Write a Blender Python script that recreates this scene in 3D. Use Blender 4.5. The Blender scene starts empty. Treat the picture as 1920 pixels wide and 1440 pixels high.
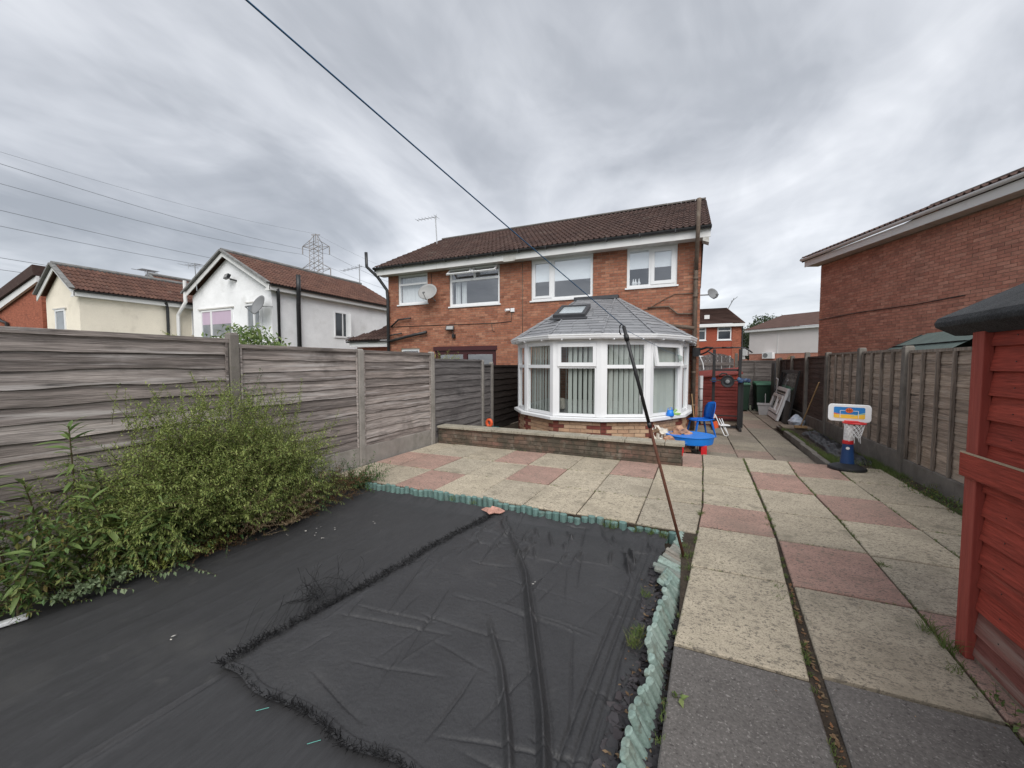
import bpy, bmesh, math, random
from mathutils import Vector, Matrix, noise
R = math.radians
random.seed(7)
S = bpy.context.scene
# ------------------------------------------------------------------ camera
cam = bpy.data.cameras.new('camera'); camo = bpy.data.objects.new('camera', cam)
S.collection.objects.link(camo); S.camera = camo
cam.sensor_width = 36.0; cam.lens = 13.84; cam.clip_start = .05; cam.clip_end = 3000
camo.location = (0, 0, 1.6)
camo.rotation_euler = (R(90 - 2.87), 0, R(24.07))
# ------------------------------------------------------------------ world: an overcast, streaky sky
SUN_EL, SUN_AZ = 45, 150            # azimuth clockwise from +Y: behind the camera
w = bpy.data.worlds.new('World'); S.world = w; w.use_nodes = True
nt = w.node_tree; nt.nodes.clear()
def wn(t, **k):
    n = nt.nodes.new(t)
    for a, b in k.items(): setattr(n, a, b)
    return n
def wl(a, b): nt.links.new(a, b)
sky = wn('ShaderNodeTexSky', sky_type='NISHITA', sun_disc=False, sun_elevation=R(SUN_EL), sun_rotation=R(SUN_AZ))
tc = wn('ShaderNodeTexCoord'); sx = wn('ShaderNodeSeparateXYZ'); wl(tc.outputs['Generated'], sx.inputs[0])
def wm(op, a, b=None, clamp=False):
    n = wn('ShaderNodeMath', operation=op, use_clamp=clamp)
    for i, v in enumerate((a, b)):
        if v is None: continue
        if isinstance(v, (int, float)): n.inputs[i].default_value = v
        else: wl(v, n.inputs[i])
    return n.outputs[0]
zz = wm('ADD', wm('MAXIMUM', sx.outputs[2], 0.0), .16)
px = wm('DIVIDE', sx.outputs[0], zz); py = wm('DIVIDE', sx.outputs[1], zz)
# turn the cloud layer so that the streaks run with the wind, a few degrees off the garden's axis
ca, sa = math.cos(R(-8)), math.sin(R(-8))
ux = wm('SUBTRACT', wm('MULTIPLY', px, ca), wm('MULTIPLY', py, sa))
uy = wm('ADD', wm('MULTIPLY', px, sa), wm('MULTIPLY', py, ca))
def cloud(kx, ky, off, detail, rough, dist=0.):
    c = wn('ShaderNodeCombineXYZ'); wl(wm('MULTIPLY', ux, kx), c.inputs[0]); wl(wm('MULTIPLY', uy, ky), c.inputs[1]); c.inputs[2].default_value = off
    n = wn('ShaderNodeTexNoise'); n.inputs['Scale'].default_value = 1.; n.inputs['Detail'].default_value = detail
    n.inputs['Roughness'].default_value = rough; n.inputs['Distortion'].default_value = dist; wl(c.outputs[0], n.inputs['Vector']); return n.outputs[0]
big = cloud(.60, .50, 5.3, 5, .55, .8)
mid = cloud(1.5, 1.0, 8.4, 5, .52, 1.0)
fine = cloud(4.2, 2.8, 1.7, 6, .58, 1.0)
t = wm('ADD', wm('ADD', wm('MULTIPLY', big, .68), wm('MULTIPLY', mid, .34)), wm('MULTIPLY', fine, .10))
rmp = wn('ShaderNodeValToRGB'); wl(t, rmp.inputs[0]); e = rmp.color_ramp
e.elements[0].position = .40; e.elements[0].color = (.185, .196, .215, 1)
e.elements[1].position = .76; e.elements[1].color = (.55, .557, .575, 1)
for p, c in ((.49, (.24, .251, .272, 1)), (.56, (.312, .323, .345, 1)), (.64, (.39, .40, .42, 1))):
    k = e.elements.new(p); k.color = c
# nearer the horizon the cloud deck thins into an even pale grey
hz = wm('MULTIPLY', wm('SUBTRACT', .20, sx.outputs[2]), 4.2, True)
mixh = wn('ShaderNodeMix', data_type='RGBA'); wl(wm('MULTIPLY', hz, .6), mixh.inputs['Factor']); wl(rmp.outputs[0], mixh.inputs['A']); mixh.inputs['B'].default_value = (.47, .485, .51, 1)
skm = wn('ShaderNodeMix', data_type='RGBA', blend_type='MULTIPLY'); skm.inputs['Factor'].default_value = 1; wl(sky.outputs[0], skm.inputs['A']); skm.inputs['B'].default_value = (.1, .1, .1, 1)
mixs = wn('ShaderNodeMix', data_type='RGBA'); mixs.inputs['Factor'].default_value = .93; wl(skm.outputs['Result'], mixs.inputs['A']); wl(mixh.outputs['Result'], mixs.inputs['B'])
bg = wn('ShaderNodeBackground'); bg.inputs[1].default_value = 1.0; wl(mixs.outputs['Result'], bg.inputs[0])
wo = wn('ShaderNodeOutputWorld'); wl(bg.outputs[0], wo.inputs[0])
# ------------------------------------------------------------------ sun through cloud
sun = bpy.data.lights.new('sun', 'SUN'); sun.energy = 1.5; sun.angle = R(50); sun.color = (1, .975, .94)
suno = bpy.data.objects.new('sun', sun); S.collection.objects.link(suno)
suno.rotation_euler = Vector((-math.sin(R(SUN_AZ)) * math.cos(R(SUN_EL)), -math.cos(R(SUN_AZ)) * math.cos(R(SUN_EL)), -math.sin(R(SUN_EL)))).to_track_quat('-Z', 'Y').to_euler()
S.view_settings.view_transform = 'Standard'; S.view_settings.look = 'None'; S.view_settings.exposure = 1.12; S.view_settings.gamma = 1
S.view_settings.use_curve_mapping = False
S.cycles.use_denoising = True; S.cycles.max_bounces = 7; S.cycles.transparent_max_bounces = 16
COL = S.collection
# ------------------------------------------------------------------ helpers
W = {}
def link(name, data, mat=None, parent=None, M=None):
    o = bpy.data.objects.new(name, data); COL.objects.link(o)
    M = M or Matrix()
    if mat is not None and data is not None and not data.materials: data.materials.append(mat)
    if parent is not None:
        o.parent = parent; o.matrix_parent_inverse = W[parent.name].inverted()
    o.matrix_basis = M; W[o.name] = M.copy()
    return o
def tag(o, label=None, cat=None, group=None, kind=None):
    if label: o['label'] = label
    if cat: o['category'] = cat
    if group: o['group'] = group
    if kind: o['kind'] = kind
    return o
def thing(name, label, cat, loc=(0, 0, 0), group=None):
    o = link(name, None, None, None, Matrix.Translation(loc)); o.empty_display_size = .2
    return tag(o, label, cat, group)
class MB:
    def __init__(s): s.v = []; s.f = []
    def add(s, vs, fs):
        n = len(s.v); s.v += [tuple(v) for v in vs]; s.f += [tuple(i + n for i in f) for f in fs]; return s
    def box(s, a, b, M=None):
        (x0, y0, z0), (x1, y1, z1) = a, b
        vs = [(x0,y0,z0),(x1,y0,z0),(x1,y1,z0),(x0,y1,z0),(x0,y0,z1),(x1,y0,z1),(x1,y1,z1),(x0,y1,z1)]
        if M is not None: vs = [M @ Vector(v) for v in vs]
        return s.add(vs, [(0,3,2,1),(4,5,6,7),(0,1,5,4),(1,2,6,5),(2,3,7,6),(3,0,4,7)])
    def bar(s, p, q, wd, ht, up=(0, 0, 1)):
        p, q = Vector(p), Vector(q); d = q - p; L = d.length
        if L < 1e-6: return s
        d /= L; up = Vector(up)
        if abs(d.dot(up)) > .98: up = Vector((0, 1, 0))
        x = d.cross(up).normalized(); z = x.cross(d)
        M = Matrix((( x.x, d.x, z.x, p.x), (x.y, d.y, z.y, p.y), (x.z, d.z, z.z, p.z), (0,0,0,1)))
        return s.box((-wd/2, 0, -ht/2), (wd/2, L, ht/2), M)
    def tube(s, pts, r, n=8, r1=None, cap=True):
        pts = [Vector(p) for p in pts]; m = len(pts); rings = []
        ref = None
        for i, p in enumerate(pts):
            d = (pts[min(i+1, m-1)] - pts[max(i-1, 0)])
            if d.length < 1e-9: d = Vector((0,0,1))
            d.normalize()
            if ref is None:
                ref = Vector((0,0,1)) if abs(d.z) < .9 else Vector((1,0,0))
            x = d.cross(ref)
            if x.length < 1e-4: x = d.cross(Vector((0.3,1,0)))
            x.normalize(); y = d.cross(x); ref = -y if False else ref
            rr = r if r1 is None else r + (r1 - r) * i / max(1, m-1)
            rings.append([p + x * math.cos(2*math.pi*k/n) * rr + y * math.sin(2*math.pi*k/n) * rr for k in range(n)])
        vs = [v for g in rings for v in g]; fs = []
        for i in range(m-1):
            for k in range(n):
                a = i*n+k; b = i*n+(k+1) % n; fs.append((a, a+n, b+n, b))
        if cap: fs.append(tuple(range(n))); fs.append(tuple(reversed(range((m-1)*n, m*n))))
        return s.add(vs, fs)
    def lathe(s, prof, c=(0,0,0), n=20, sx=1, sy=1, cap=True):
        vs = []; fs = []; m = len(prof)
        for r, z in prof:
            for k in range(n):
                a = 2*math.pi*k/n; vs.append((c[0]+r*math.cos(a)*sx, c[1]+r*math.sin(a)*sy, c[2]+z))
        for i in range(m-1):
            for k in range(n):
                a = i*n+k; b = i*n+(k+1) % n; fs.append((a, b, b+n, a+n))
        if cap: fs.append(tuple(reversed(range(n)))); fs.append(tuple(range((m-1)*n, m*n)))
        return s.add(vs, fs)
    def prism(s, poly, off):
        n = len(poly); off = Vector(off); a = [Vector(p) for p in poly]; b = [p + off for p in a]
        fs = [tuple(reversed(range(n))), tuple(range(n, 2*n))] + [(i, (i+1) % n, (i+1) % n + n, i+n) for i in range(n)]
        return s.add(a + b, fs)
    def mesh(s, name, smooth=False):
        me = bpy.data.meshes.new(name); me.from_pydata(s.v, [], s.f); me.update()
        bm = bmesh.new(); bm.from_mesh(me); bmesh.ops.recalc_face_normals(bm, faces=bm.faces); bm.to_mesh(me); bm.free()
        if smooth:
            for p in me.polygons: p.use_smooth = True
        return me
    def raw(s, name, smooth=False):
        me = bpy.data.meshes.new(name); me.from_pydata(s.v, [], s.f); me.update()
        if smooth:
            for p in me.polygons: p.use_smooth = True
        return me
    def build(s, name, mat, parent=None, M=None, smooth=False, bevel=0, kind=None, raw=False):
        me = s.raw(name, smooth) if raw else s.mesh(name, smooth); o = link(name, me, mat, parent, M)
        if bevel:
            b = o.modifiers.new('bevel', 'BEVEL'); b.width = bevel; b.segments = 2; b.limit_method = 'ANGLE'; b.angle_limit = R(40)
        if kind: o['kind'] = kind
        return o
def B(a, b, name, mat, parent=None, bevel=0, M=None):
    return MB().box(a, b).build(name, mat, parent, M, bevel=bevel)
def T(x, y, z): return Matrix.Translation((x, y, z))
def RZ(a): return Matrix.Rotation(R(a), 4, 'Z')
def RX(a): return Matrix.Rotation(R(a), 4, 'X')
def RY(a): return Matrix.Rotation(R(a), 4, 'Y')
def U(a, b): return random.uniform(a, b)
# ------------------------------------------------------------------ materials
MATS = {}
def mat(name, cols, rough=.8, n=(4., .25), stretch=(1, 1, 1), bump=0., bscale=40., specks=None, dirt=None, spec=.3, rnd=1., metal=0., fine=None, coord='pos', coat=0., knots=None, smoothramp=True):
    """cols: colours picked per piece (mesh island + object); n: (scale, amount) of value noise; specks: list of (scale, threshold, colour, strength);
    dirt: (scale, threshold, colour, strength); fine: second grain (scale, amount)"""
    m = bpy.data.materials.new(name); m.use_nodes = True; t = m.node_tree; t.nodes.clear(); L = t.links.new
    def N(k, **a):
        q = t.nodes.new(k)
        for x, y in a.items(): setattr(q, x, y)
        return q
    def math_(op, a, b=None, clamp=False):
        q = N('ShaderNodeMath', operation=op, use_clamp=clamp)
        for i, v in enumerate((a, b)):
            if v is None: continue
            if isinstance(v, (int, float)): q.inputs[i].default_value = v
            else: L(v, q.inputs[i])
        return q.outputs[0]
    out = N('ShaderNodeOutputMaterial'); bs = N('ShaderNodeBsdfPrincipled'); L(bs.outputs[0], out.inputs[0])
    bs.inputs['Roughness'].default_value = rough; bs.inputs['Specular IOR Level'].default_value = spec; bs.inputs['Metallic'].default_value = metal
    if coat: bs.inputs['Coat Weight'].default_value = coat
    g = N('ShaderNodeNewGeometry'); oi = N('ShaderNodeObjectInfo')
    rv = math_('FRACT', math_('ADD', g.outputs['Random Per Island'], oi.outputs['Random']))
    if coord == 'obj':
        tcn = N('ShaderNodeTexCoord'); src = tcn.outputs['Object']
    else: src = g.outputs['Position']
    mul = N('ShaderNodeVectorMath', operation='MULTIPLY'); L(src, mul.inputs[0]); mul.inputs[1].default_value = stretch
    off = N('ShaderNodeCombineXYZ'); 
    for i, f in enumerate((17.3, 31.7, 23.1)): L(math_('MULTIPLY', rv, f * rnd), off.inputs[i])
    add = N('ShaderNodeVectorMath', operation='ADD'); L(mul.outputs[0], add.inputs[0]); L(off.outputs[0], add.inputs[1]); P = add.outputs[0]
    def tex(scale, detail=5., rough_=.6, vec=None, dist=0.):
        q = N('ShaderNodeTexNoise'); q.inputs['Scale'].default_value = scale; q.inputs['Detail'].default_value = detail; q.inputs['Roughness'].default_value = rough_; q.inputs['Distortion'].default_value = dist
        L(vec or P, q.inputs['Vector']); return q.outputs[0]
    rmp = N('ShaderNodeValToRGB'); L(rv, rmp.inputs[0]); el = rmp.color_ramp
    k = len(cols); el.elements[0].color = (*cols[0], 1); el.elements[0].position = 0
    if k == 1: el.elements[1].color = (*cols[0], 1)
    else:
        el.elements[1].color = (*cols[-1], 1)
        for i in range(1, k-1):
            x = el.elements.new(i/(k-1)); x.color = (*cols[i], 1)
    c = rmp.outputs[0]
    nz = tex(n[0]); f = math_('MAXIMUM', math_('ADD', 1 - 2 * n[1], math_('MULTIPLY', nz, 4 * n[1])), .12)
    if fine:
        f = math_('MULTIPLY', f, math_('MAXIMUM', math_('ADD', 1 - 2 * fine[1], math_('MULTIPLY', tex(fine[0], 3.), 4 * fine[1])), .12))
    vm = N('ShaderNodeVectorMath', operation='SCALE'); L(c, vm.inputs[0]); L(f, vm.inputs['Scale']); c = vm.outputs[0]
    def over(c, fac, colour):
        q = N('ShaderNodeMix', data_type='RGBA'); L(fac, q.inputs['Factor']); L(c, q.inputs['A']); q.inputs['B'].default_value = (*colour, 1); return q.outputs['Result']
    for s_ in (specks or []):
        sc, th, colr, st = s_[:4]
        v = tex(sc, 4., .65); fac = math_('MULTIPLY', math_('MULTIPLY', math_('SUBTRACT', v, th), 14., True), st); c = over(c, fac, colr)
    for d_ in ([dirt] if dirt and not isinstance(dirt, list) else (dirt or [])):
        sc, th, colr, st = d_[:4]
        v = tex(sc, 6., .62, vec=(g.outputs['Position'] if len(d_) < 5 else P)); fac = math_('MULTIPLY', math_('MULTIPLY', math_('SUBTRACT', v, th), 8., True), st); c = over(c, fac, colr)
    if knots:
        vo = N('ShaderNodeTexVoronoi'); vo.inputs['Scale'].default_value = knots[0]; L(P, vo.inputs['Vector'])
        fac = math_('MULTIPLY', math_('MULTIPLY', math_('SUBTRACT', knots[1], vo.outputs['Distance']), 9., True), knots[3]); c = over(c, fac, knots[2])
    L(c, bs.inputs['Base Color'])
    if bump:
        b = N('ShaderNodeBump'); b.inputs['Strength'].default_value = 1.; b.inputs['Distance'].default_value = bump
        hh = math_('ADD', math_('MULTIPLY', nz, .5), tex(bscale, 4.)); L(hh, b.inputs['Height']); L(b.outputs[0], bs.inputs['Normal'])
    MATS[name] = m; return m
def glass(name, f0, tint=(1, 1, 1)):
    m = bpy.data.materials.new(name); m.use_nodes = True; t = m.node_tree; t.nodes.clear(); L = t.links.new
    def N(k, **a):
        q = t.nodes.new(k)
        for x, y in a.items(): setattr(q, x, y)
        return q
    o = N('ShaderNodeOutputMaterial'); mx = N('ShaderNodeMixShader'); g = N('ShaderNodeNewGeometry'); dt = N('ShaderNodeVectorMath', operation='DOT_PRODUCT'); L(g.outputs['Normal'], dt.inputs[0]); L(g.outputs['Incoming'], dt.inputs[1])
    ab = N('ShaderNodeMath', operation='ABSOLUTE'); L(dt.outputs['Value'], ab.inputs[0]); om = N('ShaderNodeMath', operation='SUBTRACT'); om.inputs[0].default_value = 1; L(ab.outputs[0], om.inputs[1])
    pw = N('ShaderNodeMath', operation='POWER'); L(om.outputs[0], pw.inputs[0]); pw.inputs[1].default_value = 5; ma = N('ShaderNodeMath', operation='MULTIPLY_ADD'); L(pw.outputs[0], ma.inputs[0]); ma.inputs[1].default_value = 1 - f0; ma.inputs[2].default_value = f0
    tr = N('ShaderNodeBsdfTransparent'); tr.inputs[0].default_value = (*tint, 1); gl = N('ShaderNodeBsdfGlossy'); gl.inputs['Roughness'].default_value = .015; gl.inputs[0].default_value = (.95, .97, 1, 1)
    n = N('ShaderNodeTexNoise'); n.inputs['Scale'].default_value = 1.3; L(g.outputs['Position'], n.inputs['Vector']); b = N('ShaderNodeBump'); b.inputs['Distance'].default_value = .004; L(n.outputs[0], b.inputs['Height']); L(b.outputs[0], gl.inputs['Normal'])
    L(ma.outputs[0], mx.inputs[0]); L(tr.outputs[0], mx.inputs[1]); L(gl.outputs[0], mx.inputs[2]); L(mx.outputs[0], o.inputs[0])
    return m
m_brick = mat('house_brick', [(.21,.085,.053),(.30,.122,.073),(.34,.148,.09),(.265,.102,.062),(.38,.185,.117),(.31,.128,.078),(.235,.096,.063),(.345,.158,.098)], .85, (9, .3), bump=.002, bscale=120, fine=(150, .22), dirt=(.9, .60, (.20, .115, .08), .3))
m_brick2 = mat('neighbour_brick', [(.37,.165,.122),(.47,.21,.152),(.50,.235,.17),(.42,.18,.13),(.53,.27,.20),(.47,.215,.155),(.34,.155,.118)], .85, (9, .25), bump=.002, bscale=120, fine=(150, .2), dirt=(.7, .55, (.2, .12, .095), .4))
m_mortar = mat('mortar', [(.27,.215,.17)], .95, (14, .3), bump=.002, bscale=200, dirt=(1.2, .5, (.20, .13, .10), .6))
m_cbrick = mat('buff_brick', [(.46,.30,.19),(.42,.26,.165),(.47,.33,.22),(.38,.23,.15)], .85, (10, .2), bump=.002, bscale=150, fine=(120, .15), dirt=(2.2, .55, (.24, .17, .12), .5))
m_cbrick_red = mat('dark_red_brick', [(.15,.045,.035),(.19,.055,.04)], .85, (10, .25), bump=.002, bscale=150)
m_gbrick = mat('old_wall_brick', [(.12,.083,.062),(.15,.098,.07),(.10,.075,.058),(.18,.105,.078),(.14,.112,.087),(.22,.12,.093)], .92, (9, .35), bump=.004, bscale=90, fine=(110, .25),
    dirt=[(1.7, .44, (.070, .061, .046), .9), (5.0, .55, (.20, .18, .145), .75), (4.0, .63, (.31, .17, .135), .75), (8, .57, (.045, .046, .032), .8)])
m_gmortar = mat('old_wall_mortar', [(.13,.115,.09)], .95, (12, .4), bump=.004, bscale=80, dirt=(3., .5, (.06, .055, .042), .7))
m_coping = mat('coping_concrete', [(.34,.31,.25),(.30,.275,.22)], .92, (7, .2), bump=.003, bscale=120, fine=(90, .18), specks=[(38, .56, (.10, .09, .075), .75)], dirt=(3.1, .55, (.17, .155, .115), .6))
sp = [(38, .55, (.12, .107, .088), .8), (95, .545, (.13, .115, .095), .8), (15, .585, (.17, .15, .12), .65)]
m_buff = mat('slab_buff', [(.44,.382,.288),(.395,.342,.262),(.485,.422,.318),(.455,.396,.303),(.41,.362,.282)], .92, (3.2, .17), stretch=(1, 1.5, 1), bump=.0035, bscale=75, fine=(60, .12), specks=sp, dirt=[(1.3, .53, (.27, .235, .18), .6), (4.0, .57, (.18, .16, .12), .7), (9, .62, (.10, .105, .055), .6)])
m_pink = mat('slab_pink', [(.39,.245,.20),(.355,.23,.19),(.41,.265,.215)], .92, (3.2, .17), stretch=(1, 1.5, 1), bump=.0035, bscale=75, fine=(60, .12), specks=sp, dirt=[(1.3, .52, (.25, .185, .15), .65), (4.0, .57, (.19, .145, .115), .7), (9, .62, (.12, .10, .065), .5)])
m_dark = mat('slab_dark', [(.135,.125,.117),(.15,.138,.127)], .92, (4, .15), bump=.0035, bscale=90, fine=(70, .30), specks=[(75, .585, (.30, .285, .265), .8), (60, .60, (.055, .05, .047), .8)], dirt=[(1.9, .63, (.27, .24, .19), .7), (5, .63, (.075, .068, .06), .6)])
m_pathslab = mat('slab_path', [(.30,.265,.205),(.27,.235,.185),(.245,.215,.175),(.30,.215,.175)], .92, (3.2, .2), bump=.003, bscale=75, fine=(60, .12), specks=sp, dirt=[(1.1, .5, (.16, .14, .11), .65)])
m_soil = mat('soil', [(.055,.042,.031)], .97, (9, .5), bump=.012, bscale=60, fine=(60, .4), specks=[(40, .62, (.12, .10, .06), .6)], dirt=(5, .58, (.05, .065, .025), .6))
m_farbrick = mat('far_brickwork', [(.30,.10,.06)], .9, (5, .42), stretch=(1, 1, 3.2), fine=(16, .3), dirt=[(3, .56, (.17, .06, .04), .6), (4, .60, (.40, .19, .12), .6)])
m_ground = mat('rough_ground', [(.075,.085,.05)], .97, (2, .4), bump=.02, bscale=20, fine=(30, .3))
def wood(name, cols, axis, dk=(.045, .040, .038), amt=.42, dirtc=(.30, .28, .265), dirts=.45, ks=.75, lo=.56, green=None):
    st = {'x': (1.0, 24, 24), 'y': (24, 1.0, 24), 'z': (24, 24, 1.0)}[axis]
    dd = [(.75, lo, dirtc, dirts, 1), (1.0, .58, dk, .85, 1), (1.3, .57, tuple(v * .45 for v in cols[0]), .7)]
    if green: dd.append(green)
    return mat(name, cols, .88, (1.2, amt), stretch=st, bump=.006, bscale=5, fine=(5., .42), dirt=dd, specks=[(11, .66, dk, .75)], knots=(.62, .13, dk, ks))
m_fl = wood('fence_grey_board', [(.225,.193,.176),(.315,.275,.252),(.17,.146,.134),(.365,.324,.30),(.255,.217,.196),(.195,.168,.157)], 'y', dirtc=(.52, .485, .465), dirts=.75, lo=.54, amt=.6)
m_fldark = wood('fence_dark_board', [(.14,.13,.128),(.175,.16,.157),(.115,.105,.103)], 'y', dirtc=(.30, .285, .275), dirts=.5)
m_fblack = wood('fence_painted_shade_board', [(.030,.024,.022),(.038,.030,.026)], 'y', dirtc=(.06, .05, .045), dirts=.3)  # shade beside the conservatory put into the board colour
m_fr = wood('fence_brown_board', [(.33,.26,.205),(.38,.305,.245),(.275,.218,.176),(.41,.335,.272)], 'y', dirtc=(.44, .385, .33), dirts=.5, green=(1.1, .56, (.21, .145, .087), .55))
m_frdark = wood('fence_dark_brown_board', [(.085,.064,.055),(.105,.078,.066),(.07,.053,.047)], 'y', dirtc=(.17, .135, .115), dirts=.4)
m_fbx = wood('back_fence_board', [(.17,.155,.147),(.21,.192,.182),(.15,.135,.128)], 'x')
m_batten = wood('fence_batten', [(.25,.21,.176),(.215,.178,.15)], 'z', dirtc=(.34, .30, .26), dirts=.4)
m_conc = mat('concrete_post', [(.30,.28,.255),(.27,.25,.228)], .92, (6, .18), bump=.002, bscale=120, fine=(140, .15), dirt=[(2.4, .54, (.16, .15, .125), .6), (9, .62, (.12, .115, .09), .5)])
m_conc2 = mat('concrete_post_dark', [(.185,.168,.15),(.165,.15,.133)], .93, (6, .22), bump=.002, bscale=120, fine=(140, .2), dirt=[(2.2, .52, (.11, .10, .085), .7), (8, .60, (.10, .105, .06), .5)])
m_log = mat('log_roll', [(.255,.345,.31),(.215,.30,.265),(.30,.375,.335),(.24,.325,.285)], .82, (9, .25), bump=.002, bscale=60, fine=(60, .2), dirt=[(6, .53, (.15, .155, .12), .7), (14, .58, (.09, .08, .06), .7)])
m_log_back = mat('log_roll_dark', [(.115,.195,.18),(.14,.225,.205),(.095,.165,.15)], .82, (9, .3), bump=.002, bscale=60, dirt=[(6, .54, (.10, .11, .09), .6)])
m_log_grey = mat('log_weathered', [(.30,.27,.23),(.25,.225,.19),(.22,.26,.235),(.33,.285,.24)], .85, (9, .3), bump=.002, bscale=60, stretch=(3, 14, 14), fine=(30, .2), dirt=[(7, .56, (.12, .105, .08), .7)])
m_memb = mat('weed_fabric', [(.042,.042,.044)], .52, (2.2, .16), bump=.006, bscale=38, fine=(160, .22), dirt=[(1.2, .56, (.062, .061, .061), .6), (6, .64, (.085, .083, .08), .4), (45, .70, (.13, .125, .115), .5)], spec=.35, stretch=(1, 1, 1))
m_memb1 = mat('weed_fabric_under', [(.041,.041,.043)], .56, (1.6, .14), bump=.0016, bscale=60, fine=(9, .16), stretch=(9, 1.3, 1), dirt=[(1.1, .56, (.066, .065, .064), .6), (6, .62, (.092, .09, .087), .4), (50, .71, (.14, .135, .125), .5)], spec=.35)
m_black = mat('black_thread', [(.012,.012,.013)], .6, (6, .2))
m_white = mat('white_upvc', [(.74,.75,.76)], .38, (2.5, .04), spec=.45, dirt=(5, .68, (.55, .55, .54), .35))
m_whited = mat('white_fascia', [(.70,.70,.69)], .45, (2., .06), dirt=[(3, .60, (.50, .49, .47), .5)])
m_soffit = mat('soffit', [(.55,.54,.51)], .6, (3, .1), dirt=(4, .55, (.30, .28, .25), .6))
m_gutter = mat('black_gutter', [(.022,.023,.025)], .42, (5, .2), spec=.45, dirt=(5, .55, (.06, .06, .06), .6))
m_tile = mat('roof_tile', [(.062,.036,.030),(.078,.046,.038),(.052,.031,.027),(.088,.054,.045),(.07,.043,.037)], .88, (8, .3), bump=.002, bscale=90, fine=(90, .2), dirt=[(2.2, .58, (.13, .115, .095), .5), (12, .66, (.16, .155, .13), .5)])
m_tile2 = mat('roof_tile_red', [(.105,.052,.038),(.13,.068,.05),(.085,.044,.034),(.12,.06,.045)], .88, (8, .3), fine=(60, .2), dirt=[(2.2, .60, (.16, .135, .11), .4)])
m_ridge = mat('ridge_tile', [(.115,.105,.095),(.095,.085,.078)], .9, (6, .3), bump=.002, bscale=80, dirt=(4, .55, (.06, .05, .045), .6))
m_verge = mat('verge_cement', [(.20,.20,.195)], .9, (6, .3), bump=.002, bscale=80, dirt=(4, .55, (.10, .10, .095), .6))
m_slate = mat('roof_slate', [(.215,.22,.232),(.24,.245,.258),(.19,.195,.207),(.26,.265,.276)], .62, (6, .12), bump=.001, bscale=70, fine=(60, .1), spec=.4)
m_slatecap = mat('hip_cap', [(.26,.265,.275),(.225,.23,.24)], .65, (6, .15))
m_lead = mat('dark_metal', [(.045,.047,.052)], .5, (6, .2), spec=.5)
m_whiteren = mat('white_render', [(.84,.85,.86)], .95, (1.4, .09), bump=.012, bscale=26, fine=(40, .06), dirt=[(.8, .58, (.58, .58, .565), .5), (3.5, .64, (.5, .5, .48), .4)])
m_cream = mat('cream_render', [(.78,.72,.605)], .95, (1.4, .06), bump=.010, bscale=26, fine=(30, .05), dirt=[(.8, .60, (.43, .38, .30), .4)])
m_pinkren = mat('pale_cladding', [(.68,.64,.625)], .9, (1.2, .05))
m_red = mat('red_shed_board', [(.34,.058,.038),(.30,.050,.034),(.37,.068,.045)], .8, (1.3, .34), stretch=(18, 1.1, 18), bump=.005, bscale=6, fine=(6, .36), knots=(.55, .12, (.12, .02, .015), .75), dirt=[(1.0, .62, (.34, .12, .09), .45, 1), (1.6, .70, (.36, .25, .19), .7, 1)])
m_redraw = mat('red_shed_worn', [(.19,.055,.045),(.22,.10,.085)], .85, (1.5, .3), stretch=(14, 1.1, 14), bump=.003, bscale=7, fine=(7, .25), dirt=[(.9, .50, (.29, .21, .18), .75, 1)])
m_redpost = mat('red_shed_trim', [(.34,.072,.054)], .75, (2, .25), stretch=(14, 14, 1.2), bump=.002, bscale=8, dirt=[(3, .60, (.33, .21, .17), .5)])
m_felt = mat('roof_felt', [(.045,.047,.05)], .95, (5, .35), bump=.007, bscale=90, fine=(110, .5), dirt=[(2, .53, (.085, .087, .09), .7), (7, .60, (.06, .068, .045), .6)])
m_greenfelt = mat('green_felt', [(.105,.135,.125)], .95, (4, .2), bump=.002, bscale=150, fine=(150, .2))
m_maroon = mat('maroon_shed_board', [(.18,.036,.03),(.215,.046,.038),(.15,.03,.026)], .8, (2, .3), stretch=(1.1, 14, 14), bump=.002, bscale=8, fine=(6, .2))
m_rawwood = mat('bare_board', [(.26,.21,.165),(.22,.18,.14)], .88, (2, .3), stretch=(1.1, 14, 14), bump=.002, bscale=8, fine=(6, .25))
m_door = mat('maroon_upvc', [(.055,.014,.016)], .4, (2, .1), spec=.4)
m_glass = glass('window_glass', .23, (.96, .98, .99)); m_glassc = glass('conservatory_glass', .06, (.92, .95, .94)); m_glassd = mat('far_pane', [(.035,.042,.05)], .08, (1.5, .2), spec=.7); m_glassl = mat('curtained_pane', [(.22,.24,.26)], .1, (1.5, .25), spec=.6)
m_blind = mat('roller_blind', [(.80,.83,.85)], .9, (2, .05)); m_blindpink = mat('pink_blind', [(.50,.40,.50)], .9, (2, .05)); m_net = mat('net_curtain', [(.66,.68,.68)], .95, (30, .18), stretch=(1, 1, .02))
m_slat = mat('blind_slat', [(.43,.455,.43),(.40,.42,.40),(.46,.48,.455)], .9, (3, .06))
m_interior = mat('interior', [(.20,.19,.18)], .95, (1, .1)); m_sofa = mat('sofa', [(.36,.36,.35)], .95, (6, .15))
m_blue = mat('blue_plastic', [(.008,.13,.53)], .42, (3, .12), spec=.45); m_blueb = mat('bright_blue_plastic', [(.012,.19,.66)], .38, (3, .08), spec=.45); m_redp = mat('red_plastic', [(.55,.02,.025)], .4, (3, .1), spec=.45)
m_lime = mat('lime_plastic', [(.37,.60,.19)], .45, (3, .1)); m_whitep = mat('white_plastic', [(.72,.73,.74)], .42, (3, .06)); m_navy = mat('navy_plastic', [(.012,.045,.14)], .42, (3, .1), spec=.45)
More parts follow.
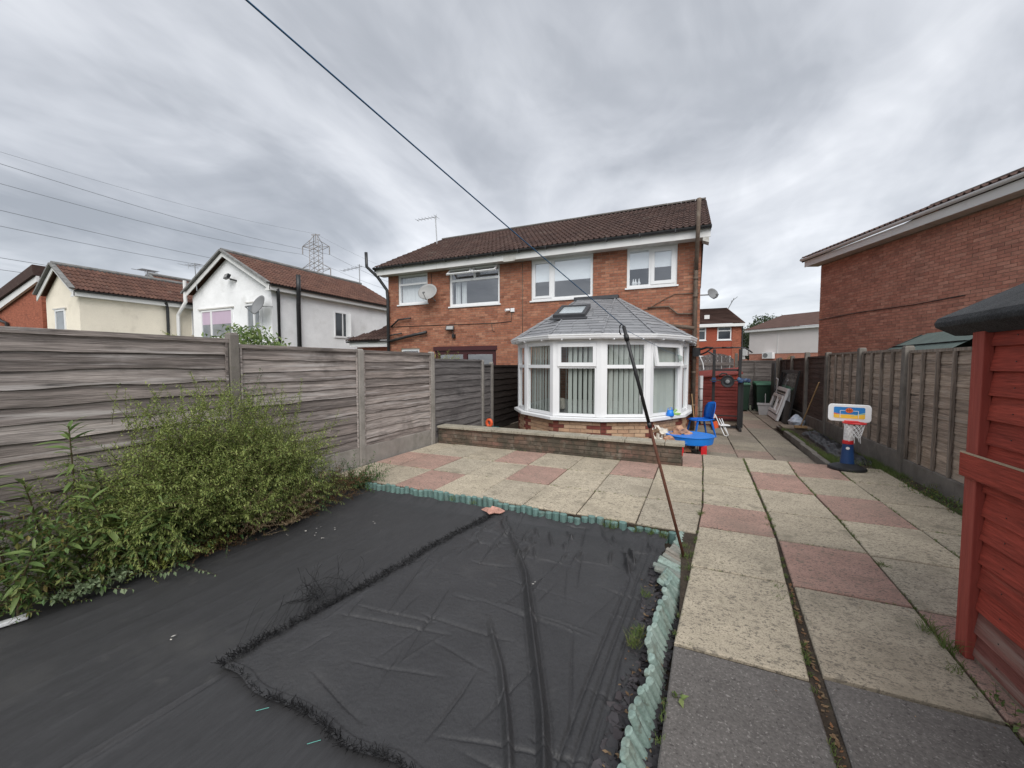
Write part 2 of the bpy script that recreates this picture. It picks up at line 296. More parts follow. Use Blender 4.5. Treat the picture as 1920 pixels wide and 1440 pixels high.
m_blackp = mat('black_plastic', [(.02,.021,.023)], .5, (4, .2)); m_blackm = mat('black_steel', [(.014,.014,.015)], .5, (4, .2), spec=.5)
m_bin = mat('green_bin', [(.022,.05,.034)], .5, (3, .15), dirt=(4, .6, (.05, .075, .055), .4)); m_binlid = mat('green_bin_lid', [(.06,.165,.105)], .5, (3, .12)); m_bindark = mat('dark_bin', [(.018,.02,.021)], .5, (3, .15))
m_rust = mat('rusty_steel', [(.105,.042,.026)], .8, (8, .35), bump=.0008, bscale=120, fine=(60, .25), dirt=(6, .58, (.055, .026, .02), .7)); m_rope = mat('blue_line', [(.03,.10,.20)], .6, (20, .2))
m_broom = mat('broom_handle', [(.42,.27,.14)], .7, (2, .2), stretch=(10, 10, 1)); m_pipeb = mat('brown_pipe', [(.115,.085,.065)], .7, (5, .3), dirt=[(4, .55, (.21, .18, .145), .6)], stretch=(6, 6, 1.2)); m_pipeg = mat('grey_pipe', [(.42,.42,.43)], .6, (4, .15), dirt=(4, .6, (.2, .19, .18), .5))
m_dishm = mat('satellite_dish', [(.30,.30,.295)], .6, (3, .12), dirt=[(3.5, .60, (.24, .13, .07), .65)]); m_dishm2 = mat('grey_dish', [(.20,.205,.21)], .6, (3, .12)); m_alu = mat('aerial_metal', [(.30,.31,.32)], .45, (4, .1), metal=.5)
m_wire = mat('power_wire', [(.16,.17,.185)], .6, (2, .1)); m_steel = mat('pylon_steel', [(.24,.235,.235),(.28,.25,.24)], .7, (2, .2)); m_chip = mat('slate_chips', [(.040,.038,.042),(.062,.056,.06),(.032,.031,.034),(.052,.043,.046)], .7, (20, .3), spec=.4)
m_stone = mat('terracotta_stone', [(.43,.25,.165),(.38,.20,.125)], .9, (7, .3), bump=.006, bscale=30, dirt=(5, .56, (.55, .42, .33), .6)); m_plaster = mat('torn_sack', [(.62,.58,.51)], .85, (8, .25), bump=.004, bscale=30, dirt=(7, .6, (.30, .25, .19), .5)); m_orange = mat('orange_plastic', [(.62,.10,.035)], .45, (3, .1))
m_paperbag = mat('carrier_bag', [(.60,.66,.74)], .5, (7, .25), dirt=[(9, .58, (.16, .27, .52), .8)]); m_blacksheet = mat('black_sheet', [(.018,.019,.022)], .45, (5, .3), bump=.006, bscale=14, spec=.5)
def leafm(name, cols, rough=.5, tl=.35):
    m = mat(name, [tuple(v * 1.45 for v in c) for c in cols], rough, (14, .12), spec=.35); t = m.node_tree; bs = next(n for n in t.nodes if n.type == 'BSDF_PRINCIPLED'); out = next(n for n in t.nodes if n.type == 'OUTPUT_MATERIAL')
    tr = t.nodes.new('ShaderNodeBsdfTranslucent'); mx = t.nodes.new('ShaderNodeMixShader'); mx.inputs[0].default_value = tl; src = bs.inputs['Base Color'].links[0].from_socket
    t.links.new(src, tr.inputs[0]); t.links.new(bs.outputs[0], mx.inputs[1]); t.links.new(tr.outputs[0], mx.inputs[2]); t.links.new(mx.outputs[0], out.inputs[0]); return m
m_lf_bush = leafm('leaf_bush', [(.115,.155,.040),(.185,.225,.06),(.07,.112,.032),(.27,.30,.10),(.145,.19,.05),(.22,.255,.08)]); m_lf_lance = leafm('leaf_lance', [(.11,.165,.055),(.15,.20,.065),(.085,.14,.048),(.19,.225,.085)])
m_lf_deep = leafm('leaf_deep', [(.045,.095,.032),(.062,.12,.038),(.038,.08,.028),(.082,.14,.045)]); m_lf_low = leafm('leaf_low', [(.065,.12,.034),(.10,.155,.045),(.05,.10,.03),(.14,.16,.05),(.16,.12,.04)])
m_lf_red = leafm('leaf_rust', [(.115,.052,.028),(.15,.075,.04),(.085,.06,.03),(.17,.10,.055),(.07,.075,.03)], .85); m_lf_dry = leafm('leaf_dry', [(.27,.20,.125),(.33,.26,.17),(.21,.15,.095)], .9); m_lf_sage = leafm('leaf_sage', [(.14,.185,.10),(.17,.21,.125),(.11,.155,.08)], .7)
m_lf_yel = leafm('leaf_lime', [(.19,.225,.045),(.23,.25,.06),(.15,.195,.04)]); m_lf_far = leafm('leaf_far', [(.05,.068,.035),(.065,.085,.045),(.04,.055,.03)], .8)
m_grass = leafm('grass_blade', [(.09,.135,.035),(.12,.165,.05),(.07,.11,.03),(.16,.155,.07)], .7); m_stem = mat('stem', [(.085,.065,.035)], .85, (10, .3)); m_twig = mat('grey_twig', [(.13,.11,.09)], .9, (10, .3))
# ================================================================== THE SETTING
def sheet(name, x0, x1, y0, y1, z, mt, thick=.25, holes=None):
    return tag(B((x0, y0, z - thick), (x1, y1, z), name, mt), kind='structure')
g_ = MB(); g_.add([(-1600,-1600,-.42),(1600,-1600,-.42),(1600,1600,-.42),(-1600,1600,-.42)], [(0,1,2,3)])
tag(g_.build('ground', m_ground, raw=True), kind='structure')
patio = sheet('patio', -4.66, -.02, 4.07, 6.9, -.022, m_soil)
patio2 = sheet('patio_walk', -.02, 2.93, -1.6, 7.74, -.022, m_soil)
path = sheet('path', -4.66, 2.18, 7.74, 17.32, -.142, m_soil, .2)
path2 = sheet('sunken_yard', -4.66, -.03, 6.96, 7.74, -.142, m_soil, .2)
bed = sheet('planting_bed', -4.66, -.02, -1.6, 4.07, -.20, m_soil, .2); border = sheet('border_soil', -4.66, -3.98, -1.6, 4.06, -.125, m_soil, .07); margin = sheet('chipping_bed', -.42, -.021, -1.6, 4.06, -.126, m_soil, .07)
rbed = sheet('side_bed', 2.18, 2.93, 7.74, 12.25, -.045, m_soil)
rbed2 = sheet('side_strip', 2.18, 2.93, 12.25, 17.32, -.141, m_soil, .2)
def lerp_line(tab):
    def f(y):
        if y <= tab[0][0]: 
            (a, b), (c, d) = tab[0], tab[1]; return b + (y - a) * (d - b) / (c - a)
        for (a, b), (c, d) in zip(tab, tab[1:]):
            if y <= c: return b + (y - a) * (d - b) / (c - a)
        return tab[-1][1]
    return f
LA = lerp_line([(1.58, -.085), (2.376, -.048), (3.375, .048), (4.25, .126), (4.965, .184), (6.72, .243), (7.72, .262)])
LB = lerp_line([(1.885, .583), (2.41, .606), (2.81, .651), (3.385, .70), (4.25, .776), (5.01, .815), (5.85, .834), (6.78, .863), (7.81, .90)])
LB2 = lerp_line([(1.904, .626), (2.417, .660), (2.72, .678), (3.36, .728), (4.25, .786), (5.01, .82), (7.81, .902)])
LC = lerp_line([(2.0, 1.32), (2.755, 1.358), (3.36, 1.397), (4.16, 1.426), (5.0, 1.455), (6.77, 1.46), (7.85, 1.54)])
LD = lerp_line([(2.0, 2.02), (4.4, 2.088), (6.76, 2.09), (7.85, 2.14)])
LE = lerp_line([(2.0, 2.66), (6.76, 2.70), (7.85, 2.72)])
def slab(f0, f1, y0, y1, mt, parent, z=0., gap=.011, skew=0., thick=.05):
    """one paving slab between two near-parallel lines, top slightly out of level and its arris worn"""
    g = gap / 2; gy = g * 1.35; j = lambda: U(-.004, .004)
    cs = [(f0(y0) + g + j(), y0 + gy + skew + j()), (f1(y0) - g + j(), y0 + gy + j()), (f1(y1) - g + j(), y1 - gy + j()), (f0(y1) + g + j(), y1 - gy + skew + j())]
    dz = U(-.004, .003); tx, ty = U(-.007, .007), U(-.005, .005)
    cx = sum(c[0] for c in cs) / 4; cy = sum(c[1] for c in cs) / 4
    m = MB(); vs = []
    for dd, zo in ((0, -thick), (0, -.007), (.008, 0.)):
        for x, y in cs:
            vx = x + (cx - x) * dd / .35; vy = y + (cy - y) * dd / .45
            vs.append((vx, vy, z + zo + dz + (vx - cx) * tx + (vy - cy) * ty))
    fs = [(8, 9, 10, 11)]
    for k in range(2):
        for i in range(4): fs.append((k*4+i, k*4+(i+1) % 4, (k+1)*4+(i+1) % 4, (k+1)*4+i))
    m.add(vs, fs); return m.build('paving_slab', mt, parent)
K = lambda v: (lambda y: v)
bu, pk, dk = m_buff, m_pink, m_dark
# columns right of the planting bed: (left line, right line, [(near y, far y, colour)])
YA = [(-.6, .45, dk), (.45, 1.40, dk), (1.40, 2.376, dk), (2.376, 3.375, bu), (3.375, 4.25, bu), (4.25, 4.965, pk), (4.965, 5.85, bu), (5.85, 6.72, bu), (6.72, 7.73, bu)]
YB = [(-.5, .50, dk), (.50, 1.45, dk), (1.45, 2.43, dk), (2.43, 3.37, bu), (3.37, 4.20, pk), (4.20, 5.01, bu), (5.01, 5.86, bu), (5.86, 6.78, pk), (6.78, 7.73, bu)]
YC = [(-.4, .7, bu), (.7, 1.6, bu), (1.6, 2.45, pk), (2.45, 3.36, pk), (3.36, 4.17, bu), (4.17, 5.02, bu), (5.02, 5.91, pk), (5.91, 6.77, bu), (6.77, 7.73, pk)]
YD = [(2.4, 3.3, bu), (3.3, 4.2, bu), (4.2, 5.02, bu), (5.02, 5.88, bu), (5.88, 6.74, bu), (6.74, 7.70, bu)]
for f0, f1, rows in ((LA, LB, YA), (LB2, LC, YB), (LC, LD, YC), (LD, LE, YD)):
    for y0, y1, mt in rows: slab(f0, f1, y0, y1, mt, patio2, skew=U(-.004, .004), gap=.016)
# patio between the planting bed and the low wall
cx_ = [-4.64, -4.17, -3.53, -2.92, -2.31, -1.67, -1.045, -.43]
drift = [0, -.05, .04, .02, .02, .05, .04, .04]
def PL(i):
    if i < 8: return lambda y: cx_[i] + drift[i] * (y - 4.9) / 1.6
    return LA
rowsP = [(4.085, 4.92), (4.92, 5.77), (5.77, 6.68)]
pinks = {(2, 0), (5, 1), (6, 2), (1, 1), (3, 2)}
for i in range(8):
    for k, (y0, y1) in enumerate(rowsP):
        mt = pk if ((i == 2 and k == 0) or (i == 4 and k == 1) or (i == 6 and k == 2) or (i == 1 and k == 1) or (i == 3 and k == 2) or (i == 0 and k == 1)) else bu
        slab(PL(i), PL(i+1) if i < 7 else LA, y0 + U(-.012, .012), y1 + U(-.012, .012), mt, patio, gap=.012)
slab(K(-.06), LA, 6.71, 7.71, pk, patio2, gap=.012)
# lower path to the back
px_ = [-.55, .21, .885, 1.475, 2.10]
for i in range(4):
    y = 7.76 + (.35, 0, .42, .15)[i]
    if y > 7.8: slab(K(px_[i]), K(px_[i+1]), 7.755, y, m_pathslab, path, -.12)
    while y < 16.9:
        y1 = min(y + U(.86, .9), 17.3); slab(K(px_[i] + U(-.01, .01)), K(px_[i+1]), y, y1, m_pathslab, path, -.12, .014); y = y1
yy_p = 12.6
while yy_p < 16.9: slab(K(2.11), K(2.86), yy_p, yy_p + .88, m_pathslab, path, -.12, .014); yy_p += .88
for i in range(6):
    x = -4.6 + i * .68
    for y in (7.0, 7.72): slab(K(x), K(x + .67), y, y + .7, m_pathslab, path2 if y < 7.4 else path, -.12)
# raised concrete edging of the side bed
kb = thing('bed_kerb', 'mossy concrete edging kerb along the weedy side bed', 'kerb', (2.13, 9.5, -.12))
yy = 7.84; 
while yy < 11.3:
    y1 = min(yy + .9, 11.35); m = MB(); d = .09 * (yy - 7.84) / 3.4
    m.box((2.075 + d, yy + .006, -.14), (2.165 + d, y1 - .006, .0 + U(-.008, .008))); m.build('kerb_stone', m_conc2, kb, bevel=.012); yy = y1
# ---------------------------------------------------------------- weed membrane in the bed
def seg_d(px, py, a, b):
    vx, vy = b[0]-a[0], b[1]-a[1]; L2 = vx*vx + vy*vy
    t_ = max(0, min(1, ((px-a[0])*vx + (py-a[1])*vy) / L2)) if L2 else 0
    dx, dy = px - a[0] - t_*vx, py - a[1] - t_*vy
    return math.hypot(dx, dy), t_
def ridge(px, py, pl, amp, wd, fade=True):
    h = 0; n = len(pl) - 1
    for i in range(n):
        d, t_ = seg_d(px, py, pl[i], pl[i+1])
        if d < wd * 4:
            s_ = (i + t_) / n; f = (math.sin(math.pi * max(.03, min(.97, s_))) ** .5) if fade else 1
            h = max(h, amp * f * math.exp(-(d / wd) ** 1.4))
    return h
def nz(x, y, z=0.): return noise.noise(Vector((x, y, z)))
FOLD = [(-1.834, 3.887), (-1.45, 3.30), (-1.159, 2.859), (-.93, 2.38), (-.746, 2.003), (-.60, 1.70), (-.52, 1.494), (-.40, 1.15), (-.30, .8)]
FOLD2 = [(-1.187, 2.264), (-1.03, 2.05), (-.908, 1.888), (-.75, 1.62), (-.653, 1.435), (-.53, 1.1)]
CREASE = []
rs = random.Random(11)
for _ in range(64):   # creases left from the packet: two families at right angles
    x, y = rs.uniform(-2.2, -.3), rs.uniform(1.3, 3.9); a = rs.choice((R(88), R(100), R(8), R(-6), R(72))) + rs.uniform(-.14, .14); L = rs.uniform(.2, .85)
    p = [(x, y)]
    for i in range(3): p.append((p[-1][0] + math.cos(a) * L/3 + rs.uniform(-.012, .012), p[-1][1] + math.sin(a) * L/3 + rs.uniform(-.012, .012)))
    CREASE.append((p, rs.choice((-1, -1, 1)) * rs.uniform(.009, .022), rs.uniform(.0065, .010)))
for _ in range(34):   # short pulled wrinkles near the far end
    x, y = rs.uniform(-1.9, -.3), rs.uniform(3.3, 3.95); a = rs.uniform(-1.9, -.9); L = rs.uniform(.12, .4)
    CREASE.append(([(x, y), (x + math.cos(a)*L*.5, y + math.sin(a)*L*.5), (x + math.cos(a)*L + .02, y + math.sin(a)*L)], rs.uniform(.02, .042), rs.uniform(.008, .014)))
for x in (-.42, -.36, -.30):   # long pleats along the free edge
    CREASE.append(([(x + .08, 3.9), (x + .02, 3.0), (x - .03, 2.2), (x - .06, 1.5), (x - .1, .9)], -.020, .010))
LEFT2 = lerp_line([(.9, -2.42), (1.274, -2.377), (1.526, -2.34), (2.058, -2.241), (2.912, -2.16), (3.908, -1.977), (4.1, -1.94)])
RIGHT2 = lerp_line([(.6, -.33), (1.636, -.257), (2.283, -.216), (2.903, -.191), (3.475, -.192), (4.125, -.134)])
def front2(u):   # near edge of the upper sheet
    return 1.265 - .075 * u + .012 * math.sin(u * 23) + .02 * nz(u * 9, 4)
import numpy as np
def np_ridge(X, Y, pl, amp, wd):
    h = np.zeros_like(X); n = len(pl) - 1
    x0, x1 = min(p[0] for p in pl) - wd*4, max(p[0] for p in pl) + wd*4; y0, y1 = min(p[1] for p in pl) - wd*4, max(p[1] for p in pl) + wd*4
    I = np.nonzero((X > x0) & (X < x1) & (Y > y0) & (Y < y1)); x, y = X[I], Y[I]; hh = np.zeros_like(x)
    for i in range(n):
        ax, ay = pl[i]; vx, vy = pl[i+1][0] - ax, pl[i+1][1] - ay; t_ = np.clip(((x-ax)*vx + (y-ay)*vy) / (vx*vx + vy*vy), 0, 1)
        d = np.hypot(x - ax - t_*vx, y - ay - t_*vy); s_ = np.clip((i + t_)/n, .02, .98); hh = np.maximum(hh, abs(amp) * np.sin(np.pi*s_)**.5 * np.exp(-(d/wd)**1.15))
    h[I] = hh * (1 if amp > 0 else -1); return h
nx, ny = 320, 430; X = np.zeros((ny+1, nx+1)); Y = np.zeros_like(X); Z = np.zeros_like(X)
for j in range(ny + 1):
    for i in range(nx + 1):
        u = i / nx; v = j / ny; y0 = front2(u); y = y0 + (4.0 + .03 * nz(u * 7, 1) - y0) * v
        x = LEFT2(y) + .012 * nz(y * 11, 7) + (RIGHT2(y) + .012 * nz(y * 6, 2) - LEFT2(y)) * u
        z = -.092 + .007 * nz(x * 2.2, y * 2.2, 3) + .004 * nz(x * 7, y * 7, 9) + .0028 * abs(nz(x * 17, y * 17, 5))
        if v > .93: z += (v - .93) / .07 * (.035 + .045 * abs(nz(x * 7, 3.3)))       # the far edge rides up against the logs
        if v < .02: z += .008
        if u > .94: z += .012 * math.sin(y * 9) * (u - .94) / .06
        if y > 3.93: z += .02 * nz(x * 16, 8)
        X[j, i], Y[j, i], Z[j, i] = x, y, z
Z += np_ridge(X, Y, FOLD, .062, .017) + np_ridge(X, Y, FOLD2, .044, .014)
for sh_, a_ in ((.034, -.016), (-.034, -.013)):
    Z += np_ridge(X, Y, [(q[0] + sh_, q[1] + sh_ * .5) for q in FOLD], a_, .009) + np_ridge(X, Y, [(q[0] + sh_ * .8, q[1] + sh_ * .4) for q in FOLD2], a_ * .8, .009)
for p, a, wd in CREASE: Z += np_ridge(X, Y, p, a, wd)
m = MB(); vs = [(float(X[j, i]), float(Y[j, i]), float(Z[j, i])) for j in range(ny+1) for i in range(nx+1)]
fs = [(j*(nx+1)+i, j*(nx+1)+i+1, (j+1)*(nx+1)+i+1, (j+1)*(nx+1)+i) for j in range(ny) for i in range(nx)]
m.add(vs, fs); sheet2 = m.build('weed_membrane', m_memb, raw=True, smooth=True)
tag(sheet2, 'wrinkled black weed membrane sheet with a long fold, lying over the flat sheet', 'membrane', 'weed membrane sheets')
nx, ny = 440, 190; X = np.zeros((ny+1, nx+1)); Y = np.zeros_like(X); Z = np.zeros_like(X)
SEAM = [(-2.33, 1.26), (-2.353, .891), (-2.372, .669), (-2.41, .2), (-2.44, -.4)]; SEAM2 = [(q[0] + .055, q[1]) for q in SEAM]; SEAMG = [(q[0] + .022, q[1]) for q in SEAM]
for j in range(ny + 1):
    for i in range(nx + 1):
        u = i / nx; v = j / ny; y = -1.2 + 5.2 * v; x = -4.35 + u * 4.0
        z = -.115 + .006 * nz(x * 1.2, y * 1.0, 5) + .0018 * nz(x * 8, y * 3, 2)
        if v > .965: z += (v - .965) / .035 * (.05 + .025 * nz(x * 6, 1.1))
        k_ = max(0, min(1, (x - LEFT2(y) - .05) / .08)) * max(0, min(1, (y - 1.32) / .08)); z -= .05 * k_
        X[j, i], Y[j, i], Z[j, i] = x, y, z
Z += np_ridge(X, Y, SEAM, .026, .012) + np_ridge(X, Y, SEAM2, .015, .010) + np_ridge(X, Y, SEAMG, -.018, .010)
for q in range(9): x_ = -4.0 + .21 * q; Z += np_ridge(X, Y, [(x_, .3 + .1 * (q % 3)), (x_ + .06, 1.6), (x_ + .1, 3.2)], .0035, .02)
m = MB(); vs = [(float(X[j, i]), float(Y[j, i]), float(Z[j, i])) for j in range(ny+1) for i in range(nx+1)]
fs = [(j*(nx+1)+i, j*(nx+1)+i+1, (j+1)*(nx+1)+i+1, (j+1)*(nx+1)+i) for j in range(ny) for i in range(nx)]
m.add(vs, fs); sheet1 = m.build('weed_membrane', m_memb1, raw=True, smooth=True)
tag(sheet1, 'flat matt black weed membrane sheet beside the shrubs, under the wrinkled one', 'membrane', 'weed membrane sheets')
# frayed edges of the upper sheet
m = MB()
def strand(m, p, d, L, r=.0011, curl=.5, lift=.4, n=4, sides=3, zmin=-.112):
    pts = [Vector(p)]; d = Vector(d).normalized()
    for i in range(n):
        d = (d + Vector((U(-curl, curl), U(-curl, curl), U(-curl, curl) * lift))).normalized(); q = pts[-1] + d * L / n; q.z = max(q.z, zmin + .002); pts.append(q)
    m.tube(pts, r, sides, cap=False)
for k in range(1900):
    y = U(1.27, 3.92); w_ = .03 + .05 * max(0, nz(y * 4, 9)) + (.03 if y > 2.2 else 0)
    x = LEFT2(y) + U(-.01, w_); strand(m, (x, y, -.085 + U(0, .012)), (U(-1, .6), U(-.6, .6), U(.0, .6)), U(.015, .05), .0015, .6, .6, 3)
for k in range(900):
    u = U(.0, 1.) ; y = front2(u); x = -2.37 + u * 2.08
    dens = 1 if u > .22 else .25
    if random.random() < dens: strand(m, (x, y + U(-.005, .018), -.082 + U(0, .012)), (U(-.4, .5), U(-1, .5), U(.1, .8)), U(.015, .045), .0014, .5, .6, 3)
m.build('frayed_edge', m_black, sheet2, kind='stuff', raw=True)
m = MB()   # loose threads pulled out of the weave
for k in range(26):
    y = U(1.32, 2.02); strand(m, (LEFT2(y) + U(0, .02), y, -.09), (-.45 + U(-.1, .1), .75, .15), U(.25, .5), .0013, .22, .35, 9)
for k in range(60):
    strand(m, (-2.42 + U(-.04, .05), 1.93 + U(-.04, .05), -.09 + U(0, .06)), (U(-.5, .5), U(-.6, .8), U(-.2, .7)), U(.08, .26), .0013, .55, .6, 8)
for k in range(7):
    y = U(1.9, 2.3); strand(m, (LEFT2(y), y, -.08), (-.5, U(-.2, .8), .5), U(.25, .5), .0014, .5, .7, 14)
m.build('loose_thread', m_black, sheet2, kind='stuff', raw=True)
m = MB()
for k in (1, 3):
    p = [(-2.06 + .19 * k, front2(.14 + .1 * k) - .02, -.107), (-2.1 + .19 * k, front2(.14 + .1 * k) - .06, -.106)]; m.tube(p, .0014, 4)
m.build('green_thread', mat('green_weave', [(.10,.36,.31)], .6), sheet1, raw=True, kind='stuff')
# fallen petals and scraps on the fabric
m = MB()
for x, y in [(-3.52, 2.75), (-3.45, 2.85), (-3.38, 2.72), (-3.3, 2.9), (-3.22, 2.7), (-3.6, 2.6), (-1.05, 2.75), (-2.9, 1.3), (-3.05, 3.2)]:
    for q in range(2):
        a = U(0, 6); s_ = U(.006, .017); c = Vector((x + U(-.03, .03), y + U(-.03, .03), -.098 if x < -2.3 else -.078))
        m.add([c + Vector((math.cos(a + b) * s_ * (1 if i % 2 else .5), math.sin(a + b) * s_ * (1 if i % 2 else .5), U(0, .003))) for i, b in enumerate((0, 1.4, 3.1, 4.6))], [(0, 1, 2, 3)])
tag(m.build('fallen_petals', mat('petal', [(.60,.58,.55),(.5,.47,.42)], .8), raw=True), 'pale fallen petals scattered on the flat membrane', 'petals', kind='stuff')
# ---------------------------------------------------------------- slate chippings between membrane and logs
m = MB()
for k in range(1500):
    y = U(1.0, 3.45); x0 = RIGHT2(y) - .06; x = U(x0, LA(y) - .01); s_ = U(.012, .034) * (1.35 if y < 2 else 1); a = U(0, 6.3)
    Mx = T(x, y, -.118 + U(0, .03)) @ RZ(math.degrees(a)) @ RX(U(-28, 28)) @ RY(U(-28, 28))
    n_ = random.choice((5, 6)); p = [Mx @ Vector((math.cos(6.283*i/n_) * s_ * U(.7, 1.2), math.sin(6.283*i/n_) * s_ * U(.4, .75), 0)) for i in range(n_)]
    m.prism(p, Mx.to_3x3() @ Vector((0, 0, U(.004, .009))))
tag(m.build('slate_chippings', m_chip, raw=True), 'dark slate chippings spilled along the green log edging', 'chippings', kind='stuff')
# ---------------------------------------------------------------- log roll edging
def half_log(p, q, r, mt, parent, up=(0, 0, 1), n=8, flat=.55):
    p, q = Vector(p), Vector(q); d = (q - p).normalized(); x = d.cross(Vector(up)).normalized(); z = x.cross(d)
    m = MB(); vs = []
    for c, rr in ((p, r), (q - d * r * .22, r), (q, r * .72)):
        for k in range(n):
            a = 2 * math.pi * k / n; vs.append(c + x * math.cos(a) * rr + z * math.sin(a) * rr * (1 if math.sin(a) > 0 else flat))
    fs = [tuple(range(2*n, 3*n))] + [(i*n+k, i*n+(k+1) % n, (i+1)*n+(k+1) % n, (i+1)*n+k) for i in range(2) for k in range(n)]
    m.add(vs, fs); return m.build('half_log', mt, parent)
le = thing('log_edging', 'dark green log roll edging across the far side of the membrane', 'edging', (-2, 4.05, -.12), 'log roll edging strips')
x = -3.95
while x < -.02:
    y = 4.045 + .035 * math.sin(x * 2.1) - (.05 if -2 < x < -1 else 0) + U(-.004, .004); wd = U(.033, .042)
    zt = .012 + U(-.012, .018) - (.03 if x > -.5 else 0)
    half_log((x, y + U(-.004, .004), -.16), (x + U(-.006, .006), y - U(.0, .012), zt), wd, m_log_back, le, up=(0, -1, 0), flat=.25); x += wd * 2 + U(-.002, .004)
le2 = thing('log_edging', 'pale green log roll edging leaning over beside the paved walk', 'edging', (-.08, 2.4, -.12), 'log roll edging strips')
y = 1.05; k = 0
while y < 3.12:
    wob = .012 * math.sin(y * 7.) + .012 * nz(y * 3, 2)
    bx = LA(y) - .042 + wob * .5; tx = bx - .075 + wob * 1.3 - (.02 if y > 2.8 else 0); r = U(.025, .029)
    half_log((bx, y + .03, -.13), (tx + U(-.012, .012), y + U(-.009, .009), .028 + U(-.022, .018)), r, m_log, le2, up=(1, -.25, .6), flat=.5); y += r * 2.0 + U(.0, .005); k += 1
le3 = thing('log_edging', 'fallen fan of bleached and green half logs at the foot of the leaning prop', 'edging', (-.05, 3.7, -.08), 'log roll edging strips')
for i in range(17):
    t_ = i / 16; y = 3.20 + .86 * t_; bx = LA(y) - .045 - .012 * math.sin(t_ * 9); L = .21 - .08 * t_; a = R(180 - 8 + 44 * (1 - t_) * 0 - 52 * t_)
    d = Vector((math.cos(a), math.sin(a) * .9, .14 + .42 * t_ + U(-.05, .05))).normalized(); L *= U(.92, 1.08)
    mt = m_log_grey if (i < 2 or 3 < i < 9) else m_log
    half_log((bx, y + .02, -.045 - .05 * t_), Vector((bx, y + .02, -.045 - .05 * t_)) + d * L, .0225 + U(-.002, .002), mt, le3, up=(.1, -.5, 1))
for i in range(5):
    y = 3.12 + .012 * i; bx = LA(3.1) - .03
    half_log((bx - .004 * i, 3.05 + .03 * i, -.06 - .012 * (4 - i)), (bx - .165 + .012 * i, 3.02 + .035 * i, .012 + .006 * i), .022, m_log, le3, up=(0, -.3, 1))
# ================================================================== FENCES
def wavy_board(y0, y1, z0, z1, xo, th, mt, parent, side=1, axis='y', tilt=.016, wav=.010, name='board', at=0.):
    """one overlapping waney board; runs along Y at x=at (axis 'y') or along X at y=at; side: which way the face looks"""
    n = 9; ph = U(0, 50); m = MB(); vs = []
    for i in range(n + 1):
        s_ = i / n; a = y0 + (y1 - y0) * s_
        wv = wav * nz(a * 2.2 + ph, ph) + wav * .45 * nz(a * 7 + ph, ph + 3); bow = .006 * nz(a * 1.3 + ph, ph + 8)
        bot = xo + side * (tilt + bow + .004 * nz(a * 5, ph)); top = xo + side * bow * .4
        for d, z in ((bot, z0 + wv), (top, z1 + wv * .2), (top - side * th, z1 + wv * .2), (bot - side * th, z0 + wv)):
            vs.append((d + at, a, z) if axis == 'y' else (a, d + at, z))
    fs = [(0, 1, 2, 3), (n*4+3, n*4+2, n*4+1, n*4)]
    for i in range(n):
        for k in range(4): fs.append((i*4+k, (i+1)*4+k, (i+1)*4+(k+1) % 4, i*4+(k+1) % 4))
    m.add(vs, fs); return m.build(name, mt, parent)
def post(x, y, z0, z1, mt, parent, wd=.1, cap=True, dp=None):
    m = MB(); dp = dp or wd; c = .012; m.box((x - wd/2, y - dp/2, z0), (x + wd/2, y + dp/2, z1 - .03))
    m.add([(x-wd/2, y-dp/2, z1-.03), (x+wd/2, y-dp/2, z1-.03), (x+wd/2, y+dp/2, z1-.03), (x-wd/2, y+dp/2, z1-.03), (x-wd/2+c, y-dp/2+c, z1), (x+wd/2-c, y-dp/2+c, z1), (x+wd/2-c, y+dp/2-c, z1), (x-wd/2+c, y+dp/2-c, z1)],
          [(4,5,6,7),(0,1,5,4),(1,2,6,5),(2,3,7,6),(3,0,4,7)])
    return m.build('post', mt, parent, bevel=.006)
lf = thing('panel_fence', 'tall weathered grey panel fence with concrete posts behind the shrubs', 'fence', (-4.7, 3.5, 0))
FX = -4.70
def panel_left(y0, y1, zb, zt, mt, parent, nb, rail=True, tilt=.024):
    pm = MB(); pm.box((FX + .012, y0, zt - .045), (FX + .034, y1, zt)); pm.box((FX - .035, y0, zt - .05), (FX - .012, y1, zt - .003))
    for a in (y0 + .012, y1 - .034): pm.box((FX + .014, a, zb), (FX + .032, a + .022, zt - .046))
    p = pm.build('panel', mt, parent)
    ex = (zt - .02 - zb) / nb
    for i in range(nb):
        wavy_board(y0 + .004, y1 - .004, zb + i * ex - .022, zb + (i + 1) * ex + .018, FX - .006, .008, mt, p, 1, tilt=tilt, wav=.022)
    return p
posts = [(-1.0, 1.90), (.89, 1.90), (2.78, 1.955), (4.66, 1.84), (6.55, 1.85)]
for y, z in posts: post(FX, y, -.3, z, m_conc if y > 4 else m_conc2, lf)
for (a, za), (b, zb_) in zip(posts, posts[1:]):
    zt = {-1.0: 1.90, .89: 1.885, 2.78: 1.83, 4.66: 1.825}[a]
    panel_left(a + .052, b - .052, .30, zt, m_fl, lf, 11)
    gm = MB(); gm.box((FX - .03, a + .052, -.12), (FX + .022, b - .052, .292)); gm.build('gravel_board', m_conc, lf, bevel=.008)
lf2 = thing('panel_fence', 'lower dark grey fence panel beyond the low brick wall', 'fence', (-4.7, 7.6, -.1))
post(FX, 8.67, -.3, 1.71, m_conc, lf2, .09); panel_left(6.605, 8.62, .1, 1.715, m_fldark, lf2, 11)
B((FX - .03, 6.605, -.14), (FX + .02, 8.62, .095), 'gravel_board', m_conc2, lf2)
lf3 = thing('panel_fence', 'fence panel coloured near black for shade, tucked beside the conservatory', 'fence', (-4.7, 10.2, -.1))
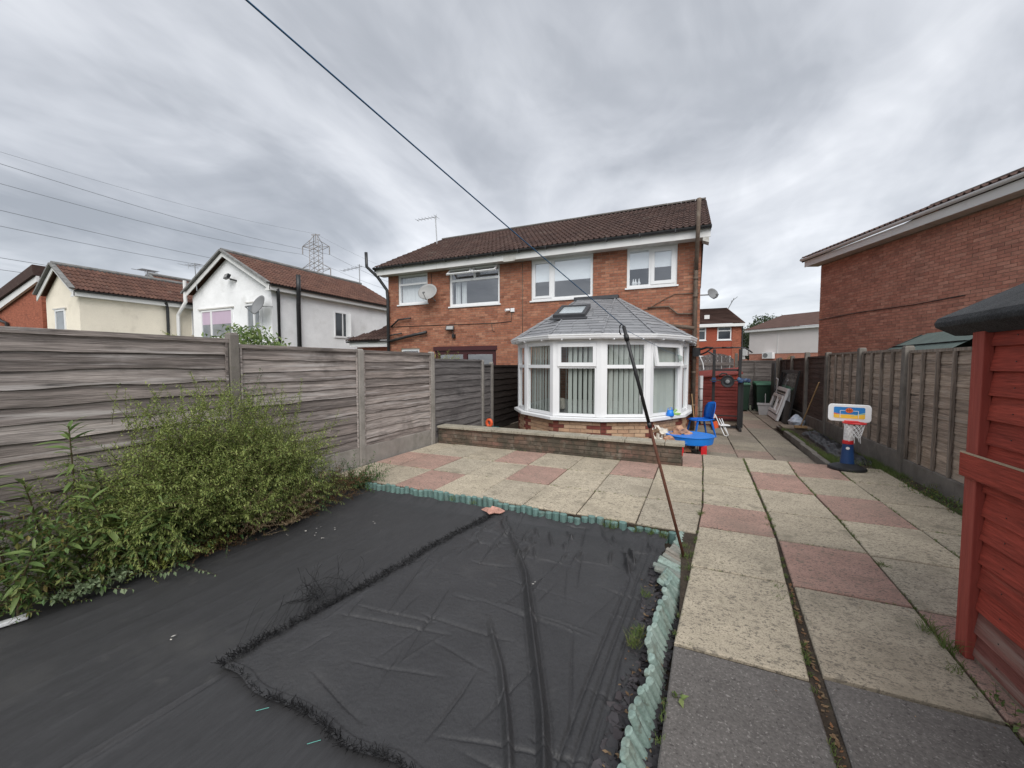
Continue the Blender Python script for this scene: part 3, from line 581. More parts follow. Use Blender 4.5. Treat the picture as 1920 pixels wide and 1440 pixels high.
post(FX, 9.19, -.3, 1.655, m_conc, lf3, .09); panel_left(8.72, 9.14, -.1, 1.60, m_fldark, lf3, 10); panel_left(9.24, 11.2, -.1, 1.58, m_fblack, lf3, 10)
# ---- fence on the other boundary: boards behind upright battens
rf = thing('panel_fence', 'brown slatted fence with upright battens behind the toy basketball hoop', 'fence', (2.93, 9, 0))
RX_ = 2.955
def panel_right(y0, y1, zb, zt, mt, parent, nb, battens, bm_=None, flat=False):
    pm = MB(); pm.box((RX_ - .03, y0, zt - .04), (RX_ + .02, y1, zt)); p = pm.build('panel', bm_ or m_batten, parent)
    ex = (zt - .03 - zb) / nb
    for i in range(nb):
        wavy_board(y0 + .003, y1 - .003, zb + i * ex - .018, zb + (i + 1) * ex + .012, RX_ + .004, .007, mt, p, -1, tilt=.014, wav=.012 if not flat else .006)
    for q in range(battens):
        y = y0 + .02 + (y1 - y0 - .04) * q / max(1, battens - 1)
        MB().box((RX_ - .046, y - .017, zb), (RX_ - .016, y + .017, zt - .041)).build('batten', bm_ or m_batten, p)
    return p
rp = [(3.8, 1.83), (5.72, 1.83), (7.62, 1.87), (9.30, 1.905), (11.2, 1.875), (12.95, 1.925)]
for y, z in rp: post(2.93, y, -.3, z, m_conc2, rf, .11)
for (a, _), (b, _2) in zip(rp, rp[1:]):
    if b > 12: continue
    panel_right(a + .058, b - .058, .29 if a > 7 else .22, {3.8: 1.80, 5.72: 1.80, 7.62: 1.835, 9.30: 1.845}[a], m_fr, rf, 11, 5 if a > 7 else 6)
    gm = MB(); gm.box((2.905, a + .058, -.12), (2.965, b - .058, .285 if a > 7 else .215)); gm.build('gravel_board', m_conc2, rf, bevel=.01)
rf2 = thing('panel_fence', 'darker bowed fence panels behind the leaning door frame', 'fence', (2.95, 14.5, -.12))
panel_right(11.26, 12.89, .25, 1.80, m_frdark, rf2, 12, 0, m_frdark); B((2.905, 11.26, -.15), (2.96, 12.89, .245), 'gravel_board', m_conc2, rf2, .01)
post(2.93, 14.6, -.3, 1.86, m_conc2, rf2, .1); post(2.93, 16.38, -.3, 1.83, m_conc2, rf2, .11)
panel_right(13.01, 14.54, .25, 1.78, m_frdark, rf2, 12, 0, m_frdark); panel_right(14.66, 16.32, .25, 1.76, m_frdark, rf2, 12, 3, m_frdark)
B((2.905, 13.01, -.2), (2.96, 14.54, .245), 'gravel_board', m_conc2, rf2, .01); B((2.905, 14.66, -.2), (2.96, 16.32, .245), 'gravel_board', m_conc2, rf2, .01)
# ---- across the end of the side passage
bf = thing('panel_fence', 'grey horizontal board fence behind the wheelie bins', 'fence', (2.3, 17.3, -.12))
post(1.68, 17.3, -.4, 2.02, m_conc2, bf, .1); post(3.02, 17.3, -.4, 1.82, m_conc2, bf, .1)
pm = MB(); pm.box((1.73, 17.26, 1.70), (2.97, 17.32, 1.745)); pb = pm.build('panel', m_fbx, bf)
for i in range(12): wavy_board(1.735, 2.965, .05 + i * .138, .05 + (i + 1) * .138 + .03, 0, .008, m_fbx, pb, -1, axis='x', tilt=.014, at=17.3)
MB().box((2.28, 17.245, 0), (2.32, 17.275, 1.7)).build('batten', m_fbx, pb)
gt = thing('garden_gate', 'arched dark timber gate at the end of the passage', 'gate', (1.0, 17.3, -.12))
n_ = 9
for i in range(n_):
    x0 = .36 + i * .139; xc = (x0 + .07 - .985) / .64; zt = 1.72 + .46 * math.sqrt(max(0, 1 - xc * xc * .93)); xc2 = (x0 + .13 - .985) / .64; xc1 = (x0 - .985) / .64
    z1 = 1.66 + .36 * math.sqrt(max(0, 1 - xc1*xc1*.95)); z2 = 1.66 + .36 * math.sqrt(max(0, 1 - xc2*xc2*.95))
    MB().prism([(x0, 17.29, -.08), (x0 + .13, 17.29, -.08), (x0 + .13, 17.29, z2), (x0, 17.29, z1)], (0, .02, 0)).build('plank', m_fldark, gt)
for z in (.3, 1.55): B((.36, 17.255, z), (1.61, 17.288, z + .12), 'rail', m_fbx, gt)
post(.30, 17.3, -.4, 1.75, m_fldark, gt, .09)
# ================================================================== HOUSES
def frame_map(o, ang):
    """local (u along the wall, d outwards from its face, z) -> world; ang: heading of u in degrees, the face looks to the right of u"""
    c, s_ = math.cos(R(ang)), math.sin(R(ang)); return lambda u, d, z: Vector((o[0] + c*u + s_*d, o[1] + s_*u - c*d, o[2] + z))
def fbox(m, f, u0, u1, d0, d1, z0, z1):
    vs = [f(u0,d0,z0), f(u1,d0,z0), f(u1,d1,z0), f(u0,d1,z0), f(u0,d0,z1), f(u1,d0,z1), f(u1,d1,z1), f(u0,d1,z1)]
    return m.add(vs, [(0,3,2,1),(4,5,6,7),(0,1,5,4),(1,2,6,5),(2,3,7,6),(3,0,4,7)])
def wall_cells(m, f, u0, u1, z0, z1, holes, th=.12, d=0.):
    us = sorted({u0, u1, *[min(max(h[k], u0), u1) for h in holes for k in (0, 1)]}); zs = sorted({z0, z1, *[min(max(h[k], z0), z1) for h in holes for k in (2, 3)]})
    for a, b in zip(us, us[1:]):
        run = None
        for c, e in zip(zs, zs[1:]):
            mu, mz = (a+b)/2, (c+e)/2; solid = not any(h[0] < mu < h[1] and h[2] < mz < h[3] for h in holes)
            if solid: run = (run[0], e) if run else (c, e)
            if (not solid) and run: fbox(m, f, a, b, d - th, d, *run); run = None
        if run: fbox(m, f, a, b, d - th, d, *run)
def brick_courses(m, f, u0, u1, z0, z1, holes, proud=.007, bl=.225, bh=.075, gap=.010, gable=None):
    r = 0; z = z0
    while z < z1 - .02:
        ze = min(z + bh - gap, z1); zc = (z + ze) / 2; off = -(bl / 2) * (r % 2); lo, hi = u0, u1
        if gable: lo, hi = gable(zc)
        u = u0 + off
        while u < hi:
            a, b = max(u, lo), min(u + bl - gap, hi); u += bl
            if b - a < .02: continue
            spans = [(a, b)]
            for h in holes:
                if h[2] - .004 < zc < h[3] + .004:
                    ns = []
                    for p, q in spans:
                        if q <= h[0] or p >= h[1]: ns.append((p, q)); continue
                        if p < h[0] - .01: ns.append((p, h[0]))
                        if q > h[1] + .01: ns.append((h[1], q))
                    spans = ns
            for p, q in spans:
                d1 = proud + U(-.0025, .0025)
                vs = [f(p, -.002, z), f(q, -.002, z), f(q, -.002, ze), f(p, -.002, ze), f(p, d1, z), f(q, d1, z), f(q, d1, ze), f(p, d1, ze)]
                m.add(vs, [(4,5,6,7),(0,1,5,4),(1,2,6,5),(2,3,7,6),(3,0,4,7)])
        z += bh; r += 1
def tile_mesh(wd, ln):
    """double-roman concrete tile: two rolls, drooping thick lower edge"""
    m = MB(); prof = []; n = 12
    for i in range(n + 1):
        t_ = i / n; p = (t_ * 2) % 1.0 if i < n else 1.0
        z = .040 * max(0, math.sin(math.pi * min(1, (1 - p) / .45)) if p > .55 else 0)
        prof.append((t_ * wd - wd/2, z))
    vs = []
    for x, z in prof: vs += [(x, 0, z + .016), (x, ln, z + .0), (x, 0, z - .008)]
    fs = []
    for i in range(n):
        a = i*3; b = a+3; fs += [(a, b, b+1, a+1), (a+2, b+2, b, a)]
    m.add(vs, fs); return m.mesh('tile', False)
def tiled_slope(parent, o, ux, us, wd, ln, mt, nind=300, tw=.30, gauge=.32, clip=None, seed=1):
    """tiles laid in courses on a slope; the nind nearest the camera are pieces of their own, the rest one part"""
    o, ux, us = Vector(o), Vector(ux).normalized(), Vector(us).normalized(); nn = ux.cross(us).normalized()
    nr = int(math.ceil(ln / gauge)); nc = int(round(wd / tw)); tw = wd / nc; me = tile_mesh(tw * 1.0, gauge * 1.15); me.materials.append(mt)
    rr = random.Random(seed); items = []
    for r in range(nr):
        for c in range(nc):
            u = (c + .5) * tw; s_ = r * gauge
            if s_ + gauge > ln + .12: continue
            if clip and not clip(u, s_ + gauge/2): continue
            p = o + ux * u + us * s_ + nn * (.012 + rr.uniform(-.003, .003)) ; a = rr.uniform(-.012, .012)
            x = (ux + us * a).normalized(); y = (us - ux * a).normalized(); y = (y - nn * .03).normalized(); z = x.cross(y).normalized()
            M = Matrix(((x.x, y.x, z.x, p.x), (x.y, y.y, z.y, p.y), (x.z, y.z, z.z, p.z), (0, 0, 0, 1))); items.append((p.length, M))
    items.sort(key=lambda q: q[0])
    for d, M in items[:nind]: link('tile', me, mt, parent, M)
    if items[nind:]:
        m = MB(); vv = [v.co.copy() for v in me.vertices]; ff = [tuple(p.vertices) for p in me.polygons]
        for d, M in items[nind:]: m.add([M @ v for v in vv], ff)
        m.build('tile_courses', mt, parent, kind='stuff')
def window(parent, f, u0, u1, z0, z1, panes, d=-.03, fw=.055, gm=None, sill=True, fm=None, name='window', lintel=None, dep=.07):
    """upvc window: outer frame mesh with panes (u0,u1,z0,z1,sash width) as openings; each pane its own sub-part; sash>0 adds an opening light's own frame"""
    fm = fm or m_white; m = MB(); wall_cells(m, f, u0, u1, z0, z1, [(p[0], p[1], p[2], p[3]) for p in panes], dep, d)
    w_ = m.build(name, fm, parent)
    for p in panes:
        a, b, c, e = p[:4]; s_ = p[4] if len(p) > 4 else 0
        if s_:
            sm = MB(); wall_cells(sm, f, a - .012, b + .012, c - .012, e + .012, [(a + s_, b - s_, c + s_, e - s_)], .05, d + .018); sm.build('sash', fm, w_)
        q = MB(); dd = d - .028; q.add([f(a, dd, c), f(b, dd, c), f(b, dd, e), f(a, dd, e)], [(0, 1, 2, 3)]); q.build('pane', gm or m_glass, w_, raw=True)
    if sill:
        q = MB(); fbox(q, f, u0 - .04, u1 + .04, d - .01, .045, z0 - .045, z0 - .002); q.build('sill', fm, w_)
    return w_
def blind(parent, f, u0, u1, z0, z1, mt, d=-.072, name='blind', wave=0., n=2):
    m = MB(); vs = []; n = max(n, 2)
    for i in range(n + 1):
        u = u0 + (u1 - u0) * i / n; dd = d + wave * math.sin(i * 1.7)
        vs += [f(u, dd, z0), f(u, dd, z1)]
    m.add(vs, [(2*i, 2*i+2, 2*i+3, 2*i+1) for i in range(n)]); return m.build(name, mt, parent, raw=True, smooth=wave > 0)
# ---------------------------------------------------------------- the pair of houses
HY = 11.3; hs = thing('semi_detached_house', 'brick semi-detached pair with brown tiled roof and white framed windows', 'house', (-4.8, HY, -.12))
f = frame_map((0, HY, 0), 0)           # u = world x, d = towards the garden
HX0, HX1, HZ0, HZ1 = -9.93, .25, -.3, 4.76
WN = [(-9.48, -8.22, 3.71, 4.74), (-7.33, -5.47, 3.52, 4.74), (-4.40, -2.525, 3.525, 4.75), (-1.588, -.31, 3.69, 4.75)]
DOORH = (-7.95, -5.60, -.12, 2.16); KITW = (-9.4, -8.6, 1.1, 2.14); CONH = (-3.2, -.5, -.12, 2.0); SIDEW = (-.42, -.02, 1.95, 2.36)
holes = WN + [DOORH, KITW, CONH]
m = MB(); wall_cells(m, f, HX0, HX1, HZ0, HZ1, holes, .25); hw = m.build('wall', m_mortar, hs)
m = MB(); brick_courses(m, f, HX0, HX1, .0, HZ1 - .0, holes); m.build('brick_courses', m_brick, hs, kind='stuff', raw=True)
m = MB(); m.box((HX0, HY + .25, HZ0), (HX0 + .25, 19.2, HZ1)); m.box((HX1 - .25, HY + .25, HZ0), (HX1, 19.2, HZ1)); m.box((HX0, 19.2, HZ0), (HX1, 19.45, HZ1)); m.build('wall', m_brick, hs)
m = MB()
for x in (HX0 + .003, HX1 - .253):
    m.prism([(x, HY + .03, HZ1), (x, 19.42, HZ1), (x, 15.25, 6.98)], (.25, 0, 0))
m.build('gable', m_brick, hs)
m = MB(); m.box((HX0 + .25, HY + .25, 2.42), (HX1 - .25, 19.2, 2.6)); m.box((HX0 + .25, HY + .25, 4.80), (HX1 - .25, 19.2, 4.9)); m.box((HX0 + .25, HY + 3.4, -.1), (HX1 - .25, HY + 3.5, 4.8)); m.box((-4.85, HY + .25, -.1), (-4.7, HY + 3.4, 4.8)); m.build('interior', m_interior, hs)
# soffit, fascia, gutter
m = MB(); m.box((HX0 - .25, 10.98, 4.745), (HX1 + .16, HY + .05, 4.765)); m.build('soffit', m_soffit, hs)
m = MB(); m.box((HX0 - .28, 10.955, 4.735), (HX1 + .19, 10.977, 4.945)); m.build('fascia', m_whited, hs)
m = MB()
for x in (-7.62, -5.15, -4.78): m.box((x, 10.949, 4.733), (x + .012, 10.9545, 4.946))
m.box((-5.18, 10.946, 4.70), (-4.80, 10.9525, 4.90)); m.build('fascia_joint', m_soffit, hs)
def gutter(name, p, q, r, mt, parent, ends=True, out=(0, -1, 0)):
    p, q = Vector(p), Vector(q); d = (q - p).normalized(); o_ = Vector(out).normalized(); m = MB(); n = 8; vs = []
    prof = [(math.cos(math.pi + math.pi * k / n), math.sin(math.pi + math.pi * k / n)) for k in range(n + 1)]; prof += [(x * .88, y * .88) for x, y in reversed(prof)]
    for c in (p, q): vs += [c + o_ * x * r + Vector((0, 0, y * r)) for x, y in prof]
    k = len(prof); m.add(vs, [tuple(range(k)), tuple(reversed(range(k, 2*k)))] + [(i, (i+1) % k, (i+1) % k + k, i + k) for i in range(k)])
    return m.build(name, mt, parent)
gutter('gutter', (HX0 - .30, 10.885, 4.985), (HX1 + .21, 10.885, 4.985), .066, m_gutter, hs)
m = MB()
for i in range(12): x = HX0 + .1 + i * .86; m.box((x, 10.815, 4.915), (x + .03, 10.956, 4.995))
m.build('gutter_bracket', m_gutter, hs, kind='stuff')
# roof
us = Vector((0, 4.36, 2.22)).normalized(); RL = math.hypot(4.36, 2.22)
m = MB(); m.add([(HX0 - .30, 10.90, 4.97), (HX1 + .2, 10.90, 4.97), (HX1 + .2, 15.25, 7.185), (HX0 - .30, 15.25, 7.185), (HX1 + .2, 19.6, 4.97), (HX0 - .3, 19.6, 4.97), (HX0 - .3, 15.25, 7.03), (HX1 + .2, 15.25, 7.03), (HX0 - .3, 10.93, 4.86), (HX1 + .2, 10.93, 4.86)], [(0, 1, 2, 3), (3, 2, 4, 5), (0, 3, 6, 8), (1, 9, 7, 2)])
roof = m.build('roof', m_tile, hs, raw=True)
tiled_slope(roof, (HX0 - .30, 10.86, 4.985), (1, 0, 0), us, HX1 - HX0 + .50, RL, m_tile, 300, .30, .335)
x = HX0 - .3
while x < HX1 + .15:
    x1 = min(x + .45, HX1 + .2); pts = []
    m = MB(); n = 6; vs = []
    for xx in (x, x1 - .01):
        for k in range(n + 1): a = math.pi * k / n; vs.append((xx, 15.25 - math.cos(a) * .12, 7.20 + math.sin(a) * .085 + U(-.002, .002)))
    m.add(vs, [(k, k+1, n+2+k, n+1+k) for k in range(n)] + [tuple(range(n+1))]); m.build('ridge_tile', m_ridge, roof); x = x1
# windows, left to right
w1 = window(hs, f, *WN[0], [(-9.42, -8.28, 4.44, 4.68), (-9.42, -8.28, 3.78, 4.38)], name='window'); blind(w1, f, -9.44, -8.26, 3.74, 4.70, m_net, -.18, 'net_curtain', .012, 40)
w2 = window(hs, f, *WN[1], [(-7.26, -5.54, 3.60, 4.33), (-7.26, -6.43, 4.40, 4.68), (-6.37, -5.54, 4.40, 4.68)], name='window')
for u0, u1 in ((-7.29, -6.415), (-6.385, -5.51)):          # two top-hung lights propped open
    a = R(50); q = MB(); L = .33; ds, dz = math.sin(a), math.cos(a)
    ff = lambda u, t_, th: f(u, .0 + ds * t_ + th * dz, 4.715 - dz * t_ + th * ds)
    for (a0, a1, t0, t1) in ((u0, u1, 0, .05), (u0, u1, L - .05, L), (u0, u0 + .05, .05, L - .05), (u1 - .05, u1, .05, L - .05)):
        vs = [ff(a0, t0, 0), ff(a1, t0, 0), ff(a1, t1, 0), ff(a0, t1, 0), ff(a0, t0, .045), ff(a1, t0, .045), ff(a1, t1, .045), ff(a0, t1, .045)]
        q.add(vs, [(0,3,2,1),(4,5,6,7),(0,1,5,4),(1,2,6,5),(2,3,7,6),(3,0,4,7)])
    q.build('open_light', m_white, w2); q = MB(); q.add([ff(u0 + .05, .05, .02), ff(u1 - .05, .05, .02), ff(u1 - .05, L - .05, .02), ff(u0 + .05, L - .05, .02)], [(0, 1, 2, 3)]); q.build('pane', m_glass, w2, raw=True)
for u0, u1 in ((-7.22, -7.02), (-6.98, -6.78)): blind(w2, f, u0, u1, 3.62, 4.34, m_net, -.22, 'curtain', .03, 12)
w3 = window(hs, f, *WN[2], [(-4.34, -3.78, 3.60, 4.68, .055), (-3.68, -2.60, 3.60, 4.68)], name='window'); blind(w3, f, -4.30, -3.80, 4.08, 4.69, m_blind); blind(w3, f, -3.70, -2.58, 4.07, 4.69, m_blind)
w4 = window(hs, f, *WN[3], [(-1.52, -1.02, 3.76, 4.68), (-.95, -.38, 3.76, 4.68, .075)], name='window'); blind(w4, f, -1.54, -1.0, 4.20, 4.69, m_blind); blind(w4, f, -.95, -.36, 4.20, 4.69, m_blind)
q = MB()
for x, z in ((-1.37, 3.78), (-1.28, 3.78), (-1.43, 3.78)): q.lathe([(.03, 0), (.045, .05), (.02, .1), (.012, .17)], (x, HY + .13, z), 8)
q.build('ornament', m_whitep, w4)
window(hs, f, *KITW, [(-9.34, -8.66, 1.16, 2.08)], name='window', sill=False)
# maroon patio doors of the neighbour
m = MB(); wall_cells(m, f, *DOORH, [(-7.80, -6.85, .05, 1.93), (-6.70, -5.75, .05, 1.93)], .08, -.04); wall_cells(m, f, -8.0, -5.56, 2.06, 2.20, [], .05, .02); dr = m.build('door', m_door, hs)
for a, b in ((-7.80, -6.85), (-6.70, -5.75)):
    q = MB(); q.add([f(a, -.08, .05), f(b, -.08, .05), f(b, -.08, 1.93), f(a, -.08, 1.93)], [(0, 1, 2, 3)]); q.build('pane', m_glass, dr, raw=True)
# pipes
m = MB(); m.tube([(.135, 11.2, -.1), (.135, 11.2, 3.9), (.14, 11.19, 4.3)], .052, 10); 
for z in (.5, 1.35, 2.05, 3.3, 3.75): m.tube([(.135, 11.2, z), (.135, 11.2, z + .07)], .062, 10)
m.tube([(.14, 11.19, 4.0), (.145, 11.12, 4.35), (.15, 10.86, 4.62), (.155, 10.76, 4.85), (.165, 10.76, 5.62)], .05, 10)
m.tube([(.13, 11.16, 2.52), (-.1, 11.16, 2.56), (-.55, 11.18, 2.62)], .05, 8); m.build('soil_pipe', m_pipeb, hs, smooth=True)
m = MB(); m.tube([(-9.88, 11.2, -.1), (-9.88, 11.2, 3.9), (-9.90, 11.18, 4.25), (-10.15, 11.0, 4.7), (-10.38, 10.72, 5.02), (-10.40, 10.72, 5.52)], .055, 10); m.tube([(-9.86, 11.2, 2.42), (-8.95, 11.16, 2.58), (-8.2, 11.18, 2.70)], .052, 8); m.tube([(-9.9, 11.2, 2.62), (-9.3, 11.22, 2.70)], .025, 6); m.tube([(-9.78, 11.22, 2.93), (-9.42, 11.2, 3.18), (-8.88, 11.2, 3.21)], .03, 6); m.build('soil_pipe', m_gutter, hs, smooth=True)
def cable(name, pts, r, mt, parent): return MB().tube(pts, r, 5).build(name, mt, parent, smooth=True)
cable('wall_cable', [f(-9.8, .02, 2.945), f(-7.6, .02, 2.93), f(-5.7, .02, 2.90), f(-5.06, .02, 2.94), f(-5.04, .02, 3.24)], .009, m_gutter, hs)
cable('wall_cable', [f(-5.75, .02, 2.90), f(-5.72, .02, 2.66), f(-5.64, .02, 2.64)], .008, m_gutter, hs); cable('wall_cable', [f(-8.05, .02, 4.7), f(-8.04, .02, 4.05)], .009, m_gutter, hs)
cable('wall_cable', [f(-4.69, .012, 4.72), f(-4.69, .012, 2.2)], .010, m_gmortar, hs)
cable('wall_cable', [f(.22, .03, 3.42), f(-.35, .03, 3.44), f(-.6, .03, 3.33), f(-1.0, .03, 3.10), f(-1.35, .03, 3.02)], .011, m_pipeb, hs)
m = MB(); m.tube([f(-1.02, .05, 3.12), f(-.5, .05, 3.12), f(-.28, .05, 2.92), f(.1, .05, 2.90)], .022, 8); m.build('waste_pipe', m_pipeb, hs, smooth=True)
window(hs, frame_map((0, HY - .11, 0), 0), -.42, .02, 1.96, 2.36, [(-.37, -.03, 2.01, 2.31)], name='window', sill=False)
m = MB(); m.tube([(.2, 11.1, 1.95), (.42, 11.0, 2.02), (.55, 10.95, 2.0)], .03, 6); m.tube([(.2, 11.12, 1.9), (.3, 11.05, 1.85), (.45, 10.98, 1.92), (.6, 10.98, 1.82)], .022, 6); m.box((.1, 11.05, 1.80), (.28, 11.15, 2.02)); m.build('cable_bundle', m_blackp, hs)
m = MB(); m.tube([(.26, 11.05, 1.82), (.34, 11.02, 1.62), (.36, 11.02, 1.46)], .012, 5); m.build('torn_strip', m_whitep, hs)
# verge board on the far gable corner
m = MB(); m.prism([(HX1 + .02, 10.96, 4.735), (HX1 + .16, 10.96, 4.735), (HX1 + .16, 10.96, 4.60), (HX1 + .02, 10.96, 4.66)], (0, .3, 0)); m.build('barge_end', m_soffit, hs)
# ---------------------------------------------------------------- things fixed to the houses
def dish(loc, az, el, r, mt, label, arm=.45, flip=1, wallpt=None):
    t_ = thing('satellite_dish', label, 'satellite dish', loc, 'satellite dishes'); M = T(*loc) @ RZ(az) @ RX(-el)
    m = MB(); n = 24; vs = []; rings = 6
    for i in range(rings + 1):
        rr = r * i / rings
        for k in range(n): a = 6.2832*k/n; vs.append(M @ Vector((math.cos(a)*rr*1.1, -.0 - .18 * r * (i/rings)**2 * 1.6, math.sin(a)*rr)))
    for i in range(rings + 1):
        rr = r * i / rings
        for k in range(n): a = 6.2832*k/n; vs.append(M @ Vector((math.cos(a)*rr*1.1, .012 - .18 * r * (i/rings)**2 * 1.6, math.sin(a)*rr)))
    o2 = (rings+1)*n; fs = []
    for i in range(rings):
        for k in range(n): a = i*n+k; b = i*n+(k+1) % n; fs += [(a, b, b+n, a+n), (a+o2, a+n+o2, b+n+o2, b+o2)]
    for k in range(n): a = rings*n+k; b = rings*n+(k+1) % n; fs.append((a, b, b+o2, a+o2))
    m.add(vs, fs); m.build('reflector', mt, t_, smooth=True)
    m = MB(); tip = M @ Vector((0, -r*1.15, -r*.75)); m.tube([M @ Vector((0, .03, -r*.6)), M @ Vector((0, -.2*r, -r*1.02)), tip], .012, 6); m.build('arm', m_alu, t_)
    m = MB(); m.tube([tip, M @ Vector((0, -r*.95, -r*.55))], .032, 8); m.build('receiver', m_dishm2, t_)
    if wallpt: MB().tube([M @ Vector((0, .03, 0)), wallpt], .018, 6).build('bracket', m_alu, t_)
    return t_
dish((-7.98, 11.0, 3.98), 12, 24, .30, m_dishm, 'rust-stained satellite dish between the two small upstairs windows', wallpt=(-7.9, 11.3, 3.75))
dish((.53, 11.55, 3.42), 40, 18, .145, m_dishm2, 'small grey satellite dish on the house corner above the passage', wallpt=(.26, 11.6, 3.42))
def aerial(base, top, boom, label, n=7, cross=.16, mast_r=.02, wd=None):
    t_ = thing('tv_aerial', label, 'aerial', base, 'roof aerials'); MB().tube([base, top], mast_r, 6).build('mast', m_alu, t_); a, b = Vector(boom[0]), Vector(boom[1]); m = MB(); m.tube([a, b], mast_r*.6, 5); d = (b-a).normalized(); s_ = d.cross(Vector((0,0,1))).normalized()
    for i in range(n): p = a.lerp(b, i/(n-1)); c_ = cross*(1.5 if i == 0 else 1); m.tube([p - s_*c_, p + s_*c_], mast_r*.35, 4)
    m.tube([a + Vector((0,0,.12)), a - Vector((0,0,.12))], mast_r*.4, 4); m.build('antenna', m_alu, t_)
aerial((-9.67, 14.0, 6.35), (-9.76, 14.0, 7.80), ((-9.7, 14.0, 7.74), (-10.62, 13.9, 7.70)), 'thin television aerial standing on the brown tiled roof slope')
t_ = thing('security_camera', 'small white wall camera above the conservatory roof', 'camera', f(-5.1, .05, 3.29)); m = MB(); fbox(m, f, -5.08, -4.95, .0, .06, 3.22, 3.34); m.build('junction_box', m_whitep, t_, bevel=.01); m = MB(); m.tube([f(-5.12, .05, 3.29), f(-5.2, .16, 3.27)], .045, 10); m.build('lens_housing', m_whitep, t_)
t_ = thing('floodlight', 'black floodlight under a cable on the neighbour wall', 'light', f(-7.25, .1, 2.8)); m = MB(); M = T(-7.26, HY - .12, 2.80) @ RZ(15) @ RX(-25); m.box((-.14, -.03, -.085), (.14, .03, .085), M); m.build('lamp_body', m_gutter, t_, bevel=.01)
m = MB(); m.box((-.11, -.034, -.06), (.11, -.0305, .06), M); m.build('lamp_glass', m_dishm, t_); m = MB(); m.box((-7.19, HY - .12, 2.48), (-7.10, HY - .01, 2.60)); m.tube([(-7.145, HY - .06, 2.6), (-7.2, HY - .1, 2.74)], .012, 5); m.build('sensor', m_blackp, t_)
# ---------------------------------------------------------------- low side extension of the neighbour with its own roof
ex = thing('side_extension', 'low tiled side extension at the neighbour house corner', 'house extension', (-11.2, 12.6, -.2))
m = MB(); m.box((-12.2, 12.0, -.3), (-10.0, 16, 2.28)); m.build('wall', m_farbrick, ex)
m = MB(); m.box((-12.32, 11.72, 2.30), (-9.98, 11.76, 2.44)); m.build('fascia', m_whited, ex); gutter('gutter', (-12.4, 11.66, 2.50), (-9.98, 11.66, 2.50), .06, m_gutter, ex)
m = MB(); m.add([(-12.4, 11.62, 2.52), (-9.94, 11.62, 2.52), (-9.94, 13.3, 3.40), (-11.0, 13.3, 3.40), (-12.4, 13.3, 2.52)], [(0, 1, 2, 3), (0, 3, 4)]); rf_ = m.build('roof', m_tile, ex, raw=True)
usx = Vector((0, 1.68, .88)).normalized(); tiled_slope(rf_, (-12.4, 11.60, 2.525), (1, 0, 0), usx, 2.45, 1.88, m_tile, 80, .30, .31, clip=lambda u, s_: u > s_ * .72, seed=4)
# ---------------------------------------------------------------- the brick house beyond the other fence
nh = thing('brick_house', 'large plain brick house wall with white eaves beyond the slatted fence', 'house', (5.5, 12, -.3))
A0, A1 = Vector((3.81, 15.61)), Vector((6.55, 8.4)); ang = math.degrees(math.atan2(A1.y - A0.y, A1.x - A0.x)); LW = (A1 - A0).length
fn = frame_map((A0.x, A0.y, 0), ang)
m = MB(); wall_cells(m, fn, 0, LW, -.3, 4.78, [], .25); m.build('wall', m_mortar, nh); m = MB(); brick_courses(m, fn, 0, LW, 1.2, 4.74, []); m.build('brick_courses', m_brick2, nh, kind='stuff', raw=True)
m = MB(); fbox(m, fn, .0, .25, -6.2, -.25, -.3, 4.78); m.prism([fn(0, -.1, 4.75), fn(0, -6.1, 4.75), fn(0, -3.1, 6.35)], fn(.25, 0, 0) - fn(0, 0, 0)); m.build('gable_wall', m_brick2, nh)
m = MB(); fbox(m, fn, -.22, LW + .1, -.05, .34, 4.752, 4.772); m.build('soffit', m_soffit, nh); m = MB(); fbox(m, fn, -.24, LW + .1, .341, .363, 4.742, 4.93); m.build('fascia', m_whited, nh)
o_ = (fn(0, 1, 0) - fn(0, 0, 0)); gutter('gutter', fn(-.3, .425, 5.0), fn(LW + .1, .425, 5.0), .062, m_white, nh, out=o_)
us2 = (fn(0, -3.5, 6.60) - fn(0, .44, 5.0)); rl2 = us2.length; us2.normalize(); uxn = (fn(1, 0, 0) - fn(0, 0, 0))
m = MB(); m.add([fn(-.3, .44, 4.99), fn(LW + .1, .44, 4.99), fn(LW + .1, -3.5, 6.58), fn(-.3, -3.5, 6.58), fn(-.3, -7.2, 4.99), fn(LW + .1, -7.2, 4.99), fn(-.3, .4, 4.90), fn(-.3, -3.5, 6.46)], [(0, 1, 2, 3), (3, 2, 5, 4), (0, 3, 7, 6)]); r2 = m.build('roof', m_tile, nh, raw=True)
tiled_slope(r2, fn(-.3, .46, 5.0), uxn, us2, LW + .4, rl2, m_tile, 200, .30, .335, seed=3)
m = MB(); m.tube([fn(-.3, -3.5, 6.62), fn(LW + .1, -3.5, 6.62)], .08, 8); m.build('ridge_tile', m_ridge, r2)
cable('wall_cable', [fn(.0, .02, 3.02), fn(1.5, .02, 3.05), fn(3.2, .02, 3.03), fn(4.3, .02, 3.06)], .010, m_gutter, nh)
gs = thing('felted_shed', 'green felted shed roof showing above the slatted fence', 'shed', (4.3, 9.2, -.3))
m = MB(); m.box((3.5, 8.2, -.3), (4.6, 10.25, 1.7)); m.build('wall', m_fr, gs); m = MB(); m.prism([(3.38, 10.5, 1.72), (4.06, 10.1, 2.17), (4.75, 10.5, 1.72)], (0, -.02, 0))
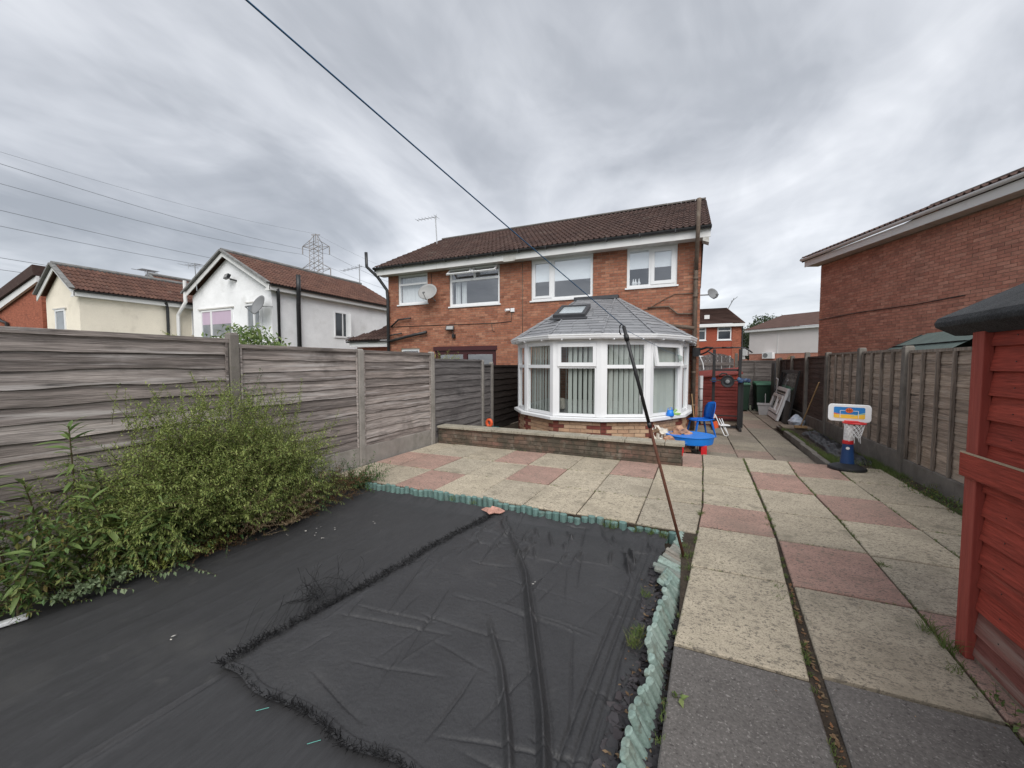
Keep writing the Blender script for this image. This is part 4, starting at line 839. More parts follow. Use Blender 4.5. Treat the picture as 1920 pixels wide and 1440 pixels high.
m.add([(3.38, 10.55, 1.72), (3.38, 8.0, 1.72), (4.1, 8.0, 2.18), (4.1, 10.0, 2.18), (4.8, 8.0, 1.72), (4.8, 10.5, 1.72)], [(0, 1, 2, 3), (3, 2, 4, 5), (0, 3, 5)]); m.build('roof', m_greenfelt, gs, raw=True)
m = MB(); m.box((3.70, 8.0, 1.95), (3.74, 10.3, 1.957)); m.build('felt_seam', m_felt, gs)
# ---------------------------------------------------------------- rendered houses across the gardens
def simple_house(t_, x0, x1, y0, y1, ze, zr, wm_, tm, gable_front=True, tiles=True, ov=.25, gut=m_gutter, gw=.3, gauge=.33, verge=m_verge):
    xm = (x0 + x1) / 2
    m = MB(); m.box((x0, y0, -.4), (x1, y1, ze)); m.prism([(x0, y0, ze), (x1, y0, ze), (xm, y0, zr - .18)], (0, y1 - y0, 0)); m.build('wall', wm_, t_)
    r = MB(); th = .10
    r.add([(x1 + ov, y0 - ov, ze + .08), (x1 + ov, y1 + ov, ze + .08), (xm, y1 + ov, zr), (xm, y0 - ov, zr), (x0 - ov, y0 - ov, ze + .08), (x0 - ov, y1 + ov, ze + .08)], [(0, 1, 2, 3), (3, 2, 5, 4)]); rf_ = r.build('roof', tm, t_, raw=True)
    if tiles:
        s_ = Vector((xm - x1 - ov, 0, zr - ze - .08)); tiled_slope(rf_, (x1 + ov + .03, y0 - ov, ze + .085), (0, 1, 0), s_.normalized(), y1 - y0 + 2*ov, s_.length, tm, 0, gw, gauge, seed=6)
    b = MB()
    for sgn, xe in ((1, x1 + ov), (-1, x0 - ov)):
        b.prism([(xe, y0 - ov - .01, ze - .16), (xe, y0 - ov - .01, ze + .05), (xm, y0 - ov - .01, zr - .04), (xm, y0 - ov - .01, zr - .22)], (0, .03, 0))
    b.box((x1 + ov - .02, y0 - ov, ze - .16), (x1 + ov, y1 + ov, ze + .03)); b.box((x1, y0 - ov, ze - .165), (x1 + ov - .02, y1 + ov, ze - .15)); b.prism([(x1 + ov - .0, y0 - ov - .012, ze - .19), (x1 - .12, y0 - ov - .012, ze - .19), (x1 + ov, y0 - ov - .012, ze + .03)], (0, .03, 0)); b.build('barge_board', m_whited, t_)
    v = MB(); n = int((x1 - x0) / 2 / .3)
    for sgn, xe in ((1, x1 + ov), (-1, x0 - ov)):
        for i in range(n + 1):
            a, c = i/(n+1), (i+.96)/(n+1); p, q = Vector((xe, y0 - ov - .04, ze + .12)).lerp(Vector((xm, y0 - ov - .04, zr + .04)), a), Vector((xe, y0 - ov - .04, ze + .12)).lerp(Vector((xm, y0 - ov - .04, zr + .04)), c); v.bar(p, q, .16, .07)
    v.tube([(xm, y0 - ov - .05, zr + .05), (xm, y1 + ov, zr + .05)], .09, 8); v.build('verge_tile', verge, t_)
    gutter('gutter', (x1 + ov + .06, y0 - ov, ze + .06), (x1 + ov + .06, y1 + ov, ze + .06), .06, gut, t_, out=(1, 0, 0)); return rf_
wh = thing('white_house', 'white rendered gable house with brown tiled roof behind the grey fence', 'house', (-18.6, 11, -.3))
simple_house(wh, -21.45, -15.85, 11.0, 18.5, 4.80, 6.52, m_whiteren, m_tile2)
fw_ = frame_map((0, 11.0, 0), 0)
a = window(wh, fw_, -20.75, -18.45, 2.75, 4.08, [(-20.68, -20.05, 2.84, 4.0), (-19.93, -18.52, 2.84, 4.0)], d=.045, dep=.05, gm=m_glassl); blind(a, fw_, -19.93, -18.52, 3.42, 4.0, m_blindpink, .022); blind(a, fw_, -20.68, -20.05, 3.42, 4.0, m_blindpink, .022)
MB().box((-20.95, 10.93, 4.10), (-18.35, 11.0, 4.16)).build('drip_mould', m_soffit, a)
a = window(wh, fw_, -17.45, -16.45, 3.0, 4.2, [(-17.38, -17.0, 3.08, 4.12), (-16.93, -16.52, 3.08, 4.12, .05)], d=.045, dep=.05, gm=m_glassl); MB().box((-17.5, 10.93, 4.22), (-16.35, 11.0, 4.27)).build('drip_mould', m_soffit, a)
fs_ = frame_map((-15.85, 0, 0), 90)
a = window(wh, fs_, 14.15, 14.95, 2.95, 4.18, [(14.2, 14.62, 3.0, 4.12), (14.67, 14.91, 3.0, 4.12)], d=.045, dep=.05, gm=m_glassd); MB().box((-15.86, 14.86, 2.98), (-15.5, 14.91, 4.14)).build('open_light', m_white, a)
m = MB(); m.tube([(-15.6, 11.1, 4.72), (-15.74, 11.22, 4.45), (-15.74, 11.22, .5)], .065, 8); m.tube([(-15.45, 11.95, 5.45), (-15.45, 11.95, 4.75), (-15.74, 12.15, 4.2), (-15.74, 12.15, .5)], .09, 8); m.build('downpipe', m_gutter, wh, smooth=True)
m = MB(); m.tube([(-15.8, 12.6, 1.95), (-15.8, 19, 1.98)], .02, 5); m.tube([(-15.8, 13.2, 1.2), (-15.8, 13.2, 1.72), (-15.8, 18, 1.70)], .02, 5); m.tube([(-15.8, 12.5, 1.55), (-15.6, 12.9, 1.72), (-15.55, 13.1, 1.7)], .06, 6); m.build('wall_cable', m_gutter, wh)
dish((-16.0, 10.62, 3.98), -8, 22, .42, m_dishm2, 'grey satellite dish on the gable of the white house', wallpt=(-15.8, 11.0, 4.0))
t_ = thing('floodlight', 'black floodlight high on the white gable', 'light', (-18.2, 10.9, 5.35)); MB().box((-.2, -.06, -.1), (.2, .06, .1), T(-18.35, 10.75, 5.4) @ RZ(-12) @ RX(-20)).build('lamp_body', m_gutter, t_); MB().tube([(-18.1, 11, 5.25), (-18.25, 10.8, 5.3)], .04, 5).build('bracket', m_gutter, t_)
MB().box((-.16, -.064, -.07), (.16, -.0605, .07), T(-18.35, 10.75, 5.4) @ RZ(-12) @ RX(-20)).build('lamp_glass', m_dishm, t_)
aerial((-20.6, 10.75, 4.95), (-20.7, 10.75, 6.2), ((-21.1, 10.7, 6.12), (-20.3, 10.8, 6.12)), 'small aerial on the left slope of the white house gable', 5, .3)
aerial((-18.6, 18.6, 6.4), (-18.6, 18.6, 7.75), ((-18.4, 18.6, 7.6), (-19.9, 18.5, 7.45)), 'distant aerial at the far end of the white house ridge', 6, .25, .03)
ch = thing('cream_house', 'cream rendered extension gable left of the white house', 'house', (-23.5, 7.4, -.3))
simple_house(ch, -25.0, -22.0, 7.35, 15.5, 4.42, 5.62, m_cream, m_tile2, ov=.2)
fc = frame_map((0, 7.35, 0), 0)
a = window(ch, fc, -24.1, -23.2, 2.45, 3.85, [(-24.03, -23.27, 2.53, 3.78)], d=.045, dep=.05, gm=m_glassl); MB().box((-24.25, 7.29, 3.86), (-23.1, 7.35, 3.91)).build('drip_mould', m_soffit, a)
m = MB(); m.tube([(-21.78, 10.1, 4.4), (-21.9, 10.2, 4.15), (-21.93, 10.2, .5)], .06, 8); m.build('downpipe', m_gutter, ch); m = MB(); m.tube([(-21.55, 10.75, 5.5), (-21.55, 10.75, 4.5), (-21.9, 10.6, 3.9), (-21.93, 10.6, .5)], .075, 8); m.build('soil_pipe', m_whited, ch)
fcs = frame_map((-22.0, 0, 0), 90); a = window(ch, fcs, 11.2, 12.4, 3.05, 4.2, [(11.27, 12.33, 3.12, 4.13)], d=.045, dep=.05, gm=m_glassl)
q = MB()
for i in range(-8, 9):
    for sg in (1, -1): 
        p0 = (11.8 + i*.15, 3.62 - .51), (11.8 + i*.15 + sg*.6, 3.62 + .51); u0_, z0_ = p0[0]; u1_, z1_ = p0[1]
        lo, hi = 11.28, 12.32; t0, t1 = 0., 1.; du = u1_-u0_
        for bnd, s2 in ((lo, 1), (hi, -1)):
            tt = (bnd-u0_)/du
            if (du > 0) == (s2 > 0): t0 = max(t0, tt)
            else: t1 = min(t1, tt)
        if t1 - t0 > .05: q.tube([fcs(u0_+du*t0, .012, z0_+1.02*t0), fcs(u0_+du*t1, .012, z0_+1.02*t1)], .008, 4)
q.build('lead_lattice', m_lead, a)
aerial((-24.4, 10.6, 5.3), (-24.4, 10.6, 6.25), ((-24.6, 10.6, 6.2), (-24.1, 10.6, 6.2)), 'stubby aerial behind the cream extension ridge', 5, .35, .035)
ch2 = thing('cream_house', 'second cream house whose brown roof rises behind the extension', 'house', (-26.5, 11.5, -.3)); simple_house(ch2, -28.2, -23.9, 11.6, 20, 4.7, 6.3, m_cream, m_tile2, ov=.2)
bh_ = thing('brick_house', 'red brick house with white verge at the left end of the row', 'house', (-28, 6.5, -.3))
m = MB(); m.box((-31.4, 7.6, -.4), (-26.3, 14, 4.3)); m.prism([(-31.4, 7.6, 4.3), (-26.3, 7.6, 4.3), (-26.3, 7.6, 5.35)], (0, 6.4, 0)); m.build('wall', m_farbrick, bh_); m = MB(); m.prism([(-32.0, 7.45, 4.16), (-31.2, 7.45, 4.16), (-26.2, 7.45, 5.22), (-26.2, 7.45, 5.48), (-32.0, 7.45, 4.34)], (0, .1, 0)); m.build('barge_board', m_whited, bh_)
m = MB(); m.prism([(-32.2, 7.35, 4.34), (-26.2, 7.35, 5.50), (-26.2, 7.35, 5.95), (-32.2, 7.35, 4.75)], (0, 7, 0)); m.build('roof', m_tile, bh_); m = MB(); m.tube([(-32, 7.4, 4.2), (-30.6, 7.5, 3.7), (-30.0, 7.5, 3.6), (-29.95, 7.5, 1)], .07, 6); m.build('downpipe', m_gutter, bh_)
wl_ = thing('white_house', 'tiny white gabled house at the far left edge of the skyline', 'house', (-60, 15, -.4)); m = MB(); m.box((-64, 15, -.4), (-57.5, 22, 4.6)); m.prism([(-64, 15, 4.6), (-57.5, 15, 4.6), (-60.8, 15, 7.0)], (0, 7, 0)); m.build('wall', m_whiteren, wl_)
m = MB(); m.bar((-64.3, 14.8, 4.5), (-60.8, 14.8, 7.1), .5, .15); m.bar((-57.2, 14.8, 4.5), (-60.8, 14.8, 7.1), .5, .15); m.build('roof', m_verge, wl_)
for x, z in ((-59.3, 2.6), (-61.5, 2.6), (-59.3, 4.6)): MB().box((x, 14.95, z), (x + .9, 15.0, z + 1.2)).build('window', m_glassd, wl_)
# ---------------------------------------------------------------- houses beyond the passage
bb = thing('brick_house', 'red brick house with three white windows seen through the passage', 'house', (1, 37.4, -.4)); fb = frame_map((0, 37.45, 0), 0)
wh_ = [(2.19, 3.24, 3.62, 4.74), (-.3, 1.35, 3.62, 4.74), (.4, 2.43, .9, 2.35), (2.45, 3.25, -.1, 2.32)]
m = MB(); wall_cells(m, fb, -5, 3.96, -.4, 4.78, wh_, .2); m.build('wall', mat('far_brick', [(.30,.075,.045)], .9, (14, .3), stretch=(1, 1, 3), dirt=(.5, .55, (.24, .09, .055), .6)), bb); m = MB(); m.box((3.3, 37.42, -.4), (3.97, 37.449, 4.76)); m.build('corner_brickwork', m_farbrick, bb)
m = MB(); m.box((-5, 37.7, -.4), (3.96, 44, 4.78)); m.build('rear_rooms', m_interior, bb)
m = MB(); m.add([(-5.3, 37.15, 4.98), (4.2, 37.15, 4.98), (3.15, 41.3, 6.78), (-5.3, 41.3, 6.78), (4.2, 45, 4.98)], [(0, 1, 2, 3), (1, 4, 2)]); r3 = m.build('roof', mat('far_tile', [(.095,.055,.045)], .9, (3, .3), stretch=(.4, 1, 4)), bb, raw=True); m = MB()
for i in range(13): yy_ = 37.15 + 4.1 * (i + .5) / 13; zz_ = 4.99 + 1.8 * (i + .5) / 13; m.bar((-5.3, yy_, zz_ + .015), (4.15 - 1.05 * (i + .5) / 13, yy_, zz_ + .015), .2, .03)
m.build('tile_courses', m_tile, r3, kind='stuff')
m = MB(); m.box((-5.3, 37.12, 4.72), (4.15, 37.18, 4.95)); m.build('fascia', m_whited, bb); m = MB(); m.tube([(4.02, 37.3, 4.75), (4.02, 37.4, 4.4), (4.02, 37.4, 0)], .06, 6); m.build('downpipe', m_gutter, bb)
m = MB(); m.box((1.22, 37.9, 5.38), (1.62, 38.0, 5.86), T(0, .55, .02)); m.build('roof_window', m_whited, r3)
window(bb, fb, *wh_[0], [(2.28, 3.15, 3.72, 4.36), (2.28, 3.15, 4.45, 4.66)], gm=m_glassd, fw=.09); window(bb, fb, *wh_[1], [(-.2, .6, 3.72, 4.66), (.7, 1.25, 3.72, 4.4), (.7, 1.25, 4.47, 4.66)], gm=m_glassd); window(bb, fb, *wh_[2], [(.5, 2.33, 1.0, 1.85), (.5, 2.33, 1.95, 2.25)], gm=m_glassd); window(bb, fb, *wh_[3], [(2.62, 3.08, .9, 2.18)], gm=m_glassd, name='door', sill=False)
aerial((3.2, 41.3, 6.6), (3.7, 41.2, 7.6), ((3.5, 41.2, 7.3), (3.95, 41.2, 7.7)), 'tilted aerial on the hip of the red brick house', 4, .25, .035)
bw = thing('pale_house', 'pale clad house with a shallow brown roof at the end of the passage', 'house', (8, 44, -.4))
A = Vector((5.45, 45.0)); Bq = Vector((13.2, 38.6)); ang2 = math.degrees(math.atan2(Bq.y - A.y, Bq.x - A.x)); fp = frame_map((A.x, A.y, 0), ang2); LP = (Bq - A).length
m = MB(); wall_cells(m, fp, 0, LP, 2.6, 4.8, [], 6.5); m.build('wall', m_pinkren, bw); m = MB(); wall_cells(m, fp, .02, LP - .02, -.4, 2.598, [], 6.4, -.03); m.build('base_wall', m_brick2, bw); m = MB(); fbox(m, fp, 2.66, 2.70, 0, .03, 2.6, 4.8); m.build('downpipe', m_whited, bw)
m = MB(); fbox(m, fp, -.3, LP + .3, .28, .32, 4.72, 4.93); fbox(m, fp, -.3, LP + .3, 0, .28, 4.72, 4.74); m.build('fascia', m_whited, bw); m = MB(); m.add([fp(-.35, .36, 4.95), fp(LP + .3, .36, 4.95), fp(LP + .3, -3.2, 6.45), fp(1.2, -3.2, 6.45), fp(-.35, -6.8, 4.95)], [(0, 1, 2, 3), (0, 3, 4)]); m.build('roof', MATS['far_tile'], bw, raw=True)
m = MB(); fbox(m, fp, -2.6, -.2, -.5, .0, 2.45, 3.15); m.build('porch_roof', m_whited, bw); m = MB(); fbox(m, fp, -2.4, -.3, -.6, -.1, -.4, 2.1); m.build('porch_wall', m_brick2, bw); m = MB(); fbox(m, fp, -1.9, -.45, -.1, -.05, 2.1, 2.44); m.build('porch_window', m_whited, bw)
ac = thing('air_conditioner', 'white outdoor air conditioning unit on the pale house wall', 'air conditioner', fp(2.0, .3, 2.2)); m = MB(); fbox(m, fp, 1.55, 2.5, .05, .45, 2.12, 2.72); m.build('casing', m_whitep, ac, bevel=.02); m = MB(); c_ = fp(1.85, .46, 2.42)
n_ = 20; m.add([c_ + (fp(math.cos(6.283*k/n_)*.22, 0, math.sin(6.283*k/n_)*.22) - fp(0, 0, 0)) for k in range(n_)], [tuple(range(n_))]); m.build('fan_grille', m_dishm2, ac, raw=True)
# ================================================================== CONSERVATORY
cv = thing('conservatory', 'white framed conservatory with grey slate roof against the brick house', 'conservatory', (-1.9, 9.5, -.12))
CP = [(-3.86, 11.28), (-3.80, 8.90), (-3.34, 8.22), (-2.484, 7.61), (-1.542, 7.706), (-.679, 8.148), (-.124, 9.077), (.0, 9.9), (.0, 11.28)]
ZS, ZE = .53, 2.06     # sill and eaves heights
def facet(i, out=0.):
    a, b = Vector(CP[i]), Vector(CP[i+1]); return frame_map((a.x, a.y, 0), math.degrees(math.atan2(b.y - a.y, b.x - a.x))), (b - a).length
def offset_ring(dist):
    ring = []; n = len(CP)
    for i in range(n):
        ns = []
        for j in (i-1, i):
            if 0 <= j < n-1:
                a, b = Vector(CP[j]), Vector(CP[j+1]); d = (b-a).normalized(); ns.append(Vector((d.y, -d.x)))
        if len(ns) == 1: p = Vector(CP[i]) + ns[0]*dist
        else: nb = (ns[0]+ns[1]).normalized(); p = Vector(CP[i]) + nb*dist/max(.4, nb.dot(ns[0]))
        ring.append(p)
    return ring
# dwarf wall with individual bricks, darker quoins at the corners
m = MB()
for i in range(len(CP)-1):
    fq, L = facet(i); wall_cells(m, fq, 0, L, -.3, ZS - .045, [], .1, -.012)
dw = m.build('dwarf_wall', m_mortar, cv)
for i in range(1, len(CP)-2):
    fq, L = facet(i); z = -.13; r = 0
    while z < ZS - .06:
        ze = min(z + .065, ZS - .047); off = .11 * (r % 2); us_ = [0.]; u = .225 - .11 * (r % 2)
        while u < L - .06: us_.append(u); u += .225
        us_.append(L)
        for a, b in zip(us_, us_[1:]):
            if b - a < .03: continue
            corner = (a < .001 and (r % 2 == 0)) or (b > L - .001 and (r % 2 == 0)) or (a < .001 and b-a < .13) or (b > L-.001 and b - a < .13)
            q = MB(); fbox(q, fq, a + .004, b - .006, -.014, .003 + U(-.002, .002), z, ze); q.build('brick', m_cbrick_red if corner else m_cbrick, dw)
        z += .075; r += 1
# sill
rin, rout = offset_ring(-.09), offset_ring(.10); m = MB(); n = len(CP)
for i in range(n-1):
    a, b, c, d = rin[i], rin[i+1], rout[i+1], rout[i]
    lo, hi = ZS - .045, ZS + .028
    vs = [(a.x,a.y,lo),(b.x,b.y,lo),(c.x,c.y,lo),(d.x,d.y,lo),(a.x,a.y,hi),(b.x,b.y,hi),(c.x,c.y,hi-.018),(d.x,d.y,hi-.018)]
    m.add(vs, [(0,3,2,1),(4,5,6,7),(2,3,7,6)] + ([(3,0,4,7)] if i == 0 else []) + ([(1,2,6,5)] if i == n-2 else []))
m.build('sill', m_white, cv)
# window facets
TR = 1.555     # transom
for i in range(1, n-2):
    fq, L = facet(i); e_ = .075; c_ = e_ + .045
    top = TR + .075; hole = [(c_, L - c_, ZS + .085, TR - .035), (c_, L - c_, TR + .035, ZE - .075)]
    opened = i in (3, 5)
    m = MB(); wall_cells(m, fq, e_, L - e_, ZS + .03, ZE, hole, .07, 0.); wnd = m.build('window', m_white, cv)
    for (a, b, c, d) in hole[:1] if opened else hole:
        q = MB(); q.add([fq(a, -.035, c), fq(b, -.035, c), fq(b, -.035, d), fq(a, -.035, d)], [(0, 1, 2, 3)]); q.build('pane', m_glassc, wnd, raw=True)
    if opened:     # top light with its own sash; the one on the right stands ajar
        a, b, c, d = hole[1]; tilt = R(9) if i == 5 else R(0); h_ = d - c + .06; ff = lambda u, t_, o: fq(u, .012 + math.sin(tilt)*t_ + o, d + .03 - math.cos(tilt)*t_)
        q = MB()
        for (a0, a1, t0, t1) in ((a-.03, b+.03, 0, .07), (a-.03, b+.03, h_-.075, h_), (a-.03, a+.04, .07, h_-.075), (b-.04, b+.03, .07, h_-.075)):
            vs = [ff(a0,t0,-.03), ff(a1,t0,-.03), ff(a1,t1,-.03), ff(a0,t1,-.03), ff(a0,t0,.02), ff(a1,t0,.02), ff(a1,t1,.02), ff(a0,t1,.02)]
            q.add(vs, [(0,3,2,1),(4,5,6,7),(0,1,5,4),(1,2,6,5),(2,3,7,6),(3,0,4,7)])
        q.build('sash', m_white, wnd); q = MB(); q.add([ff(a+.04,.07,-.01), ff(b-.04,.07,-.01), ff(b-.04,h_-.075,-.01), ff(a+.04,h_-.075,-.01)], [(0,1,2,3)]); q.build('pane', m_glassc, wnd, raw=True)
    # vertical blind slats behind the glass
    sp = .102; k = int((L - .2) / sp)
    gath = {3: .45, 4: .15}.get(i, 0.)
    for j in range(k + 1):
        u = .12 + (L - .24) * j / k; ang_ = {2: 10, 3: 24, 4: 30, 5: 8, 1: 12, 6: 12}[i] + U(-7, 7)
        if i == 3 and j < 2: u += .02 * j; ang_ = 72
        zlo = ZS + .06
        q = MB(); hw_s = .044 if i in (3, 4) else .058; ca_, sa_ = math.cos(R(ang_)) * hw_s, math.sin(R(ang_)) * hw_s
        q.add([fq(u - ca_, -.115 - sa_, zlo), fq(u + ca_, -.115 + sa_, zlo), fq(u + ca_, -.115 + sa_, ZE - .06), fq(u - ca_, -.115 - sa_, ZE - .06)], [(0, 1, 2, 3)])
        q.build('blind_slat', m_slat, wnd, raw=True)
# corner posts
for i in range(1, n-1):
    d0 = (Vector(CP[i]) - Vector(CP[i-1])).normalized(); d1 = (Vector(CP[i+1]) - Vector(CP[i])).normalized(); p = Vector(CP[i]); nb = (Vector((d0.y, -d0.x)) + Vector((d1.y, -d1.x))).normalized()
    q = p - d0*.088; s_ = p + d1*.088; n0 = Vector((d0.y, -d0.x)); n1 = Vector((d1.y, -d1.x))
    poly = [q + n0*.012, p + nb*.014, s_ + n1*.012, s_ - n1*.06, p - nb*.065, q - n0*.06]
    MB().prism([(v.x, v.y, ZS + .026) for v in poly], (0, 0, ZE - ZS - .01)).build('corner_post', m_white, cv)
# eaves beam and gutter
re, ri = offset_ring(.02), offset_ring(-.08); m = MB()
for i in range(n-1):
    a, b, c, d = ri[i], ri[i+1], re[i+1], re[i]; lo, hi = ZE - .002, ZE + .075
    m.add([(a.x,a.y,lo),(b.x,b.y,lo),(c.x,c.y,lo),(d.x,d.y,lo),(a.x,a.y,hi),(b.x,b.y,hi),(c.x,c.y,hi),(d.x,d.y,hi)], [(0,3,2,1),(4,5,6,7),(2,3,7,6),(0,1,5,4)])
m.build('eaves_beam', m_whited, cv)
rg = offset_ring(.12); prof = [(-.06, .085), (-.055, .012), (-.03, -.008), (.03, -.008), (.05, .02), (.056, .055), (.066, .062), (.066, .085), (.052, .085)]
m = MB(); rings = [offset_ring(.12 + d) for d, _ in prof]; vs = []
for k, (d, z) in enumerate(prof): vs += [(p.x, p.y, ZE + .04 + z) for p in rings[k]]
m.add(vs, [(k*n+i, k*n+i+1, (k+1)*n+i+1, (k+1)*n+i) for k in range(len(prof)-1) for i in range(n-1)]); m.build('gutter', m_white, cv)
m = MB()
for i in range(1, n-1):
    fq, L = facet(i-1) if i == n-1 else facet(i)
    for u in (.2, L - .2): fbox(m, fq, u-.010, u+.010, .03, .165, ZE + .012, ZE + .034)
m.build('gutter_bracket', m_white, cv, kind='stuff')
# roof
ER = [Vector((p.x, p.y, ZE + .105)) for p in offset_ring(.13)]; ER[0].y = ER[-1].y = 11.29
T1, T2 = Vector((-2.93, 11.27, 3.44)), Vector((-1.88, 11.27, 3.44))
polys = [[ER[0], ER[1], T1], [ER[1], ER[2], T1], [ER[2], ER[3], T1], [ER[3], ER[4], T2, T1], [ER[4], ER[5], T2], [ER[5], ER[6], T2], [ER[6], ER[7], T2], [ER[7], ER[8], T2]]
m = MB()
for p in polys: m.add([q - Vector((0, 0, .015)) for q in p], [tuple(range(len(p)))] if len(p) == 3 else [(0, 1, 2), (0, 2, 3)])
croof = m.build('roof', m_lead, cv, raw=True)
def clip2(poly, nx_, ny_, c):
    out = []
    for i in range(len(poly)):
        a, b = poly[i], poly[(i+1) % len(poly)]; da, db = a[0]*nx_ + a[1]*ny_ - c, b[0]*nx_ + b[1]*ny_ - c
        if da >= 0: out.append(a)
        if (da >= 0) != (db >= 0): t_ = da/(da-db); out.append((a[0]+(b[0]-a[0])*t_, a[1]+(b[1]-a[1])*t_))
    return out
for pi, p in enumerate(polys):
    ux_ = (p[1]-p[0]).normalized(); nn = (p[1]-p[0]).cross(p[2]-p[0]).normalized()
    if nn.z < 0: nn = -nn
    us_ = nn.cross(ux_).normalized()
    if us_.z < 0: us_ = -us_
    P2 = [((q-p[0]).dot(ux_), (q-p[0]).dot(us_)) for q in p]
    if sum(P2[i][0]*P2[(i+1) % len(P2)][1] - P2[(i+1) % len(P2)][0]*P2[i][1] for i in range(len(P2))) < 0: P2.reverse()
    H = max(v for _, v in P2); W0, W1 = min(u for u, _ in P2), max(u for u, _ in P2); r = 0; s0 = -.02; gh, gw_ = .235, .34
    if pi in (0, 7): gh, gw_ = .3, .5
    while s0 < H - .03:
        u = W0 - gw_ * U(0, 1) if r else W0 - .1
        while u < W1:
            w_ = gw_ * U(.75, 1.15); poly = [(u + .003, s0), (u + w_ - .003, s0), (u + w_ - .003, s0 + gh*1.08), (u + .003, s0 + gh*1.08)]
            if pi == 3 and random.random() < .0: pass
            jag = U(-.02, .02); poly[0] = (poly[0][0], s0 + jag); poly[1] = (poly[1][0], s0 - jag)
            for i in range(len(P2)):
                a, b = P2[i], P2[(i+1) % len(P2)]; ex_, ey_ = b[0]-a[0], b[1]-a[1]; nx_, ny_ = -ey_, ex_; l_ = math.hypot(nx_, ny_)
                if l_ < 1e-6: continue
                nx_, ny_ = nx_/l_, ny_/l_; poly = clip2(poly, nx_, ny_, a[0]*nx_+a[1]*ny_ - (.03 if i == 0 else 0.))
                if len(poly) < 3: break
            if len(poly) >= 3 and abs(sum(poly[i][0]*poly[(i+1) % len(poly)][1]-poly[(i+1) % len(poly)][0]*poly[i][1] for i in range(len(poly)))) > .006:
                q = MB(); l0 = U(0, .004); q.prism([p[0] + ux_*a + us_*b + nn*(.018 + l0 - .055*(b - s0)) for a, b in poly], -nn*.010); q.build('slate', m_slate, croof)
            u += w_
        s0 += gh; r += 1
for i, (a, b) in enumerate([(ER[1], T1), (ER[2], T1), (ER[3], T1), (ER[4], T2), (ER[5], T2), (ER[6], T2), (ER[7], T2)]):
    L = (b-a).length; k = max(4, int(L/.3))
    for j in range(k):
        p, q = a.lerp(b, j/k), a.lerp(b, (j+1.03)/k); big_ = i in (0, 5, 6)
        MB().bar(p + Vector((0,0,.024 + .012)), q + Vector((0,0,.024)), .10 if big_ else .035, .012).build('hip_cap', m_slatecap if big_ else m_slate, croof)
MB().box((T1.x - .08, 11.05, 3.40), (T2.x + .1, 11.285, 3.50)).build('flashing', m_lead, croof)
# skylight on the front slope
ux_ = (ER[4]-ER[3]).normalized(); mid = (T1+T2)/2; us_ = (mid - (ER[3]+ER[4])/2); us_ = (us_ - ux_*us_.dot(ux_)).normalized(); nn = ux_.cross(us_).normalized(); ctr = (ER[3]+ER[4])/2 + us_*2.02 + ux_*(-.38) + nn*.02
def smat(c): return Matrix(((ux_.x,us_.x,nn.x,c.x),(ux_.y,us_.y,nn.y,c.y),(ux_.z,us_.z,nn.z,c.z),(0,0,0,1)))
SM = smat(ctr); sw, sl = .37, .56
m = MB()
for a, b in (((-sw,-sl,0),(sw,-sl+.14,.10)), ((-sw,sl-.1,0),(sw,sl,.11)), ((-sw,-sl+.14,0),(-sw+.09,sl-.1,.10)), ((sw-.09,-sl+.14,0),(sw,sl-.1,.10))): m.box(a, b, SM)
m.box((-sw-.06, -sl-.12, .0), (sw+.06, -sl-.001, .03), SM); sk = m.build('skylight', m_lead, cv, bevel=.008)
m = MB(); m.box((-sw+.09, -sl+.14, .03), (sw-.09, sl-.1, .075), SM); m.build('pane', mat('skylight_glass', [(.40,.44,.46)], .12, (2, .06), spec=.6), sk)
# inside: floor, and a pale sofa below the blinds
MB().add([(p[0], p[1], -.05) for p in CP], [tuple(range(n))]).build('floor', m_interior, cv, raw=True)
sf = thing('sofa', 'pale sofa glimpsed through the conservatory blinds', 'sofa', (-2, 8.7, -.05)); m = MB(); m.box((-3.0, 8.55, -.05), (-1.0, 9.3, .40)); m.box((-3.0, 8.4, -.05), (-1.0, 8.62, .82)); m.build('body', m_sofa, sf, bevel=.06); m = MB(); m.box((-2.75, 8.3, .6), (-2.45, 8.42, .86)); m.build('cushion', m_plaster, sf, bevel=.05)
# ================================================================== LOW GARDEN WALL
gw = thing('garden_wall', 'low mossy brick wall with pale coping in front of the conservatory', 'wall', (-2.4, 6.8, 0)); fg = frame_map((-4.645, 6.70, 0), 0); GL = 4.585
m = MB(); wall_cells(m, fg, 0, GL, -.3, .30, [], .21, -.012); core = m.build('core', m_gmortar, gw); r = 0; z = -.03
while z < .29:
    ze = min(z + .064, .300); u = -.1125 * (r % 2)
    while u < GL:
        a, b = max(u, 0), min(u + .215, GL); u += .225
        if b - a < .03: continue
        q = MB(); d_ = U(-.004, .004); fbox(q, fg, a, b, -.03, d_, z + U(-.002, .002), ze); q.build('brick', m_gbrick, gw)
    z += .0735; r += 1
u = -.01
while u < GL + .02:
    b = min(u + .62, GL + .045); q = MB(); fbox(q, fg, u + .004, b - .004, -.26, .038, .302, .352 + U(-.003, .003)); q.build('coping_stone', m_coping, gw, bevel=.009); u = b
    if u > GL + .04: break
